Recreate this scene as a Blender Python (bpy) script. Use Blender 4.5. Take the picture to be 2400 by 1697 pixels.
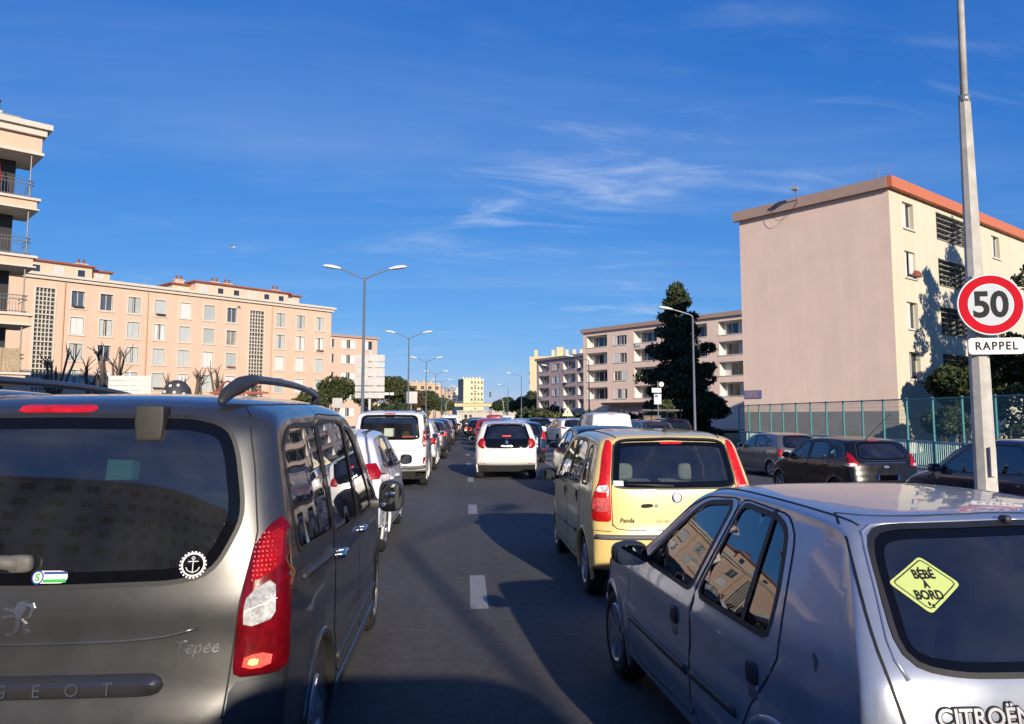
import bpy, bmesh, math, random
import numpy as np
from mathutils import Vector, Matrix
from mathutils.bvhtree import BVHTree
from mathutils.geometry import delaunay_2d_cdt

random.seed(7); RNG = np.random.default_rng(11)
SC = bpy.context.scene
for o in list(bpy.data.objects): bpy.data.objects.remove(o)
R_ = math.radians

# ------------------------------------------------------------------ camera
CAM_H = 1.70
cam = bpy.data.cameras.new('camera'); cam.sensor_width = 36.0; cam.lens = 27.12
cam.shift_y = -0.0181; cam.clip_start = 0.05; cam.clip_end = 6000
camo = bpy.data.objects.new('camera', cam); SC.collection.objects.link(camo)
camo.location = (0, 0, CAM_H)
camo.rotation_euler = (R_(90 + 5.37), 0, R_(-3.37))
SC.camera = camo

# ------------------------------------------------------------------ world, sun, exposure
SUN_EL, SUN_AZ = 17.5, 13.0      # the sun stands behind the camera, a little to the right
world = bpy.data.worlds.new('World'); SC.world = world; world.use_nodes = True
def build_world():
    nt = world.node_tree; N = nt.nodes; L = nt.links; N.clear()
    out = N.new('ShaderNodeOutputWorld'); bg = N.new('ShaderNodeBackground'); bg.inputs['Strength'].default_value = 0.105
    sky = N.new('ShaderNodeTexSky'); sky.sky_type = 'NISHITA'; sky.sun_disc = False
    sky.sun_elevation = R_(SUN_EL); sky.sun_rotation = R_(180 - SUN_AZ)
    sky.altitude = 300; sky.air_density = 1.0; sky.dust_density = 0.0; sky.ozone_density = 4.0
    # camera response of the phone on the clear sky: one curve per channel, the same everywhere
    sp = N.new('ShaderNodeSeparateColor'); cb_ = N.new('ShaderNodeCombineColor'); L.new(sky.outputs[0], sp.inputs[0])
    for ch, (pw, k) in enumerate(((1.20, .36), (.75, .395), (.45, .60))):
        a = N.new('ShaderNodeMath'); a.operation = 'MULTIPLY'; a.inputs[1].default_value = .105; L.new(sp.outputs[ch], a.inputs[0])
        p = N.new('ShaderNodeMath'); p.operation = 'POWER'; p.inputs[1].default_value = pw; L.new(a.outputs[0], p.inputs[0])
        q = N.new('ShaderNodeMath'); q.operation = 'MULTIPLY'; q.inputs[1].default_value = k / .105; L.new(p.outputs[0], q.inputs[0]); L.new(q.outputs[0], cb_.inputs[ch])
    # thin cirrus: project the view direction on a high plane and stretch the noise
    tc = N.new('ShaderNodeTexCoord'); sep = N.new('ShaderNodeSeparateXYZ'); L.new(tc.outputs['Generated'], sep.inputs[0])
    zc = N.new('ShaderNodeMath'); zc.operation = 'MAXIMUM'; L.new(sep.outputs['Z'], zc.inputs[0]); zc.inputs[1].default_value = 0.015
    za = N.new('ShaderNodeMath'); za.operation = 'ADD'; L.new(zc.outputs[0], za.inputs[0]); za.inputs[1].default_value = 0.12
    dx = N.new('ShaderNodeMath'); dx.operation = 'DIVIDE'; L.new(sep.outputs['X'], dx.inputs[0]); L.new(za.outputs[0], dx.inputs[1])
    dy = N.new('ShaderNodeMath'); dy.operation = 'DIVIDE'; L.new(sep.outputs['Y'], dy.inputs[0]); L.new(za.outputs[0], dy.inputs[1])
    cmb = N.new('ShaderNodeCombineXYZ'); L.new(dx.outputs[0], cmb.inputs[0]); L.new(dy.outputs[0], cmb.inputs[1])
    def noise(scale, rot, stretch, det, lo, hi, dist=0.0, loc=(0, 0, 0)):
        mp = N.new('ShaderNodeMapping'); mp.inputs['Scale'].default_value = stretch; mp.inputs['Rotation'].default_value = (0, 0, R_(rot)); mp.inputs['Location'].default_value = loc
        L.new(cmb.outputs[0], mp.inputs['Vector'])
        n = N.new('ShaderNodeTexNoise'); n.inputs['Scale'].default_value = scale; n.inputs['Detail'].default_value = det; n.inputs['Roughness'].default_value = 0.62; n.inputs['Distortion'].default_value = dist
        L.new(mp.outputs[0], n.inputs['Vector'])
        r = N.new('ShaderNodeMapRange'); r.interpolation_type = 'SMOOTHSTEP'; r.inputs['From Min'].default_value = lo; r.inputs['From Max'].default_value = hi
        L.new(n.outputs['Fac'], r.inputs['Value']); return r.outputs[0]
    wisps = noise(2.6, 14, (0.55, 1.5, 1), 9, 0.47, 0.84, 0.8, (3.046, 1.501, 0))
    patch = noise(0.55, 10, (1.0, 1.0, 1), 4, 0.42, 0.66, 0.3, (8.54, 2.75, 0))
    veil = noise(0.9, 18, (0.35, 1.3, 1), 5, 0.42, 0.95, 0.5, (1.2, 6.4, 0))
    m = N.new('ShaderNodeMath'); m.operation = 'MULTIPLY'; L.new(wisps, m.inputs[0]); L.new(patch, m.inputs[1])
    m2 = N.new('ShaderNodeMath'); m2.operation = 'MULTIPLY_ADD'; L.new(veil, m2.inputs[0]); m2.inputs[1].default_value = 0.24; 
    m1 = N.new('ShaderNodeMath'); m1.operation = 'MULTIPLY'; L.new(m.outputs[0], m1.inputs[0]); m1.inputs[1].default_value = 0.68
    L.new(m1.outputs[0], m2.inputs[2]); m2.use_clamp = True
    mix = N.new('ShaderNodeMix'); mix.data_type = 'RGBA'; mix.clamp_factor = True
    L.new(m2.outputs[0], mix.inputs['Factor']); L.new(cb_.outputs[0], mix.inputs['A']); mix.inputs['B'].default_value = (4.0, 4.6, 5.8, 1)
    L.new(mix.outputs['Result'], bg.inputs['Color']); L.new(bg.outputs[0], out.inputs['Surface'])
build_world()
sun = bpy.data.lights.new('sun', 'SUN'); sun.energy = 3.8; sun.angle = R_(0.53); sun.color = (1.0, 0.87, 0.70)
suno = bpy.data.objects.new('sun', sun); SC.collection.objects.link(suno)
_sd = Vector((math.sin(R_(SUN_AZ)) * math.cos(R_(SUN_EL)), -math.cos(R_(SUN_AZ)) * math.cos(R_(SUN_EL)), math.sin(R_(SUN_EL))))
suno.rotation_euler = _sd.to_track_quat('Z', 'Y').to_euler(); suno.location = _sd * 60
SC.view_settings.view_transform = 'Standard'; SC.view_settings.look = 'None'
SC.view_settings.exposure = 0.60; SC.view_settings.gamma = 1.0; SC.view_settings.use_curve_mapping = False
SC.render.engine = 'CYCLES'

# ------------------------------------------------------------------ materials
MATS = {}
def mat(name, col, rough=0.6, metal=0.0, coat=0.0, spec=0.5, var=0.0, vscale=8.0, bump=0.0, bscale=60.0, emit=None, estr=0.0, rvar=0.0, streak=0.0, coatr=0.03, detail=5):
    if name in MATS: return MATS[name]
    m = bpy.data.materials.new(name); m.use_nodes = True; nt = m.node_tree; N = nt.nodes; L = nt.links
    b = N['Principled BSDF']; b.inputs['Base Color'].default_value = (*col, 1); b.inputs['Roughness'].default_value = rough
    b.inputs['Metallic'].default_value = metal; b.inputs['Specular IOR Level'].default_value = spec
    b.inputs['Coat Weight'].default_value = coat; b.inputs['Coat Roughness'].default_value = coatr
    if emit: b.inputs['Emission Color'].default_value = (*emit, 1); b.inputs['Emission Strength'].default_value = estr
    if var or bump or rvar or streak:
        tc = N.new('ShaderNodeTexCoord')
        def nz(scale, det, stretch=None):
            n = N.new('ShaderNodeTexNoise'); n.inputs['Scale'].default_value = scale; n.inputs['Detail'].default_value = det; n.inputs['Roughness'].default_value = 0.6
            if stretch:
                mp = N.new('ShaderNodeMapping'); mp.inputs['Scale'].default_value = stretch; L.new(tc.outputs['Object'], mp.inputs[0]); L.new(mp.outputs[0], n.inputs['Vector'])
            else: L.new(tc.outputs['Object'], n.inputs['Vector'])
            return n
        if var or streak:
            cur = None
            def mul(fac_out, lo, hi, amt, cur):
                mr = N.new('ShaderNodeMapRange'); mr.inputs['From Min'].default_value = lo; mr.inputs['From Max'].default_value = hi
                mr.inputs['To Min'].default_value = 1 - amt; mr.inputs['To Max'].default_value = 1 + amt * 0.6; L.new(fac_out, mr.inputs['Value'])
                mx = N.new('ShaderNodeMix'); mx.data_type = 'RGBA'; mx.blend_type = 'MULTIPLY'; mx.inputs['Factor'].default_value = 1
                if cur is None: mx.inputs['A'].default_value = (*col, 1)
                else: L.new(cur, mx.inputs['A'])
                L.new(mr.outputs[0], mx.inputs['B']); return mx.outputs['Result']
            if var: cur = mul(nz(vscale, detail).outputs['Fac'], 0.3, 0.7, var, cur); cur = mul(nz(vscale * 0.17, 3).outputs['Fac'], 0.3, 0.7, var * 0.6, cur)
            if streak: cur = mul(nz(1.0, 6, (2.2, 2.2, 0.12)).outputs['Fac'], 0.35, 0.7, streak, cur)
            L.new(cur, b.inputs['Base Color'])
        if rvar:
            mr = N.new('ShaderNodeMapRange'); mr.inputs['From Min'].default_value = 0.3; mr.inputs['From Max'].default_value = 0.7
            mr.inputs['To Min'].default_value = max(0, rough - rvar); mr.inputs['To Max'].default_value = rough + rvar
            L.new(nz(5.0, 5).outputs['Fac'], mr.inputs['Value']); L.new(mr.outputs[0], b.inputs['Roughness'])
        if bump:
            bp = N.new('ShaderNodeBump'); bp.inputs['Strength'].default_value = bump; bp.inputs['Distance'].default_value = 0.02
            L.new(nz(bscale, 6).outputs['Fac'], bp.inputs['Height']); L.new(bp.outputs[0], b.inputs['Normal'])
    MATS[name] = m; return m

def glass_mat(name, tint=(0.32, 0.36, 0.36), base=0.045, wave=0.0):
    """thin pane: tinted see-through plus mirror reflection that grows at grazing angles"""
    if name in MATS: return MATS[name]
    m = bpy.data.materials.new(name); m.use_nodes = True; nt = m.node_tree; N = nt.nodes; L = nt.links; N.clear()
    out = N.new('ShaderNodeOutputMaterial'); tr = N.new('ShaderNodeBsdfTransparent'); tr.inputs[0].default_value = (*tint, 1)
    gl = N.new('ShaderNodeBsdfGlossy'); gl.inputs['Roughness'].default_value = 0.012; gl.inputs['Color'].default_value = (0.97, 0.98, 1, 1)
    fr = N.new('ShaderNodeFresnel'); fr.inputs['IOR'].default_value = 1.52
    ad = N.new('ShaderNodeMath'); ad.operation = 'MULTIPLY_ADD'; ad.inputs[1].default_value = 1.45; ad.inputs[2].default_value = base; ad.use_clamp = True
    L.new(fr.outputs[0], ad.inputs[0])
    if wave:
        tc = N.new('ShaderNodeTexCoord'); n = N.new('ShaderNodeTexNoise'); n.inputs['Scale'].default_value = 1.7; n.inputs['Detail'].default_value = 1
        L.new(tc.outputs['Object'], n.inputs['Vector'])
        bp = N.new('ShaderNodeBump'); bp.inputs['Strength'].default_value = wave; bp.inputs['Distance'].default_value = 0.05; L.new(n.outputs['Fac'], bp.inputs['Height']); L.new(bp.outputs[0], gl.inputs['Normal'])
    mx = N.new('ShaderNodeMixShader'); L.new(ad.outputs[0], mx.inputs[0]); L.new(tr.outputs[0], mx.inputs[1]); L.new(gl.outputs[0], mx.inputs[2])
    # thin film of road dust
    tc2 = N.new('ShaderNodeTexCoord'); dn = N.new('ShaderNodeTexNoise'); dn.inputs['Scale'].default_value = 3.5; dn.inputs['Detail'].default_value = 7; L.new(tc2.outputs['Object'], dn.inputs['Vector']); dr = N.new('ShaderNodeMapRange'); dr.inputs['From Min'].default_value = .3; dr.inputs['From Max'].default_value = .75; dr.inputs['To Min'].default_value = .01; dr.inputs['To Max'].default_value = .05; L.new(dn.outputs['Fac'], dr.inputs['Value'])
    df = N.new('ShaderNodeBsdfDiffuse'); df.inputs[0].default_value = (.42, .39, .35, 1); m3 = N.new('ShaderNodeMixShader'); L.new(dr.outputs[0], m3.inputs[0]); L.new(mx.outputs[0], m3.inputs[1]); L.new(df.outputs[0], m3.inputs[2]); L.new(m3.outputs[0], out.inputs[0])
    MATS[name] = m; return m

def paint(name, col, metal=0.0, rough=0.35, dirt=0.06, coat=0.85):
    return mat('paint_' + name, col, rough, metal, coat, 0.5, var=dirt, vscale=3.0, rvar=0.05, coatr=0.04)

M_GLASS = glass_mat('car_glass'); M_GLASS_DK = glass_mat('privacy_glass', (0.06, 0.065, 0.07), 0.06)
M_GLASS_CL = glass_mat('clear_glass', (0.78, 0.86, 0.82), 0.03)
M_FARGLASS = mat('dark_window_glass', (0.012, 0.014, 0.016), 0.03, 0, 0, 0.9)
M_RUBBER = mat('black_rubber', (0.018, 0.018, 0.019), 0.55, var=0.2, vscale=20)
M_FRIT = mat('black_glass_border', (0.004, 0.004, 0.005), 0.04, spec=0.3)
M_TYRE = mat('tyre_rubber', (0.028, 0.027, 0.026), 0.85, var=0.25, vscale=25, bump=0.3, bscale=90)
M_RIM = mat('alloy', (0.42, 0.42, 0.43), 0.35, 0.8, var=0.15)
M_RIMD = mat('dusty_hubcap', (0.30, 0.29, 0.28), 0.5, 0.5, var=0.2)
M_PLASTIC = mat('grey_black_plastic', (0.035, 0.035, 0.037), 0.5, var=0.15, vscale=15, bump=0.05, bscale=200)
M_UNDER = mat('underbody_black', (0.012, 0.012, 0.012), 0.9)
M_SEAM = mat('shut_line_black', (0.006, 0.006, 0.006), 0.7)
M_CABIN = mat('dark_cabin_fabric', (0.022, 0.023, 0.025), 0.85, var=0.2, vscale=20)
M_CHROME = mat('chrome', (0.75, 0.75, 0.77), 0.12, 1.0)
M_SILVERB = mat('badge_silver', (0.62, 0.62, 0.64), 0.22, 1.0)
M_WHITE = mat('white_print', (0.78, 0.78, 0.76), 0.45)
M_BLACKP = mat('black_print', (0.02, 0.022, 0.025), 0.6, spec=0.12)
M_PLATE = mat('number_plate_white', (0.74, 0.74, 0.72), 0.35)
M_PLATEB = mat('number_plate_blue', (0.03, 0.08, 0.40), 0.35)
def lens_mat(name, col, emit=None, estr=0.0, cell=120.0, bump=0.35):
    m = mat(name, col, 0.22, 0, 0.35, 0.35, var=0.35, vscale=30, bump=bump, bscale=cell, emit=emit, estr=estr); return m
M_RED = lens_mat('red_lens', (0.34, 0.004, 0.010))
M_REDF = lens_mat('flat_red_lens', (0.62, 0.012, 0.014), bump=0.05)
M_REDLIT = lens_mat('lit_red_lens', (0.6, 0.01, 0.01), (1.0, 0.05, 0.03), 1.6)
M_REDHOT = lens_mat('glowing_bulb', (0.9, 0.2, 0.02), (1.0, 0.42, 0.05), 6.0)
M_CLEAR = mat('clear_lens', (0.72, 0.72, 0.70), 0.12, 0.35, 1.0, 0.6, var=0.5, vscale=45, bump=0.5, bscale=110)
M_AMBER = lens_mat('amber_lens', (0.6, 0.22, 0.03))

# ------------------------------------------------------------------ object helpers
COL = SC.collection
def link(name, me, parent=None, loc=None, rot=None):
    o = bpy.data.objects.new(name, me); COL.objects.link(o)
    if parent is not None: o.parent = parent
    if loc is not None: o.location = loc
    if rot is not None: o.rotation_euler = rot
    return o
def thing(name, label, cat, loc=(0, 0, 0), rz=0.0, group=None):
    o = link(name, None, None, loc, (0, 0, rz)); o.empty_display_size = 0.2
    o['label'] = label; o['category'] = cat
    if group: o['group'] = group
    return o
def tag(o, label, cat, group=None):
    o['label'] = label; o['category'] = cat
    if group: o['group'] = group
    return o
class MB:
    """collects polygons, several materials by index"""
    def __init__(s): s.v = []; s.f = []; s.m = []
    def add(s, vs, fs, mi=0):
        n = len(s.v); s.v.extend([tuple(map(float, p)) for p in vs]); s.f.extend([tuple(int(i) + n for i in f) for f in fs]); s.m.extend([mi] * len(fs)); return s
    def box(s, x0, x1, y0, y1, z0, z1, mi=0):
        return s.add([(x0, y0, z0), (x1, y0, z0), (x1, y1, z0), (x0, y1, z0), (x0, y0, z1), (x1, y0, z1), (x1, y1, z1), (x0, y1, z1)],
                     [(0, 3, 2, 1), (4, 5, 6, 7), (0, 1, 5, 4), (1, 2, 6, 5), (2, 3, 7, 6), (3, 0, 4, 7)], mi)
    def obox(s, o, u, v, w, mi=0):
        """box from corner o along three vectors"""
        o, u, v, w = (np.array(a, float) for a in (o, u, v, w))
        c = [o, o + u, o + u + v, o + v]; c += [p + w for p in c]
        fs = [(0, 3, 2, 1), (4, 5, 6, 7), (0, 1, 5, 4), (1, 2, 6, 5), (2, 3, 7, 6), (3, 0, 4, 7)]
        if np.dot(np.cross(u, v), w) < 0: fs = [tuple(reversed(f)) for f in fs]
        return s.add(c, fs, mi)
    def tube(s, pts, rad, n=10, mi=0, cap=True):
        pts = [np.array(p, float) for p in pts]; rs = rad if hasattr(rad, '__len__') else [rad] * len(pts)
        vs = []; up = None
        for i, p in enumerate(pts):
            t = pts[min(i + 1, len(pts) - 1)] - pts[max(i - 1, 0)]; t /= (np.linalg.norm(t) + 1e-9)
            if up is None: up = np.array([0, 0, 1.0]) if abs(t[2]) < 0.9 else np.array([1.0, 0, 0])
            a = np.cross(up, t); a /= (np.linalg.norm(a) + 1e-9); b = np.cross(t, a); up = b
            for k in range(n):
                an = 2 * math.pi * k / n; vs.append(p + rs[i] * (math.cos(an) * a + math.sin(an) * b))
        fs = [(i * n + k, i * n + (k + 1) % n, (i + 1) * n + (k + 1) % n, (i + 1) * n + k) for i in range(len(pts) - 1) for k in range(n)]
        if cap: fs.append(tuple(range(n - 1, -1, -1))); fs.append(tuple((len(pts) - 1) * n + k for k in range(n)))
        return s.add(vs, fs, mi)
    def lathe(s, prof, n=24, axis='z', c=(0, 0, 0), mi=0):
        """prof: list of (radius, height along axis)"""
        vs = []
        for r, hh in prof:
            for k in range(n):
                a = 2 * math.pi * k / n; p = (r * math.cos(a), r * math.sin(a), hh)
                if axis == 'x': p = (p[2], p[0], p[1])
                elif axis == 'y': p = (p[1], p[2], p[0])
                vs.append((p[0] + c[0], p[1] + c[1], p[2] + c[2]))
        fs = [(i * n + k, i * n + (k + 1) % n, (i + 1) * n + (k + 1) % n, (i + 1) * n + k) for i in range(len(prof) - 1) for k in range(n)]
        return s.add(vs, fs, mi)
    def rbox(s, x0, x1, y0, y1, z0, z1, r=0.03, mi=0):
        """box with chamfered edges"""
        bm = bmesh.new(); bmesh.ops.create_cube(bm, size=1)
        for v in bm.verts: v.co = ((x0 + x1) / 2 + v.co.x * (x1 - x0), (y0 + y1) / 2 + v.co.y * (y1 - y0), (z0 + z1) / 2 + v.co.z * (z1 - z0))
        r = min(r, 0.45 * min(x1 - x0, y1 - y0, z1 - z0))
        bmesh.ops.bevel(bm, geom=bm.edges[:], offset=r, segments=2, affect='EDGES', profile=0.5)
        bm.verts.ensure_lookup_table(); s.add([v.co[:] for v in bm.verts], [[v.index for v in f.verts] for f in bm.faces], mi); bm.free(); return s
    def mesh(s, name, mats, smooth=False, weld=0.0, sharp=None):
        me = bpy.data.meshes.new(name); me.from_pydata(s.v, [], s.f)
        for m in (mats if isinstance(mats, (list, tuple)) else [mats]): me.materials.append(m)
        if any(s.m): me.polygons.foreach_set('material_index', s.m)
        if weld:
            bm = bmesh.new(); bm.from_mesh(me); bmesh.ops.remove_doubles(bm, verts=bm.verts, dist=weld); bm.to_mesh(me); bm.free()
        if smooth: me.polygons.foreach_set('use_smooth', [True] * len(me.polygons))
        if sharp: me.set_sharp_from_angle(angle=R_(sharp))
        me.update(); return me
    def build(s, name, mats, parent=None, smooth=False, loc=None, rot=None, weld=0.0, sharp=None):
        return link(name, s.mesh(name, mats, smooth, weld, sharp), parent, loc, rot)
def copy_tree(o, parent=None):
    c = o.copy(); COL.objects.link(c); c.parent = parent
    for ch in o.children: copy_tree(ch, c)
    return c
def pip(P, poly):
    """points in polygon, vectorised"""
    P = np.asarray(P, float); poly = np.asarray(poly, float); x, y = P[:, 0], P[:, 1]; ins = np.zeros(len(P), bool)
    j = len(poly) - 1
    for i in range(len(poly)):
        xi, yi = poly[i]; xj, yj = poly[j]
        c = (yi > y) != (yj > y)
        with np.errstate(divide='ignore', invalid='ignore'): ins ^= c & (x < (xj - xi) * (y - yi) / (yj - yi + 1e-15) + xi)
        j = i
    return ins
def dist_poly(P, poly):
    P = np.asarray(P, float); poly = np.asarray(poly, float); A = poly; B = np.roll(poly, -1, 0); d = np.full(len(P), 1e9)
    for a, b in zip(A, B):
        ab = b - a; t = np.clip(((P - a) @ ab) / (ab @ ab + 1e-15), 0, 1); d = np.minimum(d, np.linalg.norm(P - (a + t[:, None] * ab), axis=1))
    return d
def chaikin(p, n=2, closed=True):
    p = np.asarray(p, float)
    for _ in range(n):
        q = np.roll(p, -1, 0); a = 0.75 * p + 0.25 * q; b = 0.25 * p + 0.75 * q
        if not closed: a = a[:-1]; b = b[:-1]; r = np.empty((2 * len(a), p.shape[1])); r[0::2] = a; r[1::2] = b; p = np.vstack([p[:1], r, p[-1:]])
        else: r = np.empty((2 * len(a), p.shape[1])); r[0::2] = a; r[1::2] = b; p = r
    return p
def resample(p, ds, closed=True):
    p = np.asarray(p, float); q = np.vstack([p, p[:1]]) if closed else p
    L = np.concatenate([[0], np.cumsum(np.linalg.norm(np.diff(q, axis=0), axis=1))]); n = max(6, int(round(L[-1] / ds)))
    t = np.linspace(0, L[-1], n + 1)[:-1] if closed else np.linspace(0, L[-1], n + 1)
    return np.column_stack([np.interp(t, L, q[:, k]) for k in range(p.shape[1])])
def area2(p): p = np.asarray(p); q = np.roll(p, -1, 0); return 0.5 * np.sum(p[:, 0] * q[:, 1] - q[:, 0] * p[:, 1])
def inset(p, d):
    """offset a closed polygon inward by d along averaged normals"""
    p = np.asarray(p, float); e = np.roll(p, -1, 0) - p; e /= (np.linalg.norm(e, axis=1, keepdims=True) + 1e-12); s = 1 if area2(p) > 0 else -1
    n = np.column_stack([-e[:, 1], e[:, 0]]) * s; m = n + np.roll(n, 1, 0); m /= (np.linalg.norm(m, axis=1, keepdims=True) + 1e-12)
    c = np.clip(np.sum(m * n, axis=1), 0.5, 1); return p + m * (d / c)[:, None]
def rpoly(pts, r=0.05, ds=0.025):
    """polygon with filleted corners (radius about r), evenly sampled"""
    if isinstance(r, int): r = {0: 0.0, 1: 0.03, 2: 0.055}[r]
    p = np.asarray(pts, float); n = len(p); out = []
    for i in range(n):
        a, b, c = p[i - 1], p[i], p[(i + 1) % n]; la = np.linalg.norm(a - b); lc = np.linalg.norm(c - b)
        if r <= 0: out.append(b); continue
        p0 = b + (a - b) * min(r, la * 0.45) / (la + 1e-9); p1 = b + (c - b) * min(r, lc * 0.45) / (lc + 1e-9)
        for t in (0, .25, .5, .75, 1): out.append((1 - t) ** 2 * p0 + 2 * t * (1 - t) * b + t * t * p1)
    return resample(np.array(out), ds)
def fill2d(poly, g, holes=(), extra_edges=()):
    """triangulate a polygon with interior grid points; returns 2-D points and triangles"""
    poly = np.asarray(poly, float); lo = poly.min(0); hi = poly.max(0)
    V = [tuple(p) for p in poly]; n = len(V); E = [(i, (i + 1) % n) for i in range(n)]
    bounds = [poly]
    for h in list(holes) + list(extra_edges):
        h = np.asarray(h, float); k = len(V); V += [tuple(p) for p in h]; E += [(k + i, k + (i + 1) % len(h)) for i in range(len(h))]; bounds.append(h)
    xs = np.arange(lo[0] + g * 0.5, hi[0], g); ys = np.arange(lo[1] + g * 0.5, hi[1], g)
    if len(xs) and len(ys):
        G = np.array([(x + (g * 0.25 if j % 2 else -g * 0.25), y) for j, y in enumerate(ys) for x in xs]); k = pip(G, poly)
        for b in bounds: k &= dist_poly(G, b) > g * 0.45
        V += [tuple(p) for p in G[k]]
    r = delaunay_2d_cdt([Vector(v) for v in V], E, [], 0, 1e-6)
    P = np.array([v[:] for v in r[0]]); T = np.array([f[:] for f in r[2]]); c = P[T].mean(1); k = pip(c, poly)
    for h in holes: k &= ~pip(c, h)
    return P, T[k], c[k]
def text_mesh(s, size, name, extrude=0.002, shear=0.0, spacing=1.0, bold=0.0):
    cu = bpy.data.curves.new(name, 'FONT'); cu.body = s; cu.size = size; cu.align_x = 'CENTER'; cu.align_y = 'CENTER'; cu.extrude = extrude; cu.shear = shear; cu.space_character = spacing; cu.offset = bold; cu.resolution_u = 4
    o = bpy.data.objects.new(name, cu); COL.objects.link(o); bpy.context.view_layer.update()
    me = bpy.data.meshes.new_from_object(o.evaluated_get(bpy.context.evaluated_depsgraph_get())); bpy.data.objects.remove(o); bpy.data.curves.remove(cu); me.name = name
    return me
# ------------------------------------------------------------------ car builder
def sellip(mb, c, r, e=0.5, n=12, mi=0, m=None):
    """rounded box: superellipsoid; m optionally maps a point"""
    vs = []; fs = []; f = lambda w, ex: math.copysign(abs(w) ** ex, w)
    for i in range(n + 1):
        ph = -math.pi / 2 + math.pi * i / n
        for k in range(2 * n):
            th = math.pi * k / n; p = (f(math.cos(ph), e) * f(math.cos(th), e) * r[0], f(math.cos(ph), e) * f(math.sin(th), e) * r[1], f(math.sin(ph), e) * r[2])
            if m: p = m(p)
            vs.append((p[0] + c[0], p[1] + c[1], p[2] + c[2]))
    for i in range(n):
        for k in range(2 * n):
            a = i * 2 * n + k; b = i * 2 * n + (k + 1) % (2 * n); fs.append((a, b, b + 2 * n, a + 2 * n))
    return mb.add(vs, fs, mi)

def make_wheel_mesh(rt, wt, rr, spokes, key):
    """tyre and rim with the axle on x, outer face at +x"""
    t = MB(); h = wt / 2; s = rt - rr
    t.lathe([(rr - .01, h - .02), (rr, h - .008), (rr + s * .3, h + .004), (rr + s * .65, h), (rt - .015, h - .018), (rt - .002, h - .04), (rt, 0), (rt - .002, -h + .04), (rt - .015, -h + .018), (rr + s * .4, -h), (rr - .01, -h + .02)], 36, 'x')
    for q in (-.055, -.02, .02, .055):
        t.lathe([(rt + .001, q - .004), (rt + .0012, q), (rt + .001, q + .004)], 36, 'x', mi=1)
    r = MB(); r.lathe([(rr, h - .01), (rr - .012, h + .002), (rr - .03, h - .012), (rr - .04, h - .05)], 36, 'x')
    r.lathe([(rr - .02, h - .055), (.02, h - .06), (.0, h - .06)], 24, 'x', mi=1)
    r.lathe([(.055, h - .05), (.05, h - .012), (.0, h - .008)], 16, 'x')
    for k in range(spokes):
        a = 2 * math.pi * k / spokes; ca, sa = math.cos(a), math.sin(a); wid0, wid1 = .032, .048 if spokes < 8 else .03
        pts = []
        for (q, w, x) in ((.04, wid0, h - .012), (rr - .02, wid1, h - .004)):
            for sg in (-1, 1):
                pts.append((x, q * ca - sg * w * sa * .5 * 2 / 2, q * sa + sg * w * ca * .5 * 2 / 2)); pts.append((x - .05, q * ca - sg * w * sa * .7, q * sa + sg * w * ca * .7))
        r.add(pts, [(0, 2, 6, 4), (0, 4, 5, 1), (2, 3, 7, 6), (4, 6, 7, 5)])
    return t.mesh('wheel', [M_TYRE, M_UNDER], True), r.mesh('rim', [M_RIM, M_UNDER], True, sharp=35)

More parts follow.
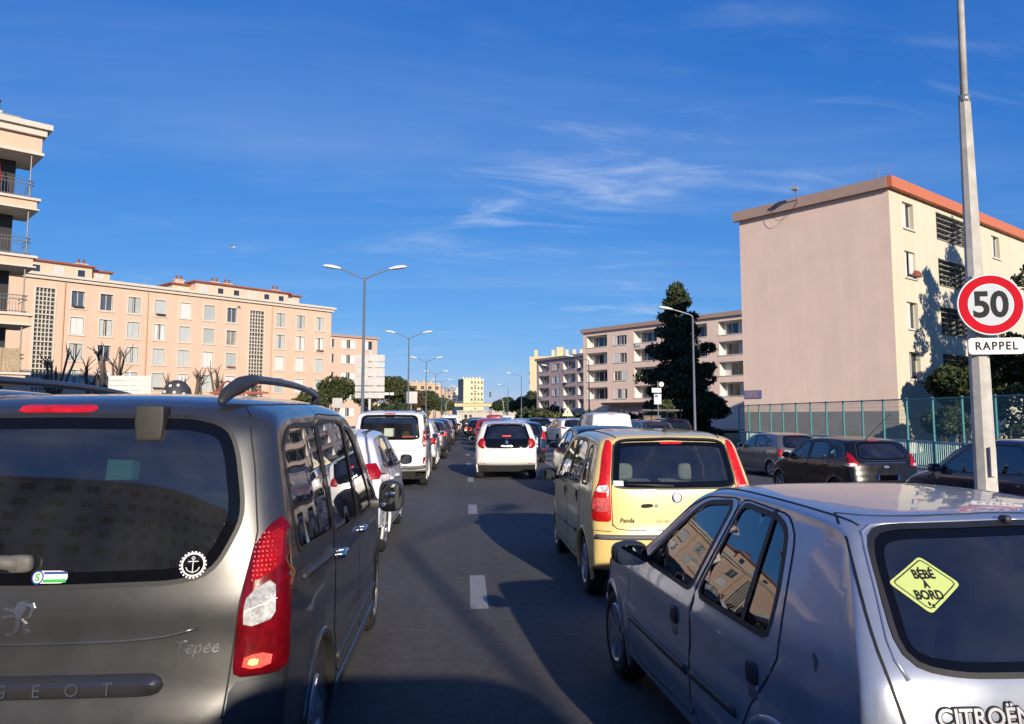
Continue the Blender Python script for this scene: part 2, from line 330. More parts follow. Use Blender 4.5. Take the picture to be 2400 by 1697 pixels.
def runs_below(d, zmax):
    """closed polygon cut into open runs that stay below zmax"""
    d = resample(d, 0.02); k = d[:, 1] < zmax
    if k.all(): return [np.vstack([d, d[:1]])]
    i0 = int(np.argmin(k)); d = np.roll(d, -i0, 0); k = np.roll(k, -i0); runs = []; cur = []
    for p, q in zip(d, k):
        if q: cur.append(p)
        elif len(cur) > 3: runs.append(np.array(cur)); cur = []
        else: cur = []
    if len(cur) > 3: runs.append(np.array(cur))
    return runs
class Car:
    def __init__(s, name, label, outline, plan, belt, tumble, pm, ds=0.035, K=24, g=0.05, Rr=0.2, Rt=0.1, Rf=0.3, Rb=0.05, n=3.0,
                 arches=(), low=(0.45, 0.35), swage=(), wins=(), doors=(), group='cars queuing in the traffic', loc=(0, 0), yaw=0.0, cat='car', fine=True, rearwin=None, screen=None, frit=0.045, tsoft=0.05, flare=0.008, glass2=None, seam_top=9.0):
        s.fine = fine; s.g = g; s.pm = pm; s.tum = tumble; s.low = low; s.swage = swage; s.arch = arches; s.tsoft = tsoft; s.flare = flare
        s.root = thing(name, label, cat, (loc[0], loc[1], 0), -R_(yaw), group)
        pl = np.asarray(plan, float); s.pl = chaikin(pl, 3, False); s.bl = np.asarray(belt, float)
        O = resample(chaikin(outline, 2), ds); s.L = O[:, 0].max(); e = np.roll(O, -1, 0) - np.roll(O, 1, 0); e /= np.linalg.norm(e, axis=1, keepdims=True)
        if area2(O) > 0: O = O[::-1]; e = np.roll(O, -1, 0) - np.roll(O, 1, 0); e /= np.linalg.norm(e, axis=1, keepdims=True)
        nin = np.column_stack([e[:, 1], -e[:, 0]]); k = max(1, int(0.10 / ds))
        for _ in range(2):
            acc = np.zeros_like(nin)
            for q in range(-k, k + 1): acc += np.roll(nin, q, 0)
            nin = acc / np.linalg.norm(acc, axis=1, keepdims=True)
        out = -nin; Rv = Rr * np.clip(-out[:, 0], 0, 1) ** 2 + Rf * np.clip(out[:, 0], 0, 1) ** 2 + Rt * np.clip(out[:, 1], 0, 1) ** 2 + Rb * np.clip(-out[:, 1], 0, 1) ** 2
        P_in = O + nin * Rv[:, None]
        Ws = s.W(P_in[:, 0], P_in[:, 1])
        th = np.linspace(0, math.pi / 2, 400); u = np.sin(th) ** (2 / n); v = 1 - np.cos(th) ** (2 / n)
        ar = np.concatenate([[0], np.cumsum(np.hypot(np.diff(u), np.diff(v * 0.35)))]); tt = np.linspace(0, ar[-1], K + 1); u = np.interp(tt, ar, u); v = np.interp(tt, ar, v); u[-1] = 1; v[-1] = 1
        cols = [(-u[q], v[q]) for q in range(K, 0, -1)] + [(u[q], v[q]) for q in range(K + 1)]
        V = []
        for (uu, vv) in cols:
            yz = O + nin * (Rv * vv)[:, None]; V.append(np.column_stack([Ws * uu, yz[:, 0], yz[:, 1]]))
        nO = len(O); nc = len(cols); V = np.vstack(V)
        F = [(c * nO + i, c * nO + (i + 1) % nO, (c + 1) * nO + (i + 1) % nO, (c + 1) * nO + i) for c in range(nc - 1) for i in range(nO)]
        F = np.array(F)
        wins = [(rpoly(w[0], 2, 0.04 if fine else 0.1),) + tuple(w[1:]) for w in wins]
        doors = [rpoly(d, 1, 0.05) for d in doors]
        arcs = [np.array([(a[0] + a[2] * math.cos(t), a[1] + a[2] * math.sin(t)) for t in np.linspace(0, 2 * math.pi, 40)[:-1]]) for a in arches]
        P2, T, C = fill2d(P_in, g, (), [w[0] for w in wins if fine] + list(doors) + arcs)
        X2 = s.W(P2[:, 0], P2[:, 1])
        n0 = len(V); SR = np.column_stack([X2, P2]); SL = np.column_stack([-X2, P2]); s.full = (np.vstack([V, SR, SL]))
        faces = [tuple(f) for f in F] + [tuple(t + n0) for t in T] + [tuple((t + n0 + len(P2))) for t in T[:, ::-1]]
        s.bvh = BVHTree.FromPolygons([tuple(p) for p in s.full], faces, epsilon=0.0)
        # classify
        keepT = np.ones(len(T), bool); door_id = np.full(len(T), -1)
        for a in arcs: keepT &= ~pip(C, a)
        for w in wins:
            if fine: keepT &= ~pip(C, w[0])
        for i, d in enumerate(doors): door_id[pip(C, d)] = i
        fc = V[F].mean(1); keepF = np.ones(len(F), bool)
        for a in arches: keepF &= ~((np.hypot(fc[:, 1] - a[0], fc[:, 2] - a[1]) < a[2]) & (np.abs(fc[:, 0]) > 0.5))
        nf = np.cross(V[F[:, 1]] - V[F[:, 0]], V[F[:, 3]] - V[F[:, 0]])
        for poly, face in ((rearwin, -1), (screen, 1)):
            if poly is not None and fine:
                pi = inset(rpoly(poly, 2, 0.03), 0.006); ins = pip(V[:, [0, 2]], pi); allin = ins[F].all(1)
                yside = fc[:, 1] < s.L * 0.45 if face < 0 else fc[:, 1] > s.L * 0.45
                keepF &= ~(allin & yside & (fc[:, 2] > 0.7))
        mb = MB(); mb.v = [tuple(p) for p in s.full]
        body = [tuple(f) for f in F[keepF]]; bt = T[keepT & (door_id < 0)]
        body += [tuple(t + n0) for t in bt[:, ::-1]] + [tuple(t + n0 + len(P2)) for t in bt]
        mb.f = [tuple(int(i) for i in f) for f in body]; mb.m = [0] * len(body)
        me = mb.mesh('body', pm); bm = bmesh.new(); bm.from_mesh(me)
        bmesh.ops.delete(bm, geom=[v for v in bm.verts if not v.link_faces], context='VERTS'); bmesh.ops.remove_doubles(bm, verts=bm.verts, dist=1e-4)
        bmesh.ops.recalc_face_normals(bm, faces=bm.faces); bm.to_mesh(me); bm.free(); me.polygons.foreach_set('use_smooth', [True] * len(me.polygons))
        s.body = link('body', me, s.root); s.door_obj = {}
        for i in range(len(doors)):
            dt = T[keepT & (door_id == i)]
            if len(dt) == 0: continue
            used = np.unique(dt); mp = {int(q): j for j, q in enumerate(used)}
            for sd in (1, -1):
                m = MB(); m.add([(sd * (X2[q] + 0.0015), P2[q, 0], P2[q, 1]) for q in used], [tuple(mp[int(q)] for q in (t[::-1] if sd > 0 else t)) for t in dt])
                s.door_obj[(i, sd)] = m.build('door', pm, s.root, True)
                for run in runs_below(doors[i], seam_top): s.seam('R' if sd > 0 else 'L', run, 0.0078, parent=s.door_obj[(i, sd)])
        # glass
        for w in wins:
            poly = w[0]; gm = w[1] if len(w) > 1 and w[1] else (M_GLASS if fine else M_FARGLASS); di = w[2] if len(w) > 2 else None
            for sd in (1, -1):
                par = s.door_obj.get((di, sd), s.root) if di is not None else s.root; vw = 'R' if sd > 0 else 'L'
                if fine:
                    o = s.analytic(poly, sd, -0.004, gm, 'window', par, 0.12)
                    s.ring(vw, inset(poly, -0.010), inset(poly, 0.014), 0.0035, M_RUBBER, 'window_seal', o, sd)
                else: s.analytic(poly, sd, 0.006, gm, 'window', par, 0.3)
        for poly, vw, nm in ((rearwin, 'B', 'rear_window'), (screen, 'F', 'windscreen')):
            if poly is None: continue
            p = rpoly(poly, 2, 0.035 if fine else 0.1)
            if fine:
                pi = inset(p, frit)
                o = s.patch(vw, pi, 0.003, glass2 or M_GLASS, nm, g=0.07, thick=0)
                if vw == 'B': s.rearglass = o
                s.ring(vw, p, pi, 0.003, M_FRIT, 'glass_border', o)
                s.ring(vw, inset(p, -0.012), inset(p, 0.004), 0.005, M_RUBBER, 'window_seal', o)
            else: s.patch(vw, p, 0.004, M_FARGLASS, nm, g=0.15, thick=0)
        # wheel arches, liner and wheels
        for a in arches:
            for sd in (1, -1): s.arch_parts(a, sd)
        ub = MB(); ub.box(-0.62, 0.62, 0.15, s.L - 0.2, 0.2, 0.42); ub.build('underbody', M_UNDER, s.root)
    def W(s, y, z):
        y = np.asarray(y, float); z = np.asarray(z, float)
        w = np.interp(y, s.pl[:, 0], s.pl[:, 1]); zb = np.interp(y, s.bl[:, 0], s.bl[:, 1]); k = s.tsoft
        w = w - s.tum * k * np.logaddexp(0, (z - zb) / k)
        w = w - s.low[1] * np.clip(s.low[0] - z, 0, 1) ** 2
        for (z0, amp, wd, y0, y1) in s.swage:
            m = np.clip((y - y0) / 0.3, 0, 1) * np.clip((y1 - y) / 0.3, 0, 1); w = w + m * amp * np.tanh((z0 - z) / wd)
        for a in s.arch:
            d = np.hypot(y - a[0], z - a[1]) - a[2]; w = w + s.flare * np.exp(-(np.clip(d, 0, 9) / 0.05) ** 2)
        return w
    def hit(s, vw, a, b):
        L = s.L
        o, d = {'B': ((a, -1.5, b), (0, 1, 0)), 'F': ((a, L + 1.5, b), (0, -1, 0)), 'R': ((2.5, a, b), (-1, 0, 0)), 'L': ((-2.5, a, b), (1, 0, 0)), 'T': ((a, b, 4), (0, 0, -1))}[vw]
        h = s.bvh.ray_cast(Vector(o), Vector(d))
        if h[0] is None:
            gp = {'B': (a, .2, b), 'F': (a, L - .2, b), 'R': (.85, a, b), 'L': (-.85, a, b), 'T': (a, b, 1.6)}[vw]; h = s.bvh.find_nearest(Vector(gp))
        p, nn = np.array(h[0]), np.array(h[1])
        dd = np.array(d, float)
        if nn @ dd > 0: nn = -nn
        return p, nn, dd
    def patch(s, vw, poly, off, m, name, parent=None, g=0.04, dome=0.0, dw=0.03, thick=0.006, smooth=True, mirror=False, blend=0.5):
        poly = np.asarray(poly, float); P, T, _ = fill2d(poly, g); dd = dist_poly(P, poly); V = []; Nn = []
        for (a, b), e in zip(P, dd):
            p, nn, d = s.hit(vw, a, b); nn = nn * blend - d * (1 - blend); nn /= np.linalg.norm(nn); q = off + dome * math.sin(min(1, e / dw) * math.pi / 2); V.append(p + nn * q); Nn.append(nn)
        V = np.array(V); n = len(P); mb = MB(); fl = T if vw in 'RFT' else T
        mb.add(V, [tuple(t) for t in fl])
        if thick:
            ed = {}
            for t in T:
                for i in range(3): e = (int(t[i]), int(t[(i + 1) % 3])); ed[e] = 1
            bd = [e for e in ed if (e[1], e[0]) not in ed]; lo = V - np.array(Nn) * (thick + off); mb.add(lo, []); 
            for a, b in bd: mb.f.append((b, a, a + n, b + n)); mb.m.append(0)
        objs = []
        for sd in ((1, -1) if mirror else (1,)):
            mm = MB(); mm.v = [(sd * p[0], p[1], p[2]) for p in mb.v]; mm.f = [tuple(reversed(f)) if sd < 0 else f for f in mb.f]; mm.m = list(mb.m)
            me = mm.mesh(name, m); bm = bmesh.new(); bm.from_mesh(me); bmesh.ops.delete(bm, geom=[v for v in bm.verts if not v.link_faces], context='VERTS')
            # orient outward
            ref = Vector({'B': (0, -1, 0), 'F': (0, 1, 0), 'R': (sd, 0, 0), 'L': (-sd, 0, 0), 'T': (0, 0, 1)}[vw]); tot = sum((f.normal * f.calc_area() for f in bm.faces), Vector())
            if tot.dot(ref) < 0: bmesh.ops.reverse_faces(bm, faces=bm.faces)
            bm.to_mesh(me); bm.free()
            if smooth: me.polygons.foreach_set('use_smooth', [True] * len(me.polygons)); me.set_sharp_from_angle(angle=R_(50))
            objs.append(link(name, me, parent or s.root))
        return objs if mirror else objs[0]
    def analytic(s, poly, sd, off, m, name, parent, g):
        P, T, _ = fill2d(poly, g); x = s.W(P[:, 0], P[:, 1]) + off; mb = MB(); mb.add([(sd * a, p[0], p[1]) for a, p in zip(x, P)], [tuple(t[::-1]) if sd > 0 else tuple(t) for t in T])
        me = mb.mesh(name, m, True); bm = bmesh.new(); bm.from_mesh(me); tot = sum((f.normal * f.calc_area() for f in bm.faces), Vector())
        if tot.x * sd < 0: bmesh.ops.reverse_faces(bm, faces=bm.faces)
        bm.to_mesh(me); bm.free(); return link(name, me, parent)
    def ring(s, vw, po, pi, off, m, name, parent=None, sd=0):
        V = []
        for poly in (po, pi):
            for a, b in poly:
                if sd:
                    x = float(s.W(a, b)) + off; V.append((sd * x, a, b))
                else:
                    p, nn, d = s.hit(vw, a, b); V.append(p + nn * off)
        n = len(po); mb = MB(); mb.add(V, [(i, (i + 1) % n, n + (i + 1) % n, n + i) for i in range(n)])
        me = mb.mesh(name, m, True); bm = bmesh.new(); bm.from_mesh(me); ref = Vector({'B': (0, -1, 0), 'F': (0, 1, 0), 'R': (1, 0, 0), 'L': (-1, 0, 0), 'T': (0, 0, 1)}[vw])
        tot = sum((f.normal * f.calc_area() for f in bm.faces), Vector())
        if tot.dot(ref) < 0: bmesh.ops.reverse_faces(bm, faces=bm.faces)
        bm.to_mesh(me); bm.free(); return link(name, me, parent or s.root)
    def seam(s, vw, pts, w=0.008, m=None, off=0.0022, name='seam', parent=None, smooth=0, ds=0.05):
        pts = np.asarray(pts, float)
        if smooth: pts = chaikin(pts, smooth, False)
        pts = resample(pts, ds, False); H = [s.hit(vw, a, b) for a, b in pts]; C = [h[0] + h[1] * off for h in H]; V = []
        for i in range(len(C)):
            t = C[min(i + 1, len(C) - 1)] - C[max(i - 1, 0)]; t /= (np.linalg.norm(t) + 1e-9); b = np.cross(t, H[i][1]); b /= (np.linalg.norm(b) + 1e-9); V += [C[i] - b * w / 2, C[i] + b * w / 2]
        mb = MB(); mb.add(V, [(2 * i, 2 * i + 1, 2 * i + 3, 2 * i + 2) for i in range(len(C) - 1)]); return mb.build(name, m or M_SEAM, parent or s.root, True)
    def bead(s, vw, pts, r, m, name, parent=None, off=0.0, flat=1.0, smooth=1, ds=0.05, mirror=False):
        """rounded strip lying on the surface"""
        pts = np.asarray(pts, float)
        if smooth: pts = chaikin(pts, smooth, False)
        pts = resample(pts, ds, False); C = [h[0] + h[1] * off for h in (s.hit(vw, a, b) for a, b in pts)]; rs = [r * flat] + [r] * (len(C) - 2) + [r * flat]
        res = []
        for sd in ((1, -1) if mirror else (1,)):
            mb = MB(); mb.tube([(sd * c[0], c[1], c[2]) for c in C], rs, 8); res.append(mb.build(name, m, parent or s.root, True))
        return res if mirror else res[0]
    def arch_parts(s, a, sd):
        y0, z0, r = a[0], a[1], a[2]; rt = a[3]; wt = a[4] if len(a) > 4 else 0.19
        an = [t for t in np.linspace(-0.5, math.pi + 0.5, 40) if z0 + r * math.sin(t) > 0.17]
        mb = MB(); V = []
        prof = ((r + 0.028, 0.0025), (r + 0.012, 0.008), (r - 0.004, 0.004), (r - 0.006, -0.03), (r + 0.01, -0.30), (0.02, -0.31)) if s.fine else ((r + 0.02, 0.003), (r - 0.004, 0.003), (r, -0.28), (0.02, -0.28))
        for t in an:
            c, q = math.cos(t), math.sin(t); x0 = float(s.W(y0 + r * c, z0 + r * q))
            for k, (rr, dx) in enumerate(prof):
                xx = float(s.W(y0 + rr * c, z0 + rr * q)) if k < 2 else x0
                V.append((sd * (xx + dx), y0 + rr * c, z0 + rr * q))
        m = len(prof); F = []; MI = []
        nl = 3 if s.fine else 1
        for i in range(len(an) - 1):
            for k in range(m - 1): F.append((i * m + k, i * m + k + 1, (i + 1) * m + k + 1, (i + 1) * m + k)); MI.append(0 if k < nl else 1)
        mb.add(V, F); mb.m = MI; lip = a[6] if len(a) > 6 else s.pm
        mb.build('wheel_arch', [lip, M_UNDER], s.root, True, sharp=60)
        key = (rt, wt, a[5] if len(a) > 5 else 5)
        if key not in WHEELS: WHEELS[key] = make_wheel_mesh(rt, wt, rt * 0.66, key[2], key)
        tm, rm = WHEELS[key]; xw = float(s.W(y0, z0 + r * 0.95)) - wt / 2 - 0.02
        w = link('wheel', tm, s.root, (sd * xw, y0, rt - 0.004), (0, 0, 0 if sd > 0 else math.pi)); link('rim', rm, w)
    def mirror(s, y, z, size=(0.12, 0.07, 0.085), m=None, out=0.15, arm=0.0):
        for sd in (1, -1):
            x0 = float(s.W(y, z)); cx_ = x0 + out; mb = MB()
            def shp(p): return (p[0], p[1] + (0.03 if p[1] > 0 else 0) * (1 - abs(p[0]) / size[0]), p[2] * (1 - 0.15 * max(0, p[0] * sd) / size[0]))
            sellip(mb, (sd * cx_, y, z), size, 0.55, 10, 0, shp)
            mb.rbox(min(sd * (x0 - .02), sd * (x0 + out * .5)), max(sd * (x0 - .02), sd * (x0 + out * .5)), y - .035, y + .03, z - size[2] * .75, z - size[2] * .2, .01)
            mo = mb.build('mirror', m or M_PLASTIC, s.root, True, sharp=40)
            gp = MB(); n = 20; gp.add([(sd * cx_ + size[0] * 0.86 * math.copysign(abs(math.cos(t)) ** .6, math.cos(t)), y - size[1] - .001 + 0.0, z + size[2] * .84 * math.copysign(abs(math.sin(t)) ** .6, math.sin(t))) for t in np.linspace(0, 2 * math.pi, n, endpoint=False)], [tuple(range(n))])
            gp.build('mirror_glass', MATS.get('mirror_silver') or mat('mirror_silver', (0.35, 0.38, 0.4), 0.03, 1.0), mo)
    def handle(s, y, z, w=0.16, h=0.035, m=None, door=None, kind='bar', sides=(1, -1)):
        for sd in sides:
            x0 = float(s.W(y, z)); par = s.door_obj.get((door, sd), s.root); mb = MB()
            if kind == 'bar':
                sellip(mb, (sd * (x0 + 0.028), y, z), (0.014, w / 2, h / 2), 0.6, 8); sellip(mb, (sd * (x0 + .008), y - w * .42, z), (.025, .018, h * .45), .6, 6); sellip(mb, (sd * (x0 + .008), y + w * .42, z), (.025, .018, h * .45), .6, 6)
                mb.build('handle', m or s.pm, par, True)
            else:
                sellip(mb, (sd * (x0 + 0.003), y, z), (0.012, w / 2, h / 2), 0.45, 8); ho = mb.build('handle', m or M_PLASTIC, par, True)
                rc = MB(); sellip(rc, (sd * (x0 + .001), y, z - h * .72), (.006, w * .44, h * .42), .4, 8); rc.build('handle_recess', M_RIM if kind == 'flap' else M_PLASTIC, ho, True)
    def text(s, txt, x, z, size, m, vw='B', shear=0.0, name='lettering', spacing=1.0, off=0.003, parent=None, bold=0.0, rot=0.0):
        me = text_mesh(txt, size, name, 0.0015, shear, spacing, bold); me.materials.clear(); me.materials.append(m)
        for v in me.vertices:
            c, q = math.cos(rot), math.sin(rot); a = x + v.co.x * c - v.co.y * q; b = z + v.co.x * q + v.co.y * c
            p, nn, d = s.hit(vw, a, b); v.co = Vector(p - d * (off + v.co.z))
        return link(name, me, parent or s.root)
    def badge(s, polys, x, z, size, m, name='badge', off=0.004, parent=None):
        """flat emblem from outlines given in emblem units"""
        mb = MB()
        for poly in polys:
            P, T, _ = fill2d(np.array([(x + a * size, z + b * size) for a, b in poly]), 0.03); V = []; lo = []
            for a, b in P: p, nn, d = s.hit('B', a, b); V.append(p - d * (off + .004)); lo.append(p + d * .001)
            n = len(V); mb2 = [tuple(t) for t in T]; ed = {(int(t[i]), int(t[(i + 1) % 3])) for t in T for i in range(3)}
            mb.add(V + lo, mb2 + [(b, a, a + n, b + n) for a, b in ed if (b, a) not in ed])
        return mb.build(name, m, parent or s.root, False)
    def plate(s, z=0.8, w=0.52, h=0.11, x=0.0, m=None):
        poly = [(x - w / 2, z - h / 2), (x + w / 2, z - h / 2), (x + w / 2, z + h / 2), (x - w / 2, z + h / 2)]; p, nn, d = s.hit('B', x, z); mb = MB(); mb.box(x - w / 2, x + w / 2, p[1] - .02, p[1] + .03, z - h / 2, z + h / 2)
        o = mb.build('number_plate', m or M_PLATE, s.root)
        for sg in (() if m else (-1, 1)):
            q = MB(); q.box(x + sg * (w / 2 - .022) - .02, x + sg * (w / 2 - .022) + .02, p[1] - .023, p[1] - .0195, z - h / 2 + .003, z + h / 2 - .003); q.build('blue_band', M_PLATEB, o)
        return o
    def cabin(s, belt, front_y, rear_y, roof, w=0.62, hr=True, cm=None, cm2=None):
        cm = cm or M_CABIN; mb = MB(); mb.box(-w - .1, w + .1, 0.35, front_y + 1.2, 0.3, 0.52); mb.rbox(-w - .05, w + .05, front_y + .62, front_y + 1.15, belt - .35, belt - .02, .06); mb.box(-w - .02, w + .02, .3, rear_y - .1, .5, belt - .16)
        mb.build('cabin_floor', cm, s.root)
        def seat(x, y, sw, top, name='seat'):
            m = MB(); m.rbox(x - sw / 2, x + sw / 2, y, y + .5, .45, .62, .05)
            m.obox((x - sw / 2, y - .02, .55), (sw, 0, 0), (0, -.16, top - .55), (0, .13, .02)); o = m.build(name, cm, s.root); return o
        for sx in (-1, 1):
            o = seat(sx * .36, front_y, .48, belt + .16)
            if hr: h = MB(); sellip(h, (sx * .36, front_y - .16, belt + .30), (.13, .05, .10), .5, 8); h.build('headrest', cm, o, True)
            hh = seat(sx * .36, rear_y, .62, belt + .04, 'rear_seat')
            h = MB(); sellip(h, (sx * .36, rear_y - .16, belt + .14), (.13, .045, .085), .5, 8); h.build('headrest', cm, hh, True)
        sw = MB(); sw.lathe([(.165, -.012), (.18, 0), (.165, .012), (.15, 0), (.165, -.012)], 24, 'y', (-.36, front_y + .52, belt - .02)); sw.build('steering_wheel', M_PLASTIC, s.root, True)
WHEELS = {}
def mirx(p): return [(-a, b) for a, b in reversed(p)]
def sym(half): return list(half) + [(-a, b) for a, b in reversed(half) if abs(a) > 1e-6]
# ------------------------------------------------------------------ the cars close to the camera
def build_tepee():
    c0 = (0.090, 0.090, 0.089); pm = paint('dark_warm_grey', c0, 0.72, 0.36, 0.10)
    out = [(.40, .25), (.16, .29), (.04, .36), (-.01, .48), (-.01, .62), (.02, .70), (.03, .80), (.04, .90), (.035, 1.0), (.055, 1.10), (.10, 1.32), (.17, 1.58), (.215, 1.69), (.28, 1.745), (.42, 1.785), (.8, 1.805), (1.5, 1.815), (2.2, 1.80), (2.62, 1.74), (2.95, 1.62),
           (3.45, 1.24), (3.62, 1.13), (3.9, 1.08), (4.2, .98), (4.34, .82), (4.39, .6), (4.37, .35), (4.2, .22), (3.2, .20), (1.2, .20)]
    win2 = [(.34, 1.15), (1.20, 1.11), (1.20, 1.66), (.55, 1.66), (.38, 1.58)]
    win1 = [(1.27, 1.08), (2.16, 1.05), (2.16, 1.65), (1.9, 1.675), (1.27, 1.67)]
    win0 = [(2.25, 1.04), (2.98, 1.03), (2.93, 1.20), (2.58, 1.52), (2.42, 1.61), (2.25, 1.63)]
    q0 = [(3.05, 1.05), (3.38, 1.06), (3.34, 1.12), (3.05, 1.24)]
    rw = sym([(.0, 1.085), (.50, 1.095), (.605, 1.115), (.655, 1.165), (.715, 1.30), (.712, 1.38), (.672, 1.57), (.63, 1.655), (.50, 1.69), (0, 1.695)])
    ws = sym([(.0, 1.16), (.66, 1.16), (.70, 1.24), (.60, 1.68), (.5, 1.72), (0, 1.735)])
    c = Car('dark_grey_van', 'dark grey family van with roof rails and tall red lamp, nearest on the left', out, [(0, .87), (.12, .905), (1.2, .91), (3.0, .91), (3.8, .88), (4.4, .76)], [(0, 1.12), (1.2, 1.10), (3.0, 1.02), (4.4, .98)],
            .20, pm, .032, 30, .045, Rr=.19, Rt=.15, Rf=.35, n=3.3, arches=[(.80, .33, .37, .315, .2, 5), (3.52, .33, .37, .315, .2, 5)], wins=[(win2, M_GLASS_DK), (win1, M_GLASS_DK, 0), (win0, M_GLASS, 1), (q0, M_GLASS)],
            doors=[[(1.235, .42), (1.235, 1.71), (2.195, 1.70), (2.195, .36), (1.35, .36)], [(2.205, .36), (2.205, 1.69), (2.45, 1.655), (3.02, 1.24), (3.10, .95), (3.10, .42), (3.0, .36)]], loc=(-1.57, 2.9), yaw=-0.6,
            rearwin=rw, screen=ws, swage=[(.97, .005, .008, .3, 3.9), (.56, .004, .007, .9, 3.4)], tsoft=.035, cat='van', group=None)
    B = c.rearglass
    # hatch seams and folds
    c.seam('B', [(-.70, .62), (-.715, .78), (-.735, 1.0), (-.78, 1.25), (-.745, 1.5), (-.70, 1.70), (-.66, 1.735)], .007); c.seam('B', [(.70, .62), (.715, .78), (.735, 1.0), (.78, 1.25), (.745, 1.5), (.70, 1.70), (.66, 1.735)], .007)
    c.bead('B', [(-.6, .905), (-.45, .892), (0, .885), (.45, .892), (.60, .93)], .012, pm, 'tailgate_fold', off=-.0095, smooth=2)
    # tail lamps
    for sg in (1, -1):
        f = lambda p: p if sg > 0 else mirx(p)
        tl = rpoly(f([(.722, .75), (.728, .92), (.75, 1.10), (.775, 1.22), (.82, 1.29), (.878, 1.325), (.893, 1.30), (.899, 1.1), (.899, .75)]), 1, .03)
        lp = c.patch('B', tl, .004, lens_mat('deep_red_lens', (.16, .002, .006), bump=.1), 'tail_lamp', g=.03, dome=.022, dw=.03, blend=.7)
        rv = rpoly(f([(.752, .925), (.756, 1.035), (.848, 1.098), (.856, .955)]), 1, .03); c.patch('B', rv, .032, M_CLEAR, 'reversing_lens', lp, .03, blend=.7)
        dm = MB()
        for iy in range(11):
            for ix in range(6):
                xx = .783 + ix * .0135 + .002 * (iy % 2); zz = 1.095 + iy * .0165
                if zz > 1.10 + (xx - .768) * 2.0 + .10 or zz > 1.275 or zz < 1.085 + (xx - .768) * .55: continue
                p_, nn_, d_ = c.hit('B', sg * xx, zz); p_ = p_ - d_ * .0365; dm.add([p_ + np.array((.0042 * math.cos(t), 0, .0042 * math.sin(t))) for t in np.linspace(0, 2 * math.pi, 7)[:-1]], [tuple(range(6))])
        dmo = dm.build('reflector_dots', mat('bright_red_dot', (.75, .10, .10), .25, 0, .5), lp); dmo['kind'] = 'stuff'
        c.seam('B', f([(.754, .985), (.852, 1.02)]) if sg > 0 else [(-.754, .985), (-.852, 1.02)], .004, mat('lens_rib', (.75, .75, .73), .3), .0345, 'lens_rib', lp, ds=.03)
        tp = rpoly(f([(.768, 1.075), (.80, 1.24), (.855, 1.285), (.86, 1.13)]), 1, .03); c.patch('B', tp, .032, lens_mat('ribbed_red_lens', (.46, .006, .012), None, 0, 260.0, .7), 'red_lens', lp, .03, blend=.7)
        fg = rpoly(f([(.755, .78), (.755, .825), (.85, .835), (.85, .785)]), 1, .03); c.patch('B', fg, .032, M_REDLIT, 'stop_lens', lp, .03, blend=.7)
        bl = rpoly(f([(.775, .795), (.775, .815), (.81, .815), (.81, .795)]), 1, .02); c.patch('B', bl, .038, M_REDHOT, 'bulb', lp, .03, blend=.7)
    # rear bumper
    c.patch('B', rpoly([(-.885, .30), (.885, .30), (.89, .52), (.89, .738), (.715, .738), (.71, .60), (.45, .565), (-.45, .565), (-.71, .60), (-.715, .738), (-.89, .738), (-.89, .52)], 1, .05), .006, mat('blue_black_plastic', (.014, .017, .025), .55), 'rear_bumper', g=.05, dome=.006, dw=.02, blend=.8)
    # bright handle strip with raised letters
    st = c.patch('B', rpoly([(-.49, .705), (.45, .705), (.49, .72), (.495, .75), (.47, .782), (-.5, .785), (-.52, .75)], 1, .03), .006, paint('strip_grey', (.075, .074, .078), .6, .3), 'handle_strip', g=.03, dome=.03, dw=.035)
    for ch, x in zip('PEUGEOT', (-.405, -.285, -.165, -.045, .075, .195, .315)): c.text(ch, x, .742, .062, M_SILVERB, off=.040, parent=st, name='raised_letter')
    c.text('Tepee', .595, .862, .062, M_SILVERB, shear=.25, off=.004)
    # emblem: a rearing beast in bright metal
    c.badge([[(-.10, .50), (.10, .56), (.22, .44), (.20, .22), (.06, -.05), (-.12, -.02), (-.22, .20)], [(-.12, -.02), (.06, -.05), (.10, -.25), (-.02, -.55), (-.22, -.62), (-.10, -.3)], [(-.22, .3), (-.55, .36), (-.58, .26), (-.2, .18)], [(-.2, .12), (-.60, .05), (-.58, -.05), (-.16, .0)],
             [(.08, -.08), (.26, -.25), (.30, -.55), (.18, -.60), (.16, -.30)], [(.22, .44), (.42, .48), (.50, .30), (.40, -.05), (.20, -.12), (.18, -.04), (.34, .05), (.40, .28), (.34, .38), (.24, .32)], [(-.22, -.55), (-.45, -.58), (-.44, -.66), (-.2, -.66)], [(.18, -.52), (.48, -.46), (.48, -.55), (.18, -.62)]], -.02, .985, .098, mat('bright_emblem', (.50, .50, .52), .28, 1.0), 'emblem')
    # high stop lamp, hinge cover, washer
    p = rpoly([(-.175, 1.713), (.105, 1.713), (.118, 1.728), (.105, 1.743), (-.175, 1.743), (-.188, 1.728)], 1, .02); c.patch('B', p, .003, M_REDF, 'high_stop_lamp', g=.03, dome=.006, dw=.01)
    hb = MB(); pt, nn, d = c.hit('B', .345, 1.67); sellip(hb, (.345, pt[1] + .0, 1.672), (.056, .040, .070), .18, 12, 0, lambda p: (p[0] * (1 - .12 * max(0, -p[2] / .07)), p[1], p[2])); hb.build('hinge_cover', mat('faded_olive_plastic', (.030, .029, .025), .6, var=.15, vscale=20), c.root, True)
    # wiper on the rear glass
    wp = MB(); q = [c.hit('B', a, b)[0] + np.array((0, -.03, 0)) for a, b in ((-.62, 1.205), (-.35, 1.20), (-.10, 1.175), (-.03, 1.17))]; wp.tube(q, [.012, .016, .026, .03], 8); sellip(wp, tuple(q[-1]), (.045, .02, .032), .6, 8); wp.build('rear_wiper', mat('worn_wiper_grey', (.12, .115, .105), .6), c.root, True)
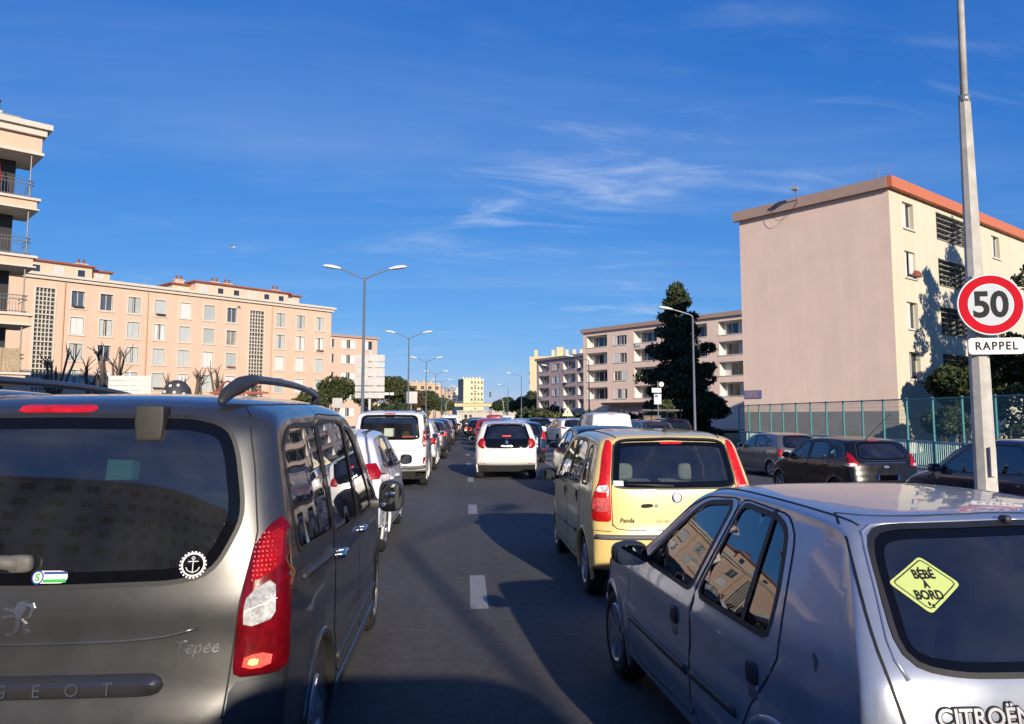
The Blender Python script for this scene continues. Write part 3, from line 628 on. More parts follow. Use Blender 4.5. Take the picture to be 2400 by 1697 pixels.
    # stickers
    sk = c.patch('B', rpoly([(.005, 1.097), (.13, 1.097), (.13, 1.14), (.005, 1.14)], 1, .01), .0055, M_WHITE, 'sticker', B, .03, thick=0); c.patch('B', [(.046, 1.128), (.126, 1.128), (.126, 1.137), (.046, 1.137)], .0065, mat('sticker_blue', (.02, .06, .30), .5), 'print', sk, .03, thick=0); c.patch('B', [(.046, 1.1), (.126, 1.1), (.126, 1.111), (.046, 1.111)], .0065, mat('sticker_green', (.03, .42, .06), .5), 'print', sk, .03, thick=0)
    ci = [(.026 + .021 * math.cos(t), 1.118 + .024 * math.sin(t)) for t in np.linspace(0, 6.28, 18)[:-1]]; c.patch('B', ci, .0063, mat('sticker_blue', (.02, .06, .30), .5), 'print', sk, .03, thick=0); c.patch('B', [((a - .026) * .78 + .026, (b - 1.118) * .78 + 1.118) for a, b in ci], .0068, M_WHITE, 'print', sk, .03, thick=0); c.text('S', .026, 1.118, .036, MATS['sticker_green'], off=.0072, parent=sk, name='print', bold=.001)
    ax, az = .565, 1.152
    def circ(r, n=28): return np.array([(ax + r * math.cos(t), az + r * math.sin(t)) for t in np.linspace(0, 2 * math.pi, n, endpoint=False)])
    an = c.ring('B', circ(.042), circ(.036), .0055, M_WHITE, 'anchor_sticker', B)
    mb = MB()
    for k in range(22):
        t = 2 * math.pi * k / 22; mb2 = [(ax + r * math.cos(t + s_), az + r * math.sin(t + s_)) for r, s_ in ((.043, -.07), (.048, -.07), (.048, .07), (.043, .07))]; mb.add([c.hit('B', a, b)[0] + np.array((0, -.006, 0)) for a, b in mb2], [(0, 1, 2, 3)])
    for line in ([(0, .018), (0, -.026)], [(-.018, .012), (.018, .012)], [(-.024, -.008), (-.017, -.02), (0, -.027), (.017, -.02), (.024, -.008)], [(0, .018), (.006, .024), (0, .030), (-.006, .024), (0, .018)]):
        mb.tube([c.hit('B', ax + a, az + b)[0] + np.array((0, -.006, 0)) for a, b in line], .0019, 5)
    mb.build('anchor_mark', M_WHITE, an)
    # roof rails
    for sg in (1, -1):
        pts = [(sg * .585, .42, 1.79), (sg * .60, .50, 1.845), (sg * .61, .62, 1.866), (sg * .625, 1.1, 1.872), (sg * .62, 1.7, 1.868), (sg * .60, 2.2, 1.84), (sg * .59, 2.35, 1.82), (sg * .58, 2.42, 1.775)]
        mb = MB(); mb.tube(chaikin(pts[2:], 2, False), .019, 8); o = mb.build('roof_rail', mat('satin_alloy', (.10, .11, .13), .35, .6), c.root, True)
        fb = MB(); fb.tube(chaikin([(sg * .575, .30, 1.752), (sg * .585, .36, 1.795), (sg * .597, .47, 1.828), (sg * .605, .58, 1.850), (sg * .61, .70, 1.866)], 2, False), np.interp(np.linspace(0, 1, 20), [0, .25, .55, .8, 1], [.010, .028, .036, .028, .020]), 10); fb.build('rail_foot', M_PLASTIC, o, True); fb = MB(); sellip(fb, (sg * .59, 2.34, 1.80), (.025, .10, .04), .8, 10); fb.build('rail_foot', M_PLASTIC, o, True)
    c.mirror(3.02, 1.10, (.095, .07, .115), M_PLASTIC, .165)
    c.handle(1.40, .965, .17, .04, M_CHROME, 0); c.handle(2.30, .965, .17, .04, M_CHROME, 1)
    for sd in (1, -1):
        x = 'R' if sd > 0 else 'L'
        c.bead(x, [(.42, 1.035), (1.2, 1.0)], .016, M_PLASTIC, 'sliding_rail', off=.0, smooth=0); c.bead(x, [(1.27, .46), (3.05, .46)], .020, M_PLASTIC, 'side_moulding', c.door_obj.get((0, sd)), off=.0, smooth=0)
        c.patch(x, rpoly([(1.2, .21), (3.12, .21), (3.12, .33), (1.2, .33)], 1, .06), .006, paint('deep_blue_grey', (.03, .034, .042), .4), 'sill', g=.08)
        c.seam(x, [(1.235, 1.71), (1.22, 1.76), (1.24, 1.79)], .008)
        fl = MB(); y0, z0, r = .80, .33, .385
        sm = np.array([(y0 + (r + dd_) * math.cos(t), z0 + (r + dd_) * math.sin(t)) for dd_, t in [(0, a) for a in np.linspace(.25, 2.9, 20)]]); c.bead(x, sm, .014, pm, 'arch_flare', off=-.002, smooth=0)
    c.cabin(1.1, 2.2, 1.25, 1.75, .7)
    pc = MB(); pc.obox((-.75, .52, .95), (1.5, 0, 0), (0, .35, .0), (0, 0, .02)); pc.build('parcel_shelf', M_CABIN, c.root)
    gb = MB(); gb.obox((.0, .62, 1.42), (.10, .02, 0), (0, .02, .13), (.02, .03, 0)); gb.build('hanging_bag', mat('turquoise_cloth', (.02, .30, .27), .6), c.root)
    return c

def build_saxo():
    pm = paint('silver_blue', (.37, .405, .48), .50, .33, .06)
    out = [(.35, .24), (.10, .27), (.02, .36), (0, .48), (.01, .60), (.05, .68), (.06, .76), (.075, .85), (.10, .92), (.16, 1.0), (.28, 1.16), (.40, 1.29), (.47, 1.332), (.58, 1.352), (1.0, 1.374), (1.5, 1.375), (1.80, 1.345), (2.0, 1.285),
           (2.45, .99), (2.62, .905), (2.85, .86), (3.3, .77), (3.55, .66), (3.67, .52), (3.69, .36), (3.6, .24), (3.3, .2), (1.0, .2)]
    wf = [(1.56, .865), (2.28, .875), (2.24, .92), (1.86, 1.205), (1.74, 1.262), (1.43, 1.298)]
    wr = [(.74, .865), (1.47, .862), (1.34, 1.300), (.98, 1.285), (.87, 1.245), (.77, 1.02)]
    rw = sym([(.0, .915), (.45, .920), (.58, .94), (.615, .99), (.572, 1.21), (.535, 1.288), (.45, 1.306), (0, 1.313)])
    ws = sym([(.0, .93), (.58, .93), (.62, .97), (.50, 1.27), (.42, 1.30), (0, 1.31)])
    c = Car('silver_hatchback', 'silver blue five door hatchback with yellow diamond sign in its rear window', out, [(0, .70), (.14, .775), (.8, .80), (2.6, .80), (3.2, .77), (3.7, .62)], [(0, .86), (3.7, .84)],
            .44, pm, .026, 30, .04, Rr=.115, Rt=.06, Rf=.38, n=2.9, arches=[(.62, .27, .315, .285, .17, 7), (3.0, .27, .325, .285, .17, 7)], wins=[(wf, M_GLASS_CL, 0), (wr, M_GLASS_DK if False else M_GLASS, 1)],
            doors=[[(1.50, .30), (1.515, .86), (1.37, 1.318), (1.76, 1.288), (1.92, 1.225), (2.42, .88), (2.55, .80), (2.58, .60), (2.55, .36), (2.4, .28)], [(.94, .44), (.82, .62), (.66, .78), (.66, .88), (.80, 1.23), (.90, 1.30), (1.36, 1.32), (1.5, .86), (1.49, .30), (1.06, .29)]], loc=(1.967, 2.25), yaw=-3.8,
            rearwin=rw, screen=ws, frit=.03, seam_top=9, swage=[(.80, .007, .007, .1, 3.4), (.60, .004, .006, .1, 3.4), (.36, -.006, .008, .1, 3.5)], tsoft=.03, group=None)
    B = c.rearglass
    for sg in (1, -1):
        f = lambda p: [(sg * a, b) for a, b in p]
        c.seam('B', f([(.62, .62), (.665, .80), (.685, .92), (.672, 1.05), (.625, 1.22), (.585, 1.315), (.53, 1.335)]), .009, smooth=2)
        c.bead('B', f([(.0, 1.328), (.43, 1.322), (.535, 1.312), (.568, 1.28), (.62, 1.08), (.648, .97), (.625, .905)]), .007, pm, 'window_surround', off=.0, smooth=2)
        tl = rpoly([(sg * a, b) for a, b in [(.55, .56), (.56, .70), (.60, .73), (.735, .73), (.765, .70), (.765, .56)]], 1, .03); c.patch('B', tl, .004, M_RED, 'tail_lamp', g=.03, dome=.015, dw=.04)
        c.bead('T', f([(.54, .50), (.555, .8), (.558, 1.2), (.55, 1.6), (.53, 1.86)]), .005, M_RUBBER, 'roof_gutter', off=.0, smooth=1)
    c.seam('B', [(-.53, 1.335), (0, 1.344), (.53, 1.335)], .009)
    c.patch('B', rpoly([(-.77, .28), (.77, .28), (.79, .5), (.76, .62), (-.76, .62), (-.79, .5)], 1, .05), .012, pm, 'rear_bumper', g=.05, dome=.012, dw=.04); c.plate(.73)
    c.text('CITROËN', -.42, .808, .070, M_BLACKP, off=.003, bold=.005, name='letter_outline'); c.text('CITROËN', -.42, .808, .070, mat('pale_lettering', (.42, .43, .46), .45, .3), off=.006, bold=.001)
    wj = MB(); p, nn, d = c.hit('B', -.01, 1.322); sellip(wj, (-.01, p[1] - .005, 1.333), (.014, .022, .014), .6, 8); wj.build('washer_jet', M_PLASTIC, c.root, True)
    # yellow diamond sign behind the glass
    ct = np.array((-.445, 1.150)); dia = [(-.115, .004), (.026, .076), (.115, .0), (-.026, -.078)]
    def dpoly(k): return [(ct[0] + a * k, ct[1] + b * k) for a, b in dia]
    ds = c.patch('B', rpoly(dpoly(1.02), .014, .008), .0045, mat('sign_yellow', (.50, .60, .20), .6, spec=.2), 'diamond_sign', B, .04, thick=0)
    c.ring('B', rpoly(dpoly(.90), .012, .008), inset(rpoly(dpoly(.90), .012, .008), .0028), .0055, M_BLACKP, 'border_line', ds)
    for t, a, b, sz in (('BÉBÉ', .008, .028, .034), ('À', .0, .0, .026), ('BORD', -.006, -.028, .034)): c.text(t, ct[0] + a, ct[1] + b, sz, M_BLACKP, off=.0058, parent=ds, bold=.0012, rot=.0)
    for a, b in ((-.018, -.052), (-.008, -.058)):
        c.patch('B', [(ct[0] + a + .004 * math.cos(t), ct[1] + b + .006 * math.sin(t)) for t in np.linspace(0, 6.28, 10)[:-1]], .0058, M_BLACKP, 'footprint', ds, .03, thick=0)
    c.mirror(2.27, .92, (.10, .065, .065), M_PLASTIC, .125)
    for (y, d) in ((1.72, 0), (.83, 1)): c.handle(y, .715, .095, .085, M_PLASTIC, d, 'flap')
    for sd in (1, -1):
        x = 'R' if sd > 0 else 'L'
        c.bead(x, [(1.53, .50), (2.52, .50)], .022, M_PLASTIC, 'side_moulding', c.door_obj.get((0, sd)), off=-.004, smooth=0); c.bead(x, [(.97, .51), (1.47, .505)], .022, M_PLASTIC, 'side_moulding', c.door_obj.get((1, sd)), off=-.004, smooth=0)
        c.seam(x, [(.97, .87), (1.02, 1.31)], .03, M_RUBBER, .004, 'window_bar', c.door_obj.get((1, sd)))
    # paint damage on the rear quarter
    c.patch('L', rpoly([(.405, .885), (.44, .905), (.45, .893), (.43, .880), (.412, .845), (.404, .85)], .006, .01), .0015, mat('chipped_paint', (.16, .13, .10), .8, var=.5, vscale=60), 'paint_chip', g=.02, thick=0)
    c.cabin(.86, 1.55, .95, 1.33, .55)
    return c

def build_panda():
    pm = paint('pale_yellow', (.75, .58, .22), 0.0, .34, .05)
    out = [(.40, .25), (.14, .27), (.03, .34), (0, .46), (-.005, .60), (.02, .68), (.03, .80), (.045, .95), (.06, 1.05), (.13, 1.25), (.21, 1.44), (.26, 1.495), (.36, 1.53), (.8, 1.56), (1.4, 1.565), (1.9, 1.54), (2.15, 1.49), (2.45, 1.30), (2.80, 1.06), (2.95, 1.0), (3.25, .90), (3.42, .78), (3.52, .60), (3.53, .38), (3.45, .24), (3.1, .2), (1.0, .2)]
    w0 = [(1.62, 1.01), (2.36, .985), (2.42, 1.02), (2.12, 1.36), (1.98, 1.44), (1.62, 1.455)]
    w1 = [(.80, 1.03), (1.55, 1.012), (1.55, 1.455), (1.0, 1.45), (.84, 1.40)]
    w2 = [(.38, 1.05), (.70, 1.04), (.74, 1.38), (.66, 1.42), (.52, 1.38)]
    rw = sym([(.0, 1.035), (.45, 1.04), (.555, 1.055), (.575, 1.10), (.535, 1.40), (.50, 1.455), (.40, 1.472), (0, 1.482)])
    ws = sym([(.0, 1.06), (.60, 1.06), (.64, 1.10), (.55, 1.44), (.48, 1.475), (0, 1.49)])
    c = Car('yellow_hatchback', 'pale yellow boxy hatchback with tall pillar lamps in the right lane', out, [(0, .70), (.14, .765), (.7, .785), (2.5, .785), (3.0, .76), (3.54, .64)], [(0, 1.03), (3.5, .96)],
            .30, pm, .030, 28, .045, Rr=.17, Rt=.11, Rf=.38, n=3.2, arches=[(.56, .29, .325, .285, .17, 6), (2.86, .29, .325, .285, .17, 6)], wins=[(w0, M_GLASS_CL, 0), (w1, M_GLASS_CL, 1), (w2, M_GLASS)], glass2=M_GLASS_CL,
            doors=[[(1.585, .30), (1.585, 1.475), (2.02, 1.46), (2.17, 1.38), (2.48, 1.02), (2.52, .9), (2.50, .36), (2.4, .29)], [(.96, .44), (.80, .66), (.775, .8), (.77, 1.02), (.81, 1.42), (.98, 1.475), (1.575, 1.475), (1.575, .30), (1.05, .30)]], loc=(1.92, 7.03), yaw=-0.5,
            rearwin=rw, screen=ws, frit=.06, group=None)
    B = c.rearglass
    for sg in (1, -1):
        S = lambda p: [(sg * a, b) for a, b in p]
        lp = c.patch('B', rpoly(S([(.595, .74), (.60, 1.04), (.592, 1.12), (.545, 1.44), (.56, 1.475), (.60, 1.47), (.64, 1.36), (.69, 1.10), (.735, 1.0), (.757, .90), (.757, .74)]), 1, .03), .005, M_REDF, 'tail_lamp', g=.03, dome=.012, dw=.03, blend=.7)
        c.patch('B', rpoly(S([(.605, 1.0), (.605, 1.06), (.70, 1.06), (.73, 1.0)]), 1, .03), .0175, M_CLEAR, 'indicator_lens', lp, .03, blend=.7)
        c.patch('B', rpoly(S([(.607, .83), (.607, .95), (.742, .95), (.752, .83)]), 1, .03), .0175, lens_mat('pink_lens', (.62, .10, .10), None, 0, 70.0, .6), 'fluted_lens', lp, .03, blend=.7)
        c.seam('B', S([(.585, .70), (.59, 1.0), (.545, 1.38), (.53, 1.48)]), .007)
        c.bead('T', S([(.50, .30), (.535, .6), (.54, 1.2), (.53, 1.9)]), .006, M_RUBBER, 'roof_gutter', off=.001)
    c.seam('B', [(-.585, .72), (-.555, .675), (-.4, .665), (.4, .665), (.555, .675), (.585, .72)], .008, smooth=2)
    c.bead('B', [(-.735, .603), (-.6, .603), (0, .603), (.6, .603), (.735, .603)], .026, mat('grey_bumper_plastic', (.10, .10, .105), .55), 'bumper_strip', off=-.006, smooth=0)
    c.seam('B', [(-.75, .66), (-.6, .655)], .006); c.seam('B', [(.75, .66), (.6, .655)], .006)
    c.plate(.47)
    c.patch('B', rpoly([(-.33, .868), (-.32, .898), (-.215, .902), (-.205, .872), (-.29, .862)], 1, .02), .004, M_BLACKP, 'tailgate_handle', g=.03)
    c.patch('B', rpoly([(-.205, .868), (-.20, .90), (-.165, .90), (-.165, .868)], 1, .02), .006, M_CHROME, 'lock', g=.03)
    bd = c.patch('B', [(.012 + .047 * math.cos(t), .955 + .047 * math.sin(t)) for t in np.linspace(0, 6.28, 24)[:-1]], .006, M_CHROME, 'round_badge', g=.03, dome=.006, dw=.03); c.patch('B', [(.012 + .032 * math.cos(t), .955 + .032 * math.sin(t)) for t in np.linspace(0, 6.28, 20)[:-1]], .015, mat('badge_grey_blue', (.22, .24, .34), .3, .5), 'badge_face', bd, .03)
    c.text('Panda', -.455, .752, .055, M_BLACKP, off=.003, bold=.001, shear=.12); c.text('MULTIJET', -.12, .742, .032, mat('faded_grey_print', (.30, .26, .16), .5), off=.003)
    c.patch('B', [(-.565, 1.06), (-.475, 1.06), (-.475, 1.105), (-.565, 1.105)], .006, M_WHITE, 'sticker', B, .03, thick=0)
    c.patch('B', rpoly([(-.10, 1.437), (.12, 1.437), (.12, 1.457), (-.10, 1.457)], 1, .02), .005, M_REDF, 'high_stop_lamp', B, g=.03, dome=.004, dw=.01)
    wp = MB(); wp.tube([c.hit('B', a, b)[0] + np.array((0, -.025, 0)) for a, b in ((-.02, 1.06), (-.2, 1.068), (-.45, 1.075))], [.016, .01, .008], 6); wp.build('rear_wiper', M_PLASTIC, c.root, True)
    at = MB(); at.tube([(.06, .62, 1.545), (.06, .60, 1.575), (.06, .585, 1.60), (.06, .50, 1.72), (.06, .42, 1.83)], [.022, .012, .005, .0035, .003], 6); at.build('aerial', M_PLASTIC, c.root, True)
    c.mirror(2.42, 1.0, (.11, .075, .075), M_PLASTIC, .155)
    c.handle(1.76, .885, .10, .075, M_PLASTIC, 0, 'pad'); c.handle(.93, .915, .10, .075, M_PLASTIC, 1, 'pad')
    for sd in (1, -1):
        x = 'R' if sd > 0 else 'L'; c.bead(x, [(1.62, .53), (2.48, .52)], .02, M_PLASTIC, 'side_moulding', c.door_obj.get((0, sd)), off=-.004, smooth=0); c.bead(x, [(.96, .545), (1.55, .535)], .02, M_PLASTIC, 'side_moulding', c.door_obj.get((1, sd)), off=-.004, smooth=0)
    c.cabin(1.0, 1.75, .95, 1.5, .55, cm=mat('grey_seat_cloth', (.17, .18, .18), .85, var=.2, vscale=20)); sh = MB(); sh.rbox(-.56, .56, .22, .72, .985, 1.005, .008); sh.build('parcel_shelf', MATS['grey_seat_cloth'], c.root)  # shelf added so its sunlit top brightens the view through the glass
    return c
# ------------------------------------------------------------------ the other cars
def sc(pts, L, H, L0, H0): return [(a * L / L0, .2 + (b - .2) * (H - .2) / (H0 - .2)) for a, b in pts]
HATCH = [(.45, .30), (.14, .33), (.02, .40), (0, .5), (.01, .62), (.05, .72), (.07, .9), (.12, 1.0), (.3, 1.25), (.42, 1.38), (.55, 1.43), (1.0, 1.47), (1.6, 1.48), (2.0, 1.45), (2.3, 1.36), (2.85, 1.03), (3.0, .97), (3.5, .86), (3.8, .7), (3.95, .5), (3.93, .32), (3.8, .22), (3.4, .2), (1.0, .2)]
SUV = [(.45, .36), (.14, .38), (.02, .46), (0, .56), (.01, .68), (.04, .8), (.06, 1.0), (.12, 1.1), (.28, 1.36), (.38, 1.47), (.55, 1.53), (1.1, 1.57), (1.9, 1.58), (2.3, 1.53), (2.6, 1.43), (3.1, 1.12), (3.3, 1.05), (3.8, .96), (4.1, .8), (4.2, .55), (4.17, .36), (4.0, .26), (3.6, .25), (1.0, .25)]
VAN = [(.5, .34), (.14, .36), (.02, .43), (0, .5), (.02, .66), (.03, .9), (.05, 1.15), (.11, 1.6), (.15, 1.72), (.24, 1.79), (.5, 1.82), (1.3, 1.84), (2.2, 1.82), (2.6, 1.74), (2.9, 1.62), (3.4, 1.22), (3.55, 1.12), (4.0, .98), (4.15, .8), (4.21, .55), (4.18, .34), (4.0, .22), (3.2, .2), (1.2, .2)]
KIND = {
 'hatch': dict(o=HATCH, L=3.95, H=1.48, belt=.97, tum=.40, w=[[(1.0, 1.0), (1.76, .97), (1.76, 1.37), (1.22, 1.37), (1.02, 1.27)], [(1.84, .965), (2.72, .955), (2.76, .99), (2.32, 1.27), (2.1, 1.355), (1.84, 1.37)], [(.60, 1.05), (.92, 1.01), (.94, 1.26), (.86, 1.28)]],
   rw=[(.0, .99), (.48, 1.0), (.60, 1.03), (.60, 1.08), (.50, 1.34), (.40, 1.375), (0, 1.385)], ws=[(.0, 1.03), (.6, 1.03), (.64, 1.07), (.52, 1.36), (.45, 1.4), (0, 1.41)], ar=[(.68, .29, .33, .30, .19, 5), (3.2, .29, .33, .30, .19, 5)],
   d=[[(1.8, .3), (1.8, 1.39), (2.12, 1.375), (2.35, 1.3), (2.82, .98), (2.85, .5), (2.8, .3)], [(1.08, .48), (.96, .72), (.95, 1.0), (1.0, 1.3), (1.2, 1.39), (1.79, 1.39), (1.79, .3), (1.15, .3)]]),
 'suv': dict(o=SUV, L=4.2, H=1.58, belt=1.06, tum=.36, w=[[(1.05, 1.1), (1.9, 1.07), (1.9, 1.48), (1.3, 1.48), (1.08, 1.38)], [(1.98, 1.065), (2.95, 1.05), (3.0, 1.09), (2.6, 1.36), (2.35, 1.46), (1.98, 1.48)], [(.62, 1.15), (.95, 1.11), (.97, 1.36), (.86, 1.38)]],
   rw=[(.0, 1.08), (.5, 1.09), (.62, 1.12), (.62, 1.18), (.52, 1.44), (.42, 1.475), (0, 1.485)], ws=[(.0, 1.12), (.62, 1.12), (.66, 1.16), (.54, 1.46), (.47, 1.5), (0, 1.51)], ar=[(.76, .34, .37, .34, .21, 5), (3.38, .34, .37, .34, .21, 5)], d=[]),
 'van': dict(o=VAN, L=4.21, H=1.84, belt=1.12, tum=.16, w=[[(1.25, 1.10), (2.1, 1.07), (2.1, 1.66), (1.25, 1.68)], [(2.18, 1.06), (3.0, 1.05), (3.04, 1.1), (2.62, 1.55), (2.45, 1.64), (2.18, 1.66)], [(.40, 1.16), (1.15, 1.12), (1.15, 1.67), (.55, 1.67), (.44, 1.58)]],
   rw=[(.0, 1.14), (.55, 1.14), (.66, 1.16), (.68, 1.2), (.63, 1.66), (.55, 1.71), (0, 1.72)], ws=[(.0, 1.16), (.66, 1.16), (.7, 1.22), (.6, 1.68), (.5, 1.72), (0, 1.735)], ar=[(.82, .31, .35, .315, .2, 6), (3.5, .31, .35, .315, .2, 6)],
   d=[[(2.14, .3), (2.14, 1.70), (2.48, 1.68), (2.66, 1.58), (3.08, 1.08), (3.1, .5), (3.05, .3)], [(1.2, .42), (1.2, 1.72), (2.13, 1.70), (2.13, .3), (1.3, .3)]])}
def gen(name, label, kind, pm, loc, yaw=0.0, L=None, H=None, hw=.86, fine=False, tl=None, tlm=None, group='cars queuing in the traffic', cat='car', plate=.62, ds=None, z=0.0, clad=None, rearglass=True, spoiler=True, rim=5, glass=None, hstop=True, glass2=None):
    k = KIND[kind]; L = L or k['L']; H = H or k['H']; S = lambda p: sc(p, L, H, k['L'], k['H']); Z = lambda p: [(a * hw / .86, b) for a, b in sc([(0, q[1]) for q in p], 1, H, 1, k['H'])] if False else [(a * hw / .86, .2 + (b - .2) * (H - .2) / (k['H'] - .2)) for a, b in p]
    if fine: kw = dict(ds=ds or .05, K=18, g=.075)
    else: kw = dict(ds=ds or .09, K=10, g=.16)
    b = .2 + (k['belt'] - .2) * (H - .2) / (k['H'] - .2)
    ar = [(a[0] * L / k['L'], a[1], a[2], a[3], a[4], rim) for a in k['ar']]
    if clad: ar = [a + (clad,) for a in ar]
    gm = glass or (M_GLASS if fine else M_FARGLASS); W = [(S(k['w'][0]), gm, 1 if fine and k['d'] else None), (S(k['w'][1]), gm, 0 if fine and k['d'] else None), (S(k['w'][2]), gm)]
    if kind == 'van' and not rearglass: W = W[1:2]
    c = Car(name, label, S(k['o']), [(0, hw - .09), (.15 * L / 4, hw - .02), (.8, hw), (L * .72, hw), (L * .88, hw - .05), (L, hw - .2)], [(0, b), (L, b - .06)], k['tum'], pm, Rr=.2 if kind != 'van' else .14, Rt=.095 if kind != 'van' else .11, Rf=.4, n=3.0 if kind != 'van' else 3.6,
            arches=ar, wins=W, doors=[S(d) for d in k['d']] if fine else (), group=group, loc=loc, yaw=yaw, cat=cat, fine=fine, rearwin=sym(Z(k['rw'])) if rearglass else None, screen=sym(Z(k['ws'])), frit=.045, glass2=glass2, swage=[(b - .05, .006, .01, .1, L), (.55, .004, .008, .1, L)], **kw)
    c.root.location.z = z
    t = tl or [(hw - .26, b - .24), (hw - .24, b - .05), (hw - .02, b - .01), (hw - .0, b - .08), (hw - .01, b - .26)]
    for sg in (1, -1): c.patch('B', rpoly([(sg * a, q) for a, q in t], 1, .04 if fine else .1), .004, tlm or M_RED, 'tail_lamp', g=.05 if fine else .2, dome=.015 if fine else 0, dw=.04, blend=.7)
    if kind != 'x':
        bp = rpoly([(-hw + .03, .37), (hw - .03, .37), (hw - .02, .46), (-hw + .02, .46)], 1, .08); c.patch('B', bp, .006, clad or M_PLASTIC, 'rear_bumper', g=.15, dome=.01, dw=.05)
    if plate: c.plate(plate)
    if hstop: zs = H - .10 if kind == 'van' else H - .085; c.patch('B', [(-.13, zs), (.13, zs), (.13, zs + .022), (-.13, zs + .022)], .006, M_REDF, 'high_stop_lamp', g=.1)
    c.mirror(k['w'][1][1][0] * L / k['L'] - .08, b + .04, (.09, .06, .075), pm if fine else M_PLASTIC, .13)
    return c
WHITE = paint('white', (.74, .73, .70), 0, .3, .06); WHITE2 = paint('pearl_white', (.76, .77, .79), .0, .3, .05); BLACK = paint('black', (.006, .006, .007), .0, .25, coat=.2); GREY = paint('mid_grey', (.13, .138, .148), .5, .35); NAVY = paint('navy', (.012, .02, .05), .3, .28)
SILVER = paint('silver', (.42, .43, .45), .6, .34); REDP = paint('red', (.36, .02, .02), .1, .3); DGREY = paint('charcoal', (.05, .05, .055), .4, .32); BLUEP = paint('steel_blue', (.06, .10, .17), .5, .3); BEIGE = paint('champagne', (.40, .36, .29), .5, .35)
M_WINT = glass_mat('tinted_glass', (.14, .16, .16), .05)
def build_others():
    # white small hatchback ahead of the dark grey van
    c = gen('white_hatchback', 'pearl white hatchback with black mirrors just ahead of the dark grey van', 'hatch', WHITE2, (-1.86, 9.35), 0, 3.97, 1.53, .865, True, tl=[(.58, .93), (.58, 1.11), (.72, 1.125), (.845, 1.13), (.855, 1.05), (.84, .94)], tlm=M_RED, rim=6)
    c.mirror  # housings are body coloured by default; black caps sit over them
    for sg in (1, -1): c.bead('T', [(sg * .52, .75), (sg * .545, 1.2), (sg * .54, 1.9)], .010, M_RUBBER, 'roof_gutter', off=.002)
    for o in [q for q in c.root.children if q.name.startswith('mirror')]: o.data.materials[0] = M_PLASTIC
    c.handle(2.0, .86, .17, .035, None, 0); c.handle(1.15, .88, .17, .035, None, 1); c.cabin(.98, 1.95, 1.1, 1.45, .6)
    # tall white people carrier
    c = gen('white_van', 'white tall van with grey bumper trim and stacked boxes inside, in the left lane', 'van', WHITE, (-1.83, 18.6), -0.5, 4.21, 1.84, .905, True, tl=[(.79, .97), (.77, 1.12), (.80, 1.36), (.865, 1.44), (.885, 1.38), (.885, 1.05), (.85, .96)], plate=None, cat='van', rim=6, glass2=M_GLASS_CL)
    for sg in (1, -1):
        c.patch('B', rpoly([(sg * .80, 1.0), (sg * .80, 1.10), (sg * .87, 1.10), (sg * .87, 1.02)], 1, .04), .02, M_CLEAR, 'reversing_lens', g=.04); c.patch('B', rpoly([(sg * .80, .56), (sg * .80, .72), (sg * .895, .73), (sg * .895, .57)], 1, .04), .006, M_RED, 'reflector', g=.04)
        c.bead('T', [(sg * .60, .4), (sg * .66, 1.0), (sg * .66, 2.0)], .018, M_PLASTIC, 'roof_rail', off=.02)
    c.bead('B', [(-.86, .50), (-.5, .47), (.5, .47), (.86, .50)], .045, mat('grey_bumper_plastic', (.10, .10, .105), .55), 'bumper_strip', off=-.015)
    c.bead('B', [(-.62, .90), (0, .90), (.66, .90)], .03, WHITE, 'handle_strip', off=.0, smooth=0); c.text('RENAULT', .5, 1.065, .075, mat('grey_lettering', (.35, .34, .33), .4, .3), off=.004)
    c.handle(2.3, .95, .17, .04, M_PLASTIC, 0); c.handle(1.35, .95, .17, .04, M_PLASTIC, 1); c.cabin(1.1, 2.1, 1.3, 1.75, .65)
    for i, (x, y, z, w, hh, m) in enumerate(((-.3, .45, .6, .5, .62, mat('cardboard', (.36, .25, .14), .8)), (.25, .5, .6, .55, .55, mat('red_crate', (.45, .06, .03), .6)), (-.05, .55, 1.2, .22, .2, M_WHITE), (.42, .6, 1.12, .3, .10, MATS['red_crate']))):
        b = MB(); b.rbox(x - w / 2, x + w / 2, y - .15, y + .3, z, z + hh, .01); o = b.build('packed_box', m, c.root)
    # white city car, centre lane
    out = [(.5, .33), (.14, .34), (.02, .41), (0, .52), (.0, .66), (.03, .78), (.06, .95), (.13, 1.15), (.26, 1.42), (.34, 1.50), (.48, 1.535), (.9, 1.555), (1.5, 1.55), (1.9, 1.51), (2.2, 1.40), (2.72, 1.08), (2.85, 1.0), (3.2, .92), (3.5, .76), (3.6, .55), (3.58, .34), (3.4, .22), (1.0, .2)]
    W = [([(.62, 1.02), (1.35, .99), (1.35, 1.42), (.95, 1.42), (.72, 1.30)], M_WINT), ([(1.42, .98), (2.5, .97), (2.54, 1.0), (2.15, 1.32), (1.95, 1.41), (1.42, 1.43)], M_WINT)]
    rw = sym([(0, .83), (.50, .84), (.565, .86), (.63, 1.10), (.60, 1.18), (.52, 1.44), (.45, 1.475), (0, 1.485)])
    c = Car('white_city_car', 'small white city car with black glass tailgate in the middle of the road', out, [(0, .76), (.14, .82), (.6, .845), (2.6, .835), (3.1, .79), (3.6, .66)], [(0, 1.0), (3.6, .95)], .40, WHITE, .045, 20, .07, Rr=.22, Rt=.13, Rf=.4, n=2.8,
            arches=[(.52, .31, .335, .31, .2, 5), (2.98, .31, .335, .31, .18, 5)], wins=W, loc=(1.1, 21.0), yaw=0, rearwin=rw, screen=sym([(0, 1.06), (.6, 1.06), (.64, 1.1), (.52, 1.42), (.45, 1.46), (0, 1.47)]), frit=.06)
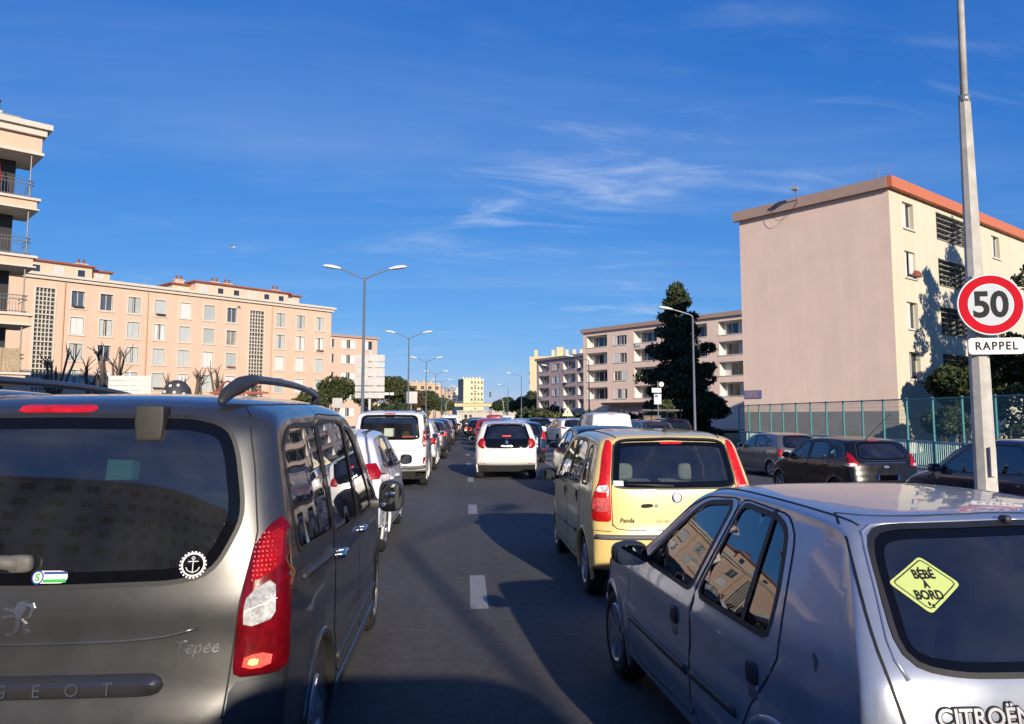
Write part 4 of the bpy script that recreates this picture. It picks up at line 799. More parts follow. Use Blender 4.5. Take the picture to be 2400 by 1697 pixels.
    for sg in (1, -1):
        lp = c.patch('B', rpoly([(sg * a, b) for a, b in [(.60, .82), (.585, 1.0), (.62, 1.10), (.72, 1.085), (.79, .97), (.77, .88), (.68, .82)]], 1, .03), .006, M_RED, 'tail_lamp', g=.04, dome=.02, dw=.04, blend=.7)
        c.patch('B', rpoly([(sg * a, b) for a, b in [(.64, .90), (.63, .98), (.68, 1.0), (.70, .93)]], 1, .03), .024, M_CLEAR, 'reversing_lens', lp, .04, blend=.7)
        c.patch('B', [(sg * .58, .415), (sg * .74, .42), (sg * .73, .435), (sg * .58, .432)], .004, M_REDF, 'reflector', g=.05)
    # lower half of the black glass is a solid panel
    c.patch('B', rpoly([(-.555, .84), (.555, .84), (.61, 1.06), (.60, 1.08), (-.60, 1.08), (-.61, 1.06)], 1, .05), .0045, M_FRIT, 'glass_tailgate', c.rearglass, .05, thick=0)
    c.patch('B', [(-.11, 1.145), (.11, 1.145), (.11, 1.17), (-.11, 1.17)], .008, M_REDLIT, 'high_stop_lamp', c.rearglass, .1)
    dm = [[(0, .5), (.32, 0), (0, -.5), (-.32, 0)]]; c.badge(dm, 0, 1.0, .13, M_CHROME, 'diamond_badge', .008); c.badge([[(0, .25), (.13, 0), (0, -.25), (-.13, 0)]], 0, 1.0, .13, M_FRIT, 'badge_centre', .014)
    c.text('TWINGO', 0, .885, .055, M_SILVERB, off=.008, spacing=1.5, bold=.002); c.plate(.64, m=WHITE); c.mirror(2.35, 1.02, (.09, .06, .07), WHITE, .13); c.cabin(1.0, 1.5, .85, 1.5, .6)
    c.seam('B', [(-.60, .80), (-.5, .775), (.5, .775), (.60, .80)], .008)
    for x in (-.5, .5): mb = MB(); mb.tube([(x, .1, .27), (x, .5, .27)], .03, 8); mb.build('exhaust_box', M_UNDER, c.root)
    # black hatchback on the service road
    c = gen('black_hatchback', 'black hatchback with a long aerial on the side road by the teal fence', 'hatch', BLACK, (9.2, 16.5), -6, 3.97, 1.50, .865, True, tl=[(.60, .88), (.70, 1.12), (.80, 1.24), (.83, 1.20), (.855, 1.02), (.84, .86)], z=-.28, plate=.64)
    for sg in (1, -1): c.patch('B', rpoly([(sg * .66, .885), (sg * .70, .945), (sg * .845, .945), (sg * .84, .875)], 1, .03), .02, M_CLEAR, 'reversing_lens', g=.04, blend=.7)
    c.plate(.64).data.materials[0] = M_FRIT
    c.badge([[(.5 * math.cos(t), .22 * math.sin(t)) for t in np.linspace(0, 6.28, 20)[:-1]]], 0, .87, .13, M_SILVERB, 'oval_badge', .004)
    at = MB(); at.tube([(-.05, .72, 1.44), (-.05, .60, 1.52), (.0, -.15, 2.02)], [.014, .007, .006], 6); at.build('aerial', M_PLASTIC, c.root)
    c.bead('B', [(-.5, .955), (.5, .955)], .012, M_CHROME, 'chrome_strip', off=-.002, smooth=0); c.handle(2.0, .84, .17, .035, None, 0); c.handle(1.15, .86, .17, .035, None, 1); c.cabin(.98, 1.95, 1.1, 1.45, .6)
    # grey car ahead of it
    c = gen('grey_saloon', 'mid grey car standing on the side road in front of the black hatchback', 'hatch', GREY, (11.35, 25.6), -6, 4.1, 1.52, .87, True, z=-.40, rim=5); c.handle(2.0, .84, .17, .035, None, 0); c.handle(1.15, .86, .17, .035, None, 1); c.cabin(.98, 1.95, 1.1, 1.45, .6)
    at = MB(); at.tube([(.1, .72, 1.49), (.12, .45, 1.85)], [.006, .004], 6); at.build('aerial', M_PLASTIC, c.root)
    # dark blue people carrier at the right edge
    c = gen('dark_blue_carrier', 'dark navy car at the right edge, half hidden by the speed limit pole', 'suv', NAVY, (9.15, 10.0), -4, 4.3, 1.72, .9, True, z=-.36); c.cabin(1.08, 2.1, 1.2, 1.6, .6)
    # dark car just ahead of the yellow hatchback
    c = gen('dark_navy_hatchback', 'dark navy hatchback directly ahead of the pale yellow hatchback', 'hatch', paint('blue_black', (.008, .010, .018), .0, .25, coat=.3), (3.0, 15.4), -1, 4.0, 1.5, .87, True, tl=[(.62, .80), (.60, 1.02), (.72, 1.10), (.85, 1.08), (.86, .86)])
    # blue car beside the white city car
    c = gen('navy_city_car', 'dark blue small car ahead on the right of the white city car', 'hatch', paint('ink_blue', (.014, .03, .07), .3, .28), (2.12, 28.0), -1, 3.5, 1.50, .81, True, tl=[(.60, .88), (.66, 1.18), (.74, 1.22), (.80, 1.0), (.79, .86)], tlm=M_REDF)
    for sg in (1, -1): c.patch('B', [(sg * .62, .47), (sg * .76, .47), (sg * .76, .53), (sg * .62, .53)], .006, M_RED, 'reflector', g=.05)
    # tall car in the leftmost lane
    c = gen('grey_people_carrier', 'tall grey car whose roof shows over the dark grey van at the left edge', 'van', GREY, (-4.35, 5.2), 0, 4.3, 1.93, .90, True, group=None)
    # white crossover and white panel van on the right
    gen('white_crossover', 'white crossover with slim dark tail lamps on the right beyond the hatched marking', 'suv', WHITE, (6.25, 43.8), -8, 4.36, 1.56, .90, True, tl=[(.52, .98), (.60, 1.05), (.86, 1.09), (.87, 1.02), (.62, .96)], clad=M_PLASTIC, tlm=lens_mat('dark_red_lens', (.16, .004, .01)))
    gen('white_panel_van', 'white panel van without rear glass behind the yellow hatchback roof', 'van', WHITE, (6.0, 31.5), -3, 4.3, 1.86, .90, True, rearglass=False, cat='van', plate=.5)
    # queue further down the left lane
    gen('white_estate_car', 'white car half hidden in front of the tall white van, left lane', 'suv', WHITE, (-1.80, 24.3), 0, 4.2, 1.60, .88, True)
    gen('dark_hatchback_lit', 'dark hatchback with a bright red tail lamp ahead of the white car, left lane', 'hatch', DGREY, (-1.62, 30.6), 0, 3.97, 1.52, .86, True, tlm=M_REDLIT, tl=[(.60, .92), (.60, 1.08), (.80, 1.10), (.855, 1.06), (.85, .93)], clad=M_PLASTIC)
def build_far_cars():
    proto = {}
    def put(kind, pm, x, y, label, yaw=0, lit=False, H=None):
        key = (kind, pm.name, lit, H)
        if key not in proto:
            c = gen('distant_car', label, kind, pm, (x, y), yaw, H=H, tlm=M_REDLIT if lit else M_RED); proto[key] = c.root; return
        r = copy_tree(proto[key]); r.location = (x, y, 0); r.rotation_euler = (0, 0, -R_(yaw)); r['label'] = label
    L = [('suv', DGREY, -1.6, 37, 'charcoal crossover fifth in the left lane queue', 0, True), ('hatch', SILVER, -1.55, 45, 'silver hatchback in the left lane behind a dark crossover', 0, True), ('suv', BLACK, -1.5, 52, 'black crossover far up the left lane', 0, True), ('hatch', DGREY, -1.5, 60, 'charcoal hatchback far up the left lane beyond the black crossover', 0, False),
         ('van', WHITE, -1.5, 70, 'distant white van in the left lane', 0, False), ('hatch', BLACK, -1.5, 80, 'distant black hatchback in the left lane beyond the white van', 0, False), ('hatch', WHITE, -4.3, 50, 'white hatchback in the leftmost lane beside the lamp posts', 0, False), ('suv', BLACK, -4.3, 62, 'black crossover in the leftmost lane beside the lamp posts', 0, False),
         ('hatch', DGREY, 1.5, 36, 'charcoal hatchback ahead of the white city car, roof just showing', 0, True), ('suv', REDP, 1.35, 44, 'dark red crossover in the centre lane beyond the city car', 0, True), ('hatch', BLACK, .95, 52, 'black hatchback in the centre lane with lit lamps', 0, True), ('hatch', BLUEP, .9, 60, 'steel blue hatchback far up the centre lane', 0, False), ('suv', BLACK, .9, 69, 'far black crossover in the centre lane', 0, True), ('van', REDP, 2.9, 80, 'tall red van standing above the queue in the centre', 0, False),
         ('hatch', WHITE, 2.9, 45, 'small white car right of the red crossover', 0, False), ('hatch', DGREY, 3.1, 55, 'charcoal hatchback in the second lane behind a small white car', 0, False), ('suv', SILVER, 3.1, 64, 'silver crossover far up the second lane', 0, False),
         ('suv', BLACK, 5.2, 54, 'black crossover on the right in front of the white crossover', -4, False), ('hatch', SILVER, 5.0, 63, 'silver hatchback on the right beyond the black crossover', -2, False), ('hatch', WHITE, 5.3, 72, 'white hatchback far away on the right', -2, False), ('suv', DGREY, 7.6, 50, 'charcoal crossover on the far right lane', -6, False), ('hatch', BLUEP, 7.9, 60, 'steel blue hatchback on the far right lane', -4, False), ('hatch', WHITE, 7.8, 70, 'white hatchback on the far right lane', -3, False), ('hatch', BLACK, 7.6, 80, 'black hatchback at the end of the far right lane', -3, False),
         ('hatch', DGREY, 9.6, 38, 'dark grey parked car behind the white panel van', -6, False), ('suv', BLACK, 12.0, 43, 'black parked car under the large dark tree', -8, False), ('hatch', REDP, 12.3, 52, 'red parked car near the bus shelter', -8, False),
         ('suv', SILVER, 3.2, 92, 'silver crossover among the farthest cars', 0, False), ('hatch', WHITE, 1.0, 94, 'white hatchback among the farthest cars', 0, False), ('van', WHITE, -1.4, 96, 'white van among the farthest cars on the left', 0, False), ('van', WHITE, 5.3, 98, 'white van among the farthest cars on the right', 0, False), ('hatch', DGREY, 3.1, 106, 'dark hatchback among the farthest cars', 0, False),
         ('hatch', BLUEP, -9.0, 46, 'blue car on the opposite carriageway beyond the median', 180, False), ('hatch', DGREY, -11.5, 58, 'dark car on the opposite carriageway near the hedge', 180, False)]
    for k, pm, x, y, lb, yw, lit in L: put(k, pm, x, y, lb, yw, lit)
    # the vehicles close behind the camera, seen only in reflections and by their shadows
    gen('following_van', 'tall grey van close behind the viewpoint', 'van', GREY, (1.20, -5.0), 0, L=4.5, H=2.58, fine=True, cat='van', hw=.95)
    gen('following_car', 'silver car following behind the viewpoint in the left lane', 'hatch', SILVER, (-1.9, -6.5), 0, fine=True); gen('following_car', 'white car following behind the viewpoint in the right lane', 'hatch', WHITE, (3.6, -6.5), 0, fine=True)
# ------------------------------------------------------------------ ground, road, pavements
def asphalt_mat():
    m = bpy.data.materials.new('asphalt'); m.use_nodes = True; nt = m.node_tree; N = nt.nodes; L = nt.links; b = N['Principled BSDF']; b.inputs['Roughness'].default_value = .82; b.inputs['Specular IOR Level'].default_value = .35
    tc = N.new('ShaderNodeTexCoord')
    def nz(s, d, st=None, r=.6):
        n = N.new('ShaderNodeTexNoise'); n.inputs['Scale'].default_value = s; n.inputs['Detail'].default_value = d; n.inputs['Roughness'].default_value = r
        if st: mp = N.new('ShaderNodeMapping'); mp.inputs['Scale'].default_value = st; L.new(tc.outputs['Object'], mp.inputs[0]); L.new(mp.outputs[0], n.inputs['Vector'])
        else: L.new(tc.outputs['Object'], n.inputs['Vector'])
        return n.outputs['Fac']
    def ramp(f, lo, hi, a, c):
        r = N.new('ShaderNodeMapRange'); r.inputs['From Min'].default_value = lo; r.inputs['From Max'].default_value = hi; r.inputs['To Min'].default_value = a; r.inputs['To Max'].default_value = c; L.new(f, r.inputs['Value']); return r.outputs[0]
    def mul(a, c):
        k = N.new('ShaderNodeMath'); k.operation = 'MULTIPLY'; L.new(a, k.inputs[0]); L.new(c, k.inputs[1]); return k.outputs[0]
    grain = ramp(nz(120, 4), .3, .75, .5, 1.7); big = ramp(nz(.35, 5, (1, .35, 1)), .3, .7, .76, 1.25); mid = ramp(nz(9.0, 8, None, .75), .3, .7, .72, 1.28); lane = ramp(nz(1.2, 2, (1.0, .02, 1)), .3, .7, .88, 1.13)
    v = N.new('ShaderNodeTexVoronoi'); v.inputs['Scale'].default_value = 230; L.new(tc.outputs['Object'], v.inputs['Vector']); chip = ramp(v.outputs['Distance'], .0, .22, 1.5, 1.0)
    # hairline cracks and darker oil stains
    vc = N.new('ShaderNodeTexVoronoi'); vc.feature = 'DISTANCE_TO_EDGE'; vc.inputs['Scale'].default_value = .42; wv = N.new('ShaderNodeTexNoise'); wv.inputs['Scale'].default_value = 1.8; wv.inputs['Detail'].default_value = 8; L.new(tc.outputs['Object'], wv.inputs['Vector'])
    vm = N.new('ShaderNodeVectorMath'); vm.operation = 'MULTIPLY_ADD'; L.new(wv.outputs['Color'], vm.inputs[0]); vm.inputs[1].default_value = (.9, .9, 0); L.new(tc.outputs['Object'], vm.inputs[2]); L.new(vm.outputs[0], vc.inputs['Vector'])
    crack = ramp(vc.outputs['Distance'], .0, .010, .45, 1.0); cm = ramp(nz(.23, 3), .50, .60, 0, 1); cx_ = N.new('ShaderNodeMix'); cx_.data_type = 'FLOAT'; L.new(cm, cx_.inputs['Factor']); cx_.inputs['A'].default_value = 1.0; L.new(crack, cx_.inputs['B'])
    oil = ramp(nz(.9, 3, (1.2, .3, 1)), .60, .72, 1.0, .70)
    f = mul(mul(mul(grain, big), mul(mid, lane)), mul(chip, mul(cx_.outputs[0], oil))); mx = N.new('ShaderNodeMix'); mx.data_type = 'RGBA'; mx.blend_type = 'MULTIPLY'; mx.inputs['Factor'].default_value = 1; mx.inputs['A'].default_value = (.085, .081, .077, 1); L.new(f, mx.inputs['B']); L.new(mx.outputs['Result'], b.inputs['Base Color'])
    bp = N.new('ShaderNodeBump'); bp.inputs['Strength'].default_value = .5; bp.inputs['Distance'].default_value = .012; L.new(nz(170, 4), bp.inputs['Height']); L.new(bp.outputs[0], b.inputs['Normal']); MATS['asphalt'] = m; return m
def marking_mat():
    m = mat('worn_road_paint', (.5, .5, .48), .7); nt = m.node_tree; N = nt.nodes; L = nt.links; b = N['Principled BSDF']; tc = N.new('ShaderNodeTexCoord'); n = N.new('ShaderNodeTexNoise'); n.inputs['Scale'].default_value = 55; n.inputs['Detail'].default_value = 6; n.inputs['Roughness'].default_value = .7; L.new(tc.outputs['Object'], n.inputs['Vector'])
    r = N.new('ShaderNodeMapRange'); r.inputs['From Min'].default_value = .46; r.inputs['From Max'].default_value = .56; L.new(n.outputs['Fac'], r.inputs['Value']); mx = N.new('ShaderNodeMix'); mx.data_type = 'RGBA'; mx.inputs['A'].default_value = (.42, .42, .40, 1); mx.inputs['B'].default_value = (.10, .10, .10, 1); L.new(r.outputs[0], mx.inputs['Factor']); L.new(mx.outputs['Result'], b.inputs['Base Color']); return m
def struct(o): o['kind'] = 'structure'; return o
def sstep(a, b, x): t = np.clip((x - a) / (b - a), 0, 1); return t * t * (3 - 2 * t)
def HG(x, y):
    k = sstep(24, 34, y); a = 6.3 + k * 2.6; b = 7.6 + k * 4.0; return float(-.40 * sstep(a, b, x) * (1 - sstep(90, 130, y)))
def build_ground():
    g = MB(); g.add([(-1500, -1500, -.62), (1500, -1500, -.62), (1500, 2600, -.62), (-1500, 2600, -.62)], [(0, 1, 2, 3)]); struct(g.build('ground', mat('dry_ground', (.16, .13, .09), .95, var=.3, vscale=.4)))
    xs = np.concatenate([np.arange(-14.5, 5.6, 1.0), np.arange(5.6, 13.21, .4)]); ys = np.concatenate([np.arange(-60, 150, 3.0), np.arange(150, 421, 15)]); V = [(x, y, HG(x, y)) for y in ys for x in xs]; n = len(xs)
    r = MB(); r.add(V, [(j * n + i, j * n + i + 1, (j + 1) * n + i + 1, (j + 1) * n + i) for j in range(len(ys) - 1) for i in range(n - 1)]); road = struct(r.build('road', asphalt_mat(), None, True))
    mk = marking_mat(); cache = {}
    def dash(x0, x1, y0, y1, name='lane_dash'):
        key = (round(x1 - x0, 3), round(y1 - y0, 3))
        if key not in cache: b = MB(); b.add([(-key[0] / 2, -key[1] / 2, 0), (key[0] / 2, -key[1] / 2, 0), (key[0] / 2, key[1] / 2, 0), (-key[0] / 2, key[1] / 2, 0)], [(0, 1, 2, 3)]); cache[key] = b.mesh(name, mk)
        link(name, cache[key], road, ((x0 + x1) / 2, (y0 + y1) / 2, HG((x0 + x1) / 2, (y0 + y1) / 2) + .004))
    for k in range(-1, 20): y = 7.73 + 6.62 * k; x = .125 - max(0, y - 20) * .004; dash(x - .08, x + .08, y - .72, y + .72)
    for k in range(-2, 18): y = 5.0 + 6.62 * k; dash(-2.98, -2.82, y - .72, y + .72)
    dash(2.88, 3.02, 25.6, 50, 'edge_line'); dash(5.35, 5.47, 30, 52, 'edge_line')
    for y in (28.2, 31.1, 34.8, 39.0, 43.0, 47.0, 51): dash(3.05, 5.32, y - .28, y + .28, 'hatched_bar')
    dash(-5.15, -5.03, -40, 200, 'edge_line'); dash(-7.1, -6.98, -40, 200, 'edge_line')
    for k in range(0, 14): dash(-10.7, -10.55, -20 + k * 13, -17 + k * 13)
    # faded painted mark on the tar and a manhole by the van
    kc = mat('kerb_concrete', (.30, .29, .27), .85, var=.2, vscale=2, bump=.2, bscale=40)
    def kerb(name, x0, x1, y0, y1, zt, zb, top):
        b = MB(); b.box(x0, x1, y0, y1, zb, zt); o = struct(b.build(name, top)); 
        kk = {}
        for sx in (x0, x1):
            L_ = 2.0; n = int((y1 - max(y0, -10)) / L_)
            for i in range(min(n, 60)):
                key = 'k'
                if key not in kk: q = MB(); q.rbox(-.075, .075, .01, L_ - .01, zb - zt, .012, .015); kk[key] = q.mesh('kerb_stone', kc)
                link('kerb_stone', kk[key], o, (sx + (.0751 if sx == x0 else -.0751), max(y0, -10) + i * L_, zt))
        return o
    kerb('median_island', -6.85, -5.3, -40, 300, .13, -.3, mat('median_soil', (.13, .11, .08), .95, var=.3, vscale=3))
    pav = mat('pavement', (.24, .23, .215), .85, var=.15, vscale=3, bump=.1, bscale=60)
    b = MB(); b.box(13.2, 17.9, -40, 90, -.6, -.27); o = struct(b.build('pavement', pav)); q = None
    for i in range(45):
        if q is None: m_ = MB(); m_.rbox(-.075, .075, .01, 1.99, -.15, .012, .015); q = m_.mesh('kerb_stone', kc)
        link('kerb_stone', q, o, (13.12, -10 + i * 2.0, -.27))
    b = MB(); b.box(-18.5, -14.5, -40, 250, -.5, .12); struct(b.build('pavement', pav))
    b = MB(); b.add([(17.9, -40, -.30), (160, -40, -.30), (160, 100, -.30), (17.9, 100, -.30)], [(0, 1, 2, 3)]); struct(b.build('lawn', mat('sparse_grass', (.06, .075, .03), .95, var=.4, vscale=1.5)))
    b = MB(); b.add([(-160, -40, .05), (-18.5, -40, .05), (-18.5, 260, .05), (-160, 260, .05)], [(0, 1, 2, 3)]); struct(b.build('lawn', MATS['sparse_grass']))
    b = MB(); b.add([(13.2, 90, -.05), (160, 90, -.05), (160, 420, -.05), (13.2, 420, -.05)], [(0, 1, 2, 3)]); struct(b.build('lawn', MATS['sparse_grass']))
    # sign pole island
    b = MB(); b.rbox(4.55, 6.2, -2, 11.0, -.2, .13, .05); struct(b.build('traffic_island', kc))

# ------------------------------------------------------------------ buildings
def clone_at(name, me, parent, loc, rot=None): return link(name, me, parent, loc, rot)
class Bld:
    """local x along the front (left to right seen from outside), y inward, z up"""
    def __init__(s, name, label, P0, P1, z0=-.35, group=None):
        d = np.array(P1, float) - np.array(P0, float); s.L = float(np.linalg.norm(d)); s.z0 = z0
        s.root = thing(name, label, 'building', (P0[0], P0[1], 0), math.atan2(d[1], d[0]), group); s.c = {}
    def facade(s, x0, x1, z0, z1, holes, m, depth=.22, y=0.0, name='wall', mats=None):
        xs = sorted({x0, x1, *[q for h in holes for q in h[:2]]}); zs = sorted({z0, z1, *[q for h in holes for q in h[2:4]]}); mb = MB()
        # columns of cells, merged vertically where no hole
        for i in range(len(xs) - 1):
            a, b = xs[i], xs[i + 1]; start = None
            def flush(lo, hi): mb.add([(a, y, lo), (b, y, lo), (b, y, hi), (a, y, hi)], [(0, 1, 2, 3)])
            for j in range(len(zs) - 1):
                c, d = zs[j], zs[j + 1]; xm, zm = (a + b) / 2, (c + d) / 2
                if any(h[0] < xm < h[1] and h[2] < zm < h[3] for h in holes):
                    if start is not None: flush(start, c); start = None
                elif start is None: start = c
            if start is not None: flush(start, zs[-1])
        for (a, b, c, d) in [h[:4] for h in holes]:
            Y = y + depth; mb.add([(a, y, c), (b, y, c), (b, y, d), (a, y, d), (a, Y, c), (b, Y, c), (b, Y, d), (a, Y, d)], [(0, 4, 5, 1), (1, 5, 6, 2), (2, 6, 7, 3), (3, 7, 4, 0)], 0)
        return mb.build(name, m, s.root, False, weld=1e-5)
    def shell(s, depth, H, m, left=True, right=True, x0=0.0, mleft=None):
        for nm, v in (('wall', [(x0, 0, s.z0), (x0, depth, s.z0), (x0, depth, H), (x0, 0, H)]), ('wall', [(s.L, depth, s.z0), (s.L, 0, s.z0), (s.L, 0, H), (s.L, depth, H)]), ('wall', [(s.L, depth, s.z0), (x0, depth, s.z0), (x0, depth, H), (s.L, depth, H)])):
            mm = mleft if (mleft and v[0][0] == x0 and v[1][0] == x0) else m
            mb = MB(); mb.add(v, [(0, 3, 2, 1)]); mb.build(nm, mm, s.root)
    def box(s, name, m, x0, x1, y0, y1, z0, z1, parent=None): mb = MB(); mb.box(x0, x1, y0, y1, z0, z1); return mb.build(name, m, parent or s.root)
    def window(s, x0, x1, z0, z1, style, y=.2, trim=None, tw=.14, pane=None, sh=None, sill=True):
        """trim frame round the opening, pane set back, leaf shutters or a roller inside"""
        w, h = x1 - x0, z1 - z0; key = (round(w, 2), round(h, 2), style, trim.name if trim else '', sh.name if sh else '', y, tw, pane.name if pane else '')
        if key not in s.c:
            f = MB(); t = tw
            if trim:
                f.box(-t, 0, -.045, .06, -t * .8, h + t); f.box(w, w + t, -.045, .06, -t * .8, h + t); f.box(0, w, -.045, .06, h, h + t); f.box(-t * 1.1, w + t * 1.1, -.09, .06, -t * 1.3, 0)
            elif sill: f.box(-.08, w + .08, -.10, .10, -.10, 0)
            fr = .05; f.box(0, fr, y - .05, y, 0, h); f.box(w - fr, w, y - .05, y, 0, h); f.box(fr, w - fr, y - .05, y, 0, fr); f.box(fr, w - fr, y - .05, y, h - fr, h); f.box(w / 2 - .035, w / 2 + .035, y - .055, y, fr, h - fr)
            p = MB(); p.add([(0, y - .02, 0), (w, y - .02, 0), (w, y - .02, h), (0, y - .02, h)], [(0, 1, 2, 3)]); sm = []
            if style == 'closed':
                for k in (0, 1):
                    q = MB(); a, b = (.02, w / 2 - .012) if k == 0 else (w / 2 + .012, w - .02); q.box(a, b, y - .14, y - .10, .03, h - .02); q.box(a + .04, b - .04, y - .152, y - .14, .10, h * .48); q.box(a + .04, b - .04, y - .152, y - .14, h * .54, h - .1); sm.append(q.mesh('shutter', sh))
            elif style == 'ajar':
                for k in (0, 1):
                    q = MB(); a, b = (.02, w * .38) if k == 0 else (w * .62, w - .02); q.box(a, b, y - .15, y - .11, .03, h - .02); q.box(a + .03, b - .03, y - .162, y - .15, .10, h * .48); q.box(a + .03, b - .03, y - .162, y - .15, h * .54, h - .1); sm.append(q.mesh('shutter', sh))
            elif style == 'roller':
                q = MB()
                for i in range(14): z_ = h * i / 14; q.box(.01, w - .01, y - .14 - .006 * (i % 2), y - .10, z_, z_ + h / 14 - .004)
                sm.append(q.mesh('shutter', sh))
            elif style == 'half':
                q = MB(); q.box(.01, w * .5, y - .14, y - .10, .02, h - .02); sm.append(q.mesh('shutter', sh))
            s.c[key] = (f.mesh('window', trim or M_WFRAME), p.mesh('pane', pane or M_PANE), sm)
        f, p, sm = s.c[key]; o = link('window', f, s.root, (x0, 0, z0)); link('pane', p, o)
        for q in sm: link('shutter', q, o)
        return o
    def stair(s, x0, x1, z0, z1, levels, trim, nc=5, nr=6, y=.15):
        w, h = x1 - x0, (z1 - z0) / levels
        for l in range(levels):
            z = z0 + l * h; f = MB(); f.box(-.18, .0, -.05, y, 0, h); f.box(w, w + .18, -.05, y, 0, h); f.box(0, w, -.04, y, h - .12, h)
            for i in range(1, nc): f.box(w * i / nc - .045, w * i / nc + .045, y - .10, y - .01, 0, h - .12)
            for j in range(1, nr): f.box(0, w, y - .095, y - .012, (h - .12) * j / nr - .045, (h - .12) * j / nr + .045)
            o = f.build('stair_window', trim, s.root, False, (x0, 0, z)); p = MB(); p.add([(0, y, 0), (w, y, 0), (w, y, h), (0, y, h)], [(0, 1, 2, 3)]); p.build('pane', mat('glass_block', (.05, .055, .045), .15), o)
    def loggia(s, x0, x1, z0, z1, inner, depth=1.25, style=0, back=None):
        """recess with white cheeks, a glazed back wall and a thin ledge"""
        w, h = x1 - x0, z1 - z0; key = ('lg', round(w, 2), round(h, 2), style)
        if key not in s.c:
            f = MB(); f.add([(0, 0, 0), (w, 0, 0), (w, 0, h), (0, 0, h), (0, depth, 0), (w, depth, 0), (w, depth, h), (0, depth, h)], [(4, 5, 6, 7)[::-1], (0, 3, 7, 4), (1, 5, 6, 2), (0, 4, 5, 1), (3, 2, 6, 7)]); f.box(-.05, w + .05, -.08, .06, -.10, .0)
            p = MB(); a = .12 * w if style != 1 else .3 * w
            for k, (u, v) in enumerate([(a, a + .2 * w), (a + .24 * w, a + .44 * w), (a + .5 * w, min(w - .05, a + .72 * w))][: 3 if style != 2 else 2]): p.box(u, v, depth - .05, depth - .01, -.75 if k == 0 else 0.0, h - .25)
            s.c[key] = (f.mesh('loggia', inner), p.mesh('glazing', M_PANE))
        f, p = s.c[key]; o = link('loggia', f, s.root, (x0, .0, z0)); link('glazing', p, o)
        return o
M_PANE = mat('window_pane_dark', (.035, .04, .045), .06, 0, 0, .8); M_PANE2 = mat('curtained_pane', (.30, .29, .27), .25, 0, .6, .6, var=.35, vscale=6); M_PANE3 = mat('blue_pane', (.08, .10, .13), .06, 0, 0, .8); M_WFRAME = mat('window_frame_white', (.62, .62, .60), .5)
M_TRIM = mat('cream_trim', (.64, .57, .48), .7, var=.08); M_SHUT = mat('shutter_pale', (.50, .53, .52), .6, var=.08); M_SHUT2 = mat('shutter_white', (.66, .66, .64), .6); M_SHUT3 = mat('shutter_grey_green', (.42, .46, .45), .65, var=.1)
M_PEACH = mat('peach_render', (.68, .49, .365), .88, var=.05, vscale=.8, bump=.08, bscale=25, streak=.05); M_PINK = mat('pink_render', (.88, .66, .53), .88, var=.06, vscale=.7, bump=.12, bscale=25, streak=.05); M_CREAM = mat('cream_render', (.66, .61, .47), .88, var=.05, vscale=.8, bump=.08, bscale=25, streak=.05)
M_PINKW = mat('faded_pink_render', (.70, .49, .42), .88, var=.05, vscale=.6, streak=.06); M_TERRA = mat('terracotta_fascia', (.55, .17, .09), .7, var=.08); M_TERRAD = mat('shade_toned_fascia', (.42, .29, .23), .8, var=.1); M_WHITER = mat('white_render', (.66, .64, .60), .85, var=.05); M_RED_T = mat('red_tile', (.30, .10, .06), .8, var=.2)
M_CONC = mat('concrete_grey', (.33, .325, .31), .85, var=.12, vscale=1.5); M_YELLOW = mat('yellow_render', (.68, .56, .34), .88, var=.05, vscale=.5, streak=.05)
def chimney(b, x, y, z, w=1.0, d=.6, h=.9, pots=2, m=None):
    mb = MB(); mb.box(x - w / 2, x + w / 2, y - d / 2, y + d / 2, z, z + h); mb.box(x - w / 2 - .08, x + w / 2 + .08, y - d / 2 - .08, y + d / 2 + .08, z + h, z + h + .1); o = mb.build('chimney', m or M_PEACH, b.root)
    for i in range(pots):
        q = MB(); px = x + (i - (pots - 1) / 2) * w / max(pots, 1); q.lathe([(.13, 0), (.12, .45), (.15, .47), (.15, .52), (.02, .53)], 10, 'z', (px, y, z + h + .1)); q.build('chimney_pot', M_RED_T, o, True)
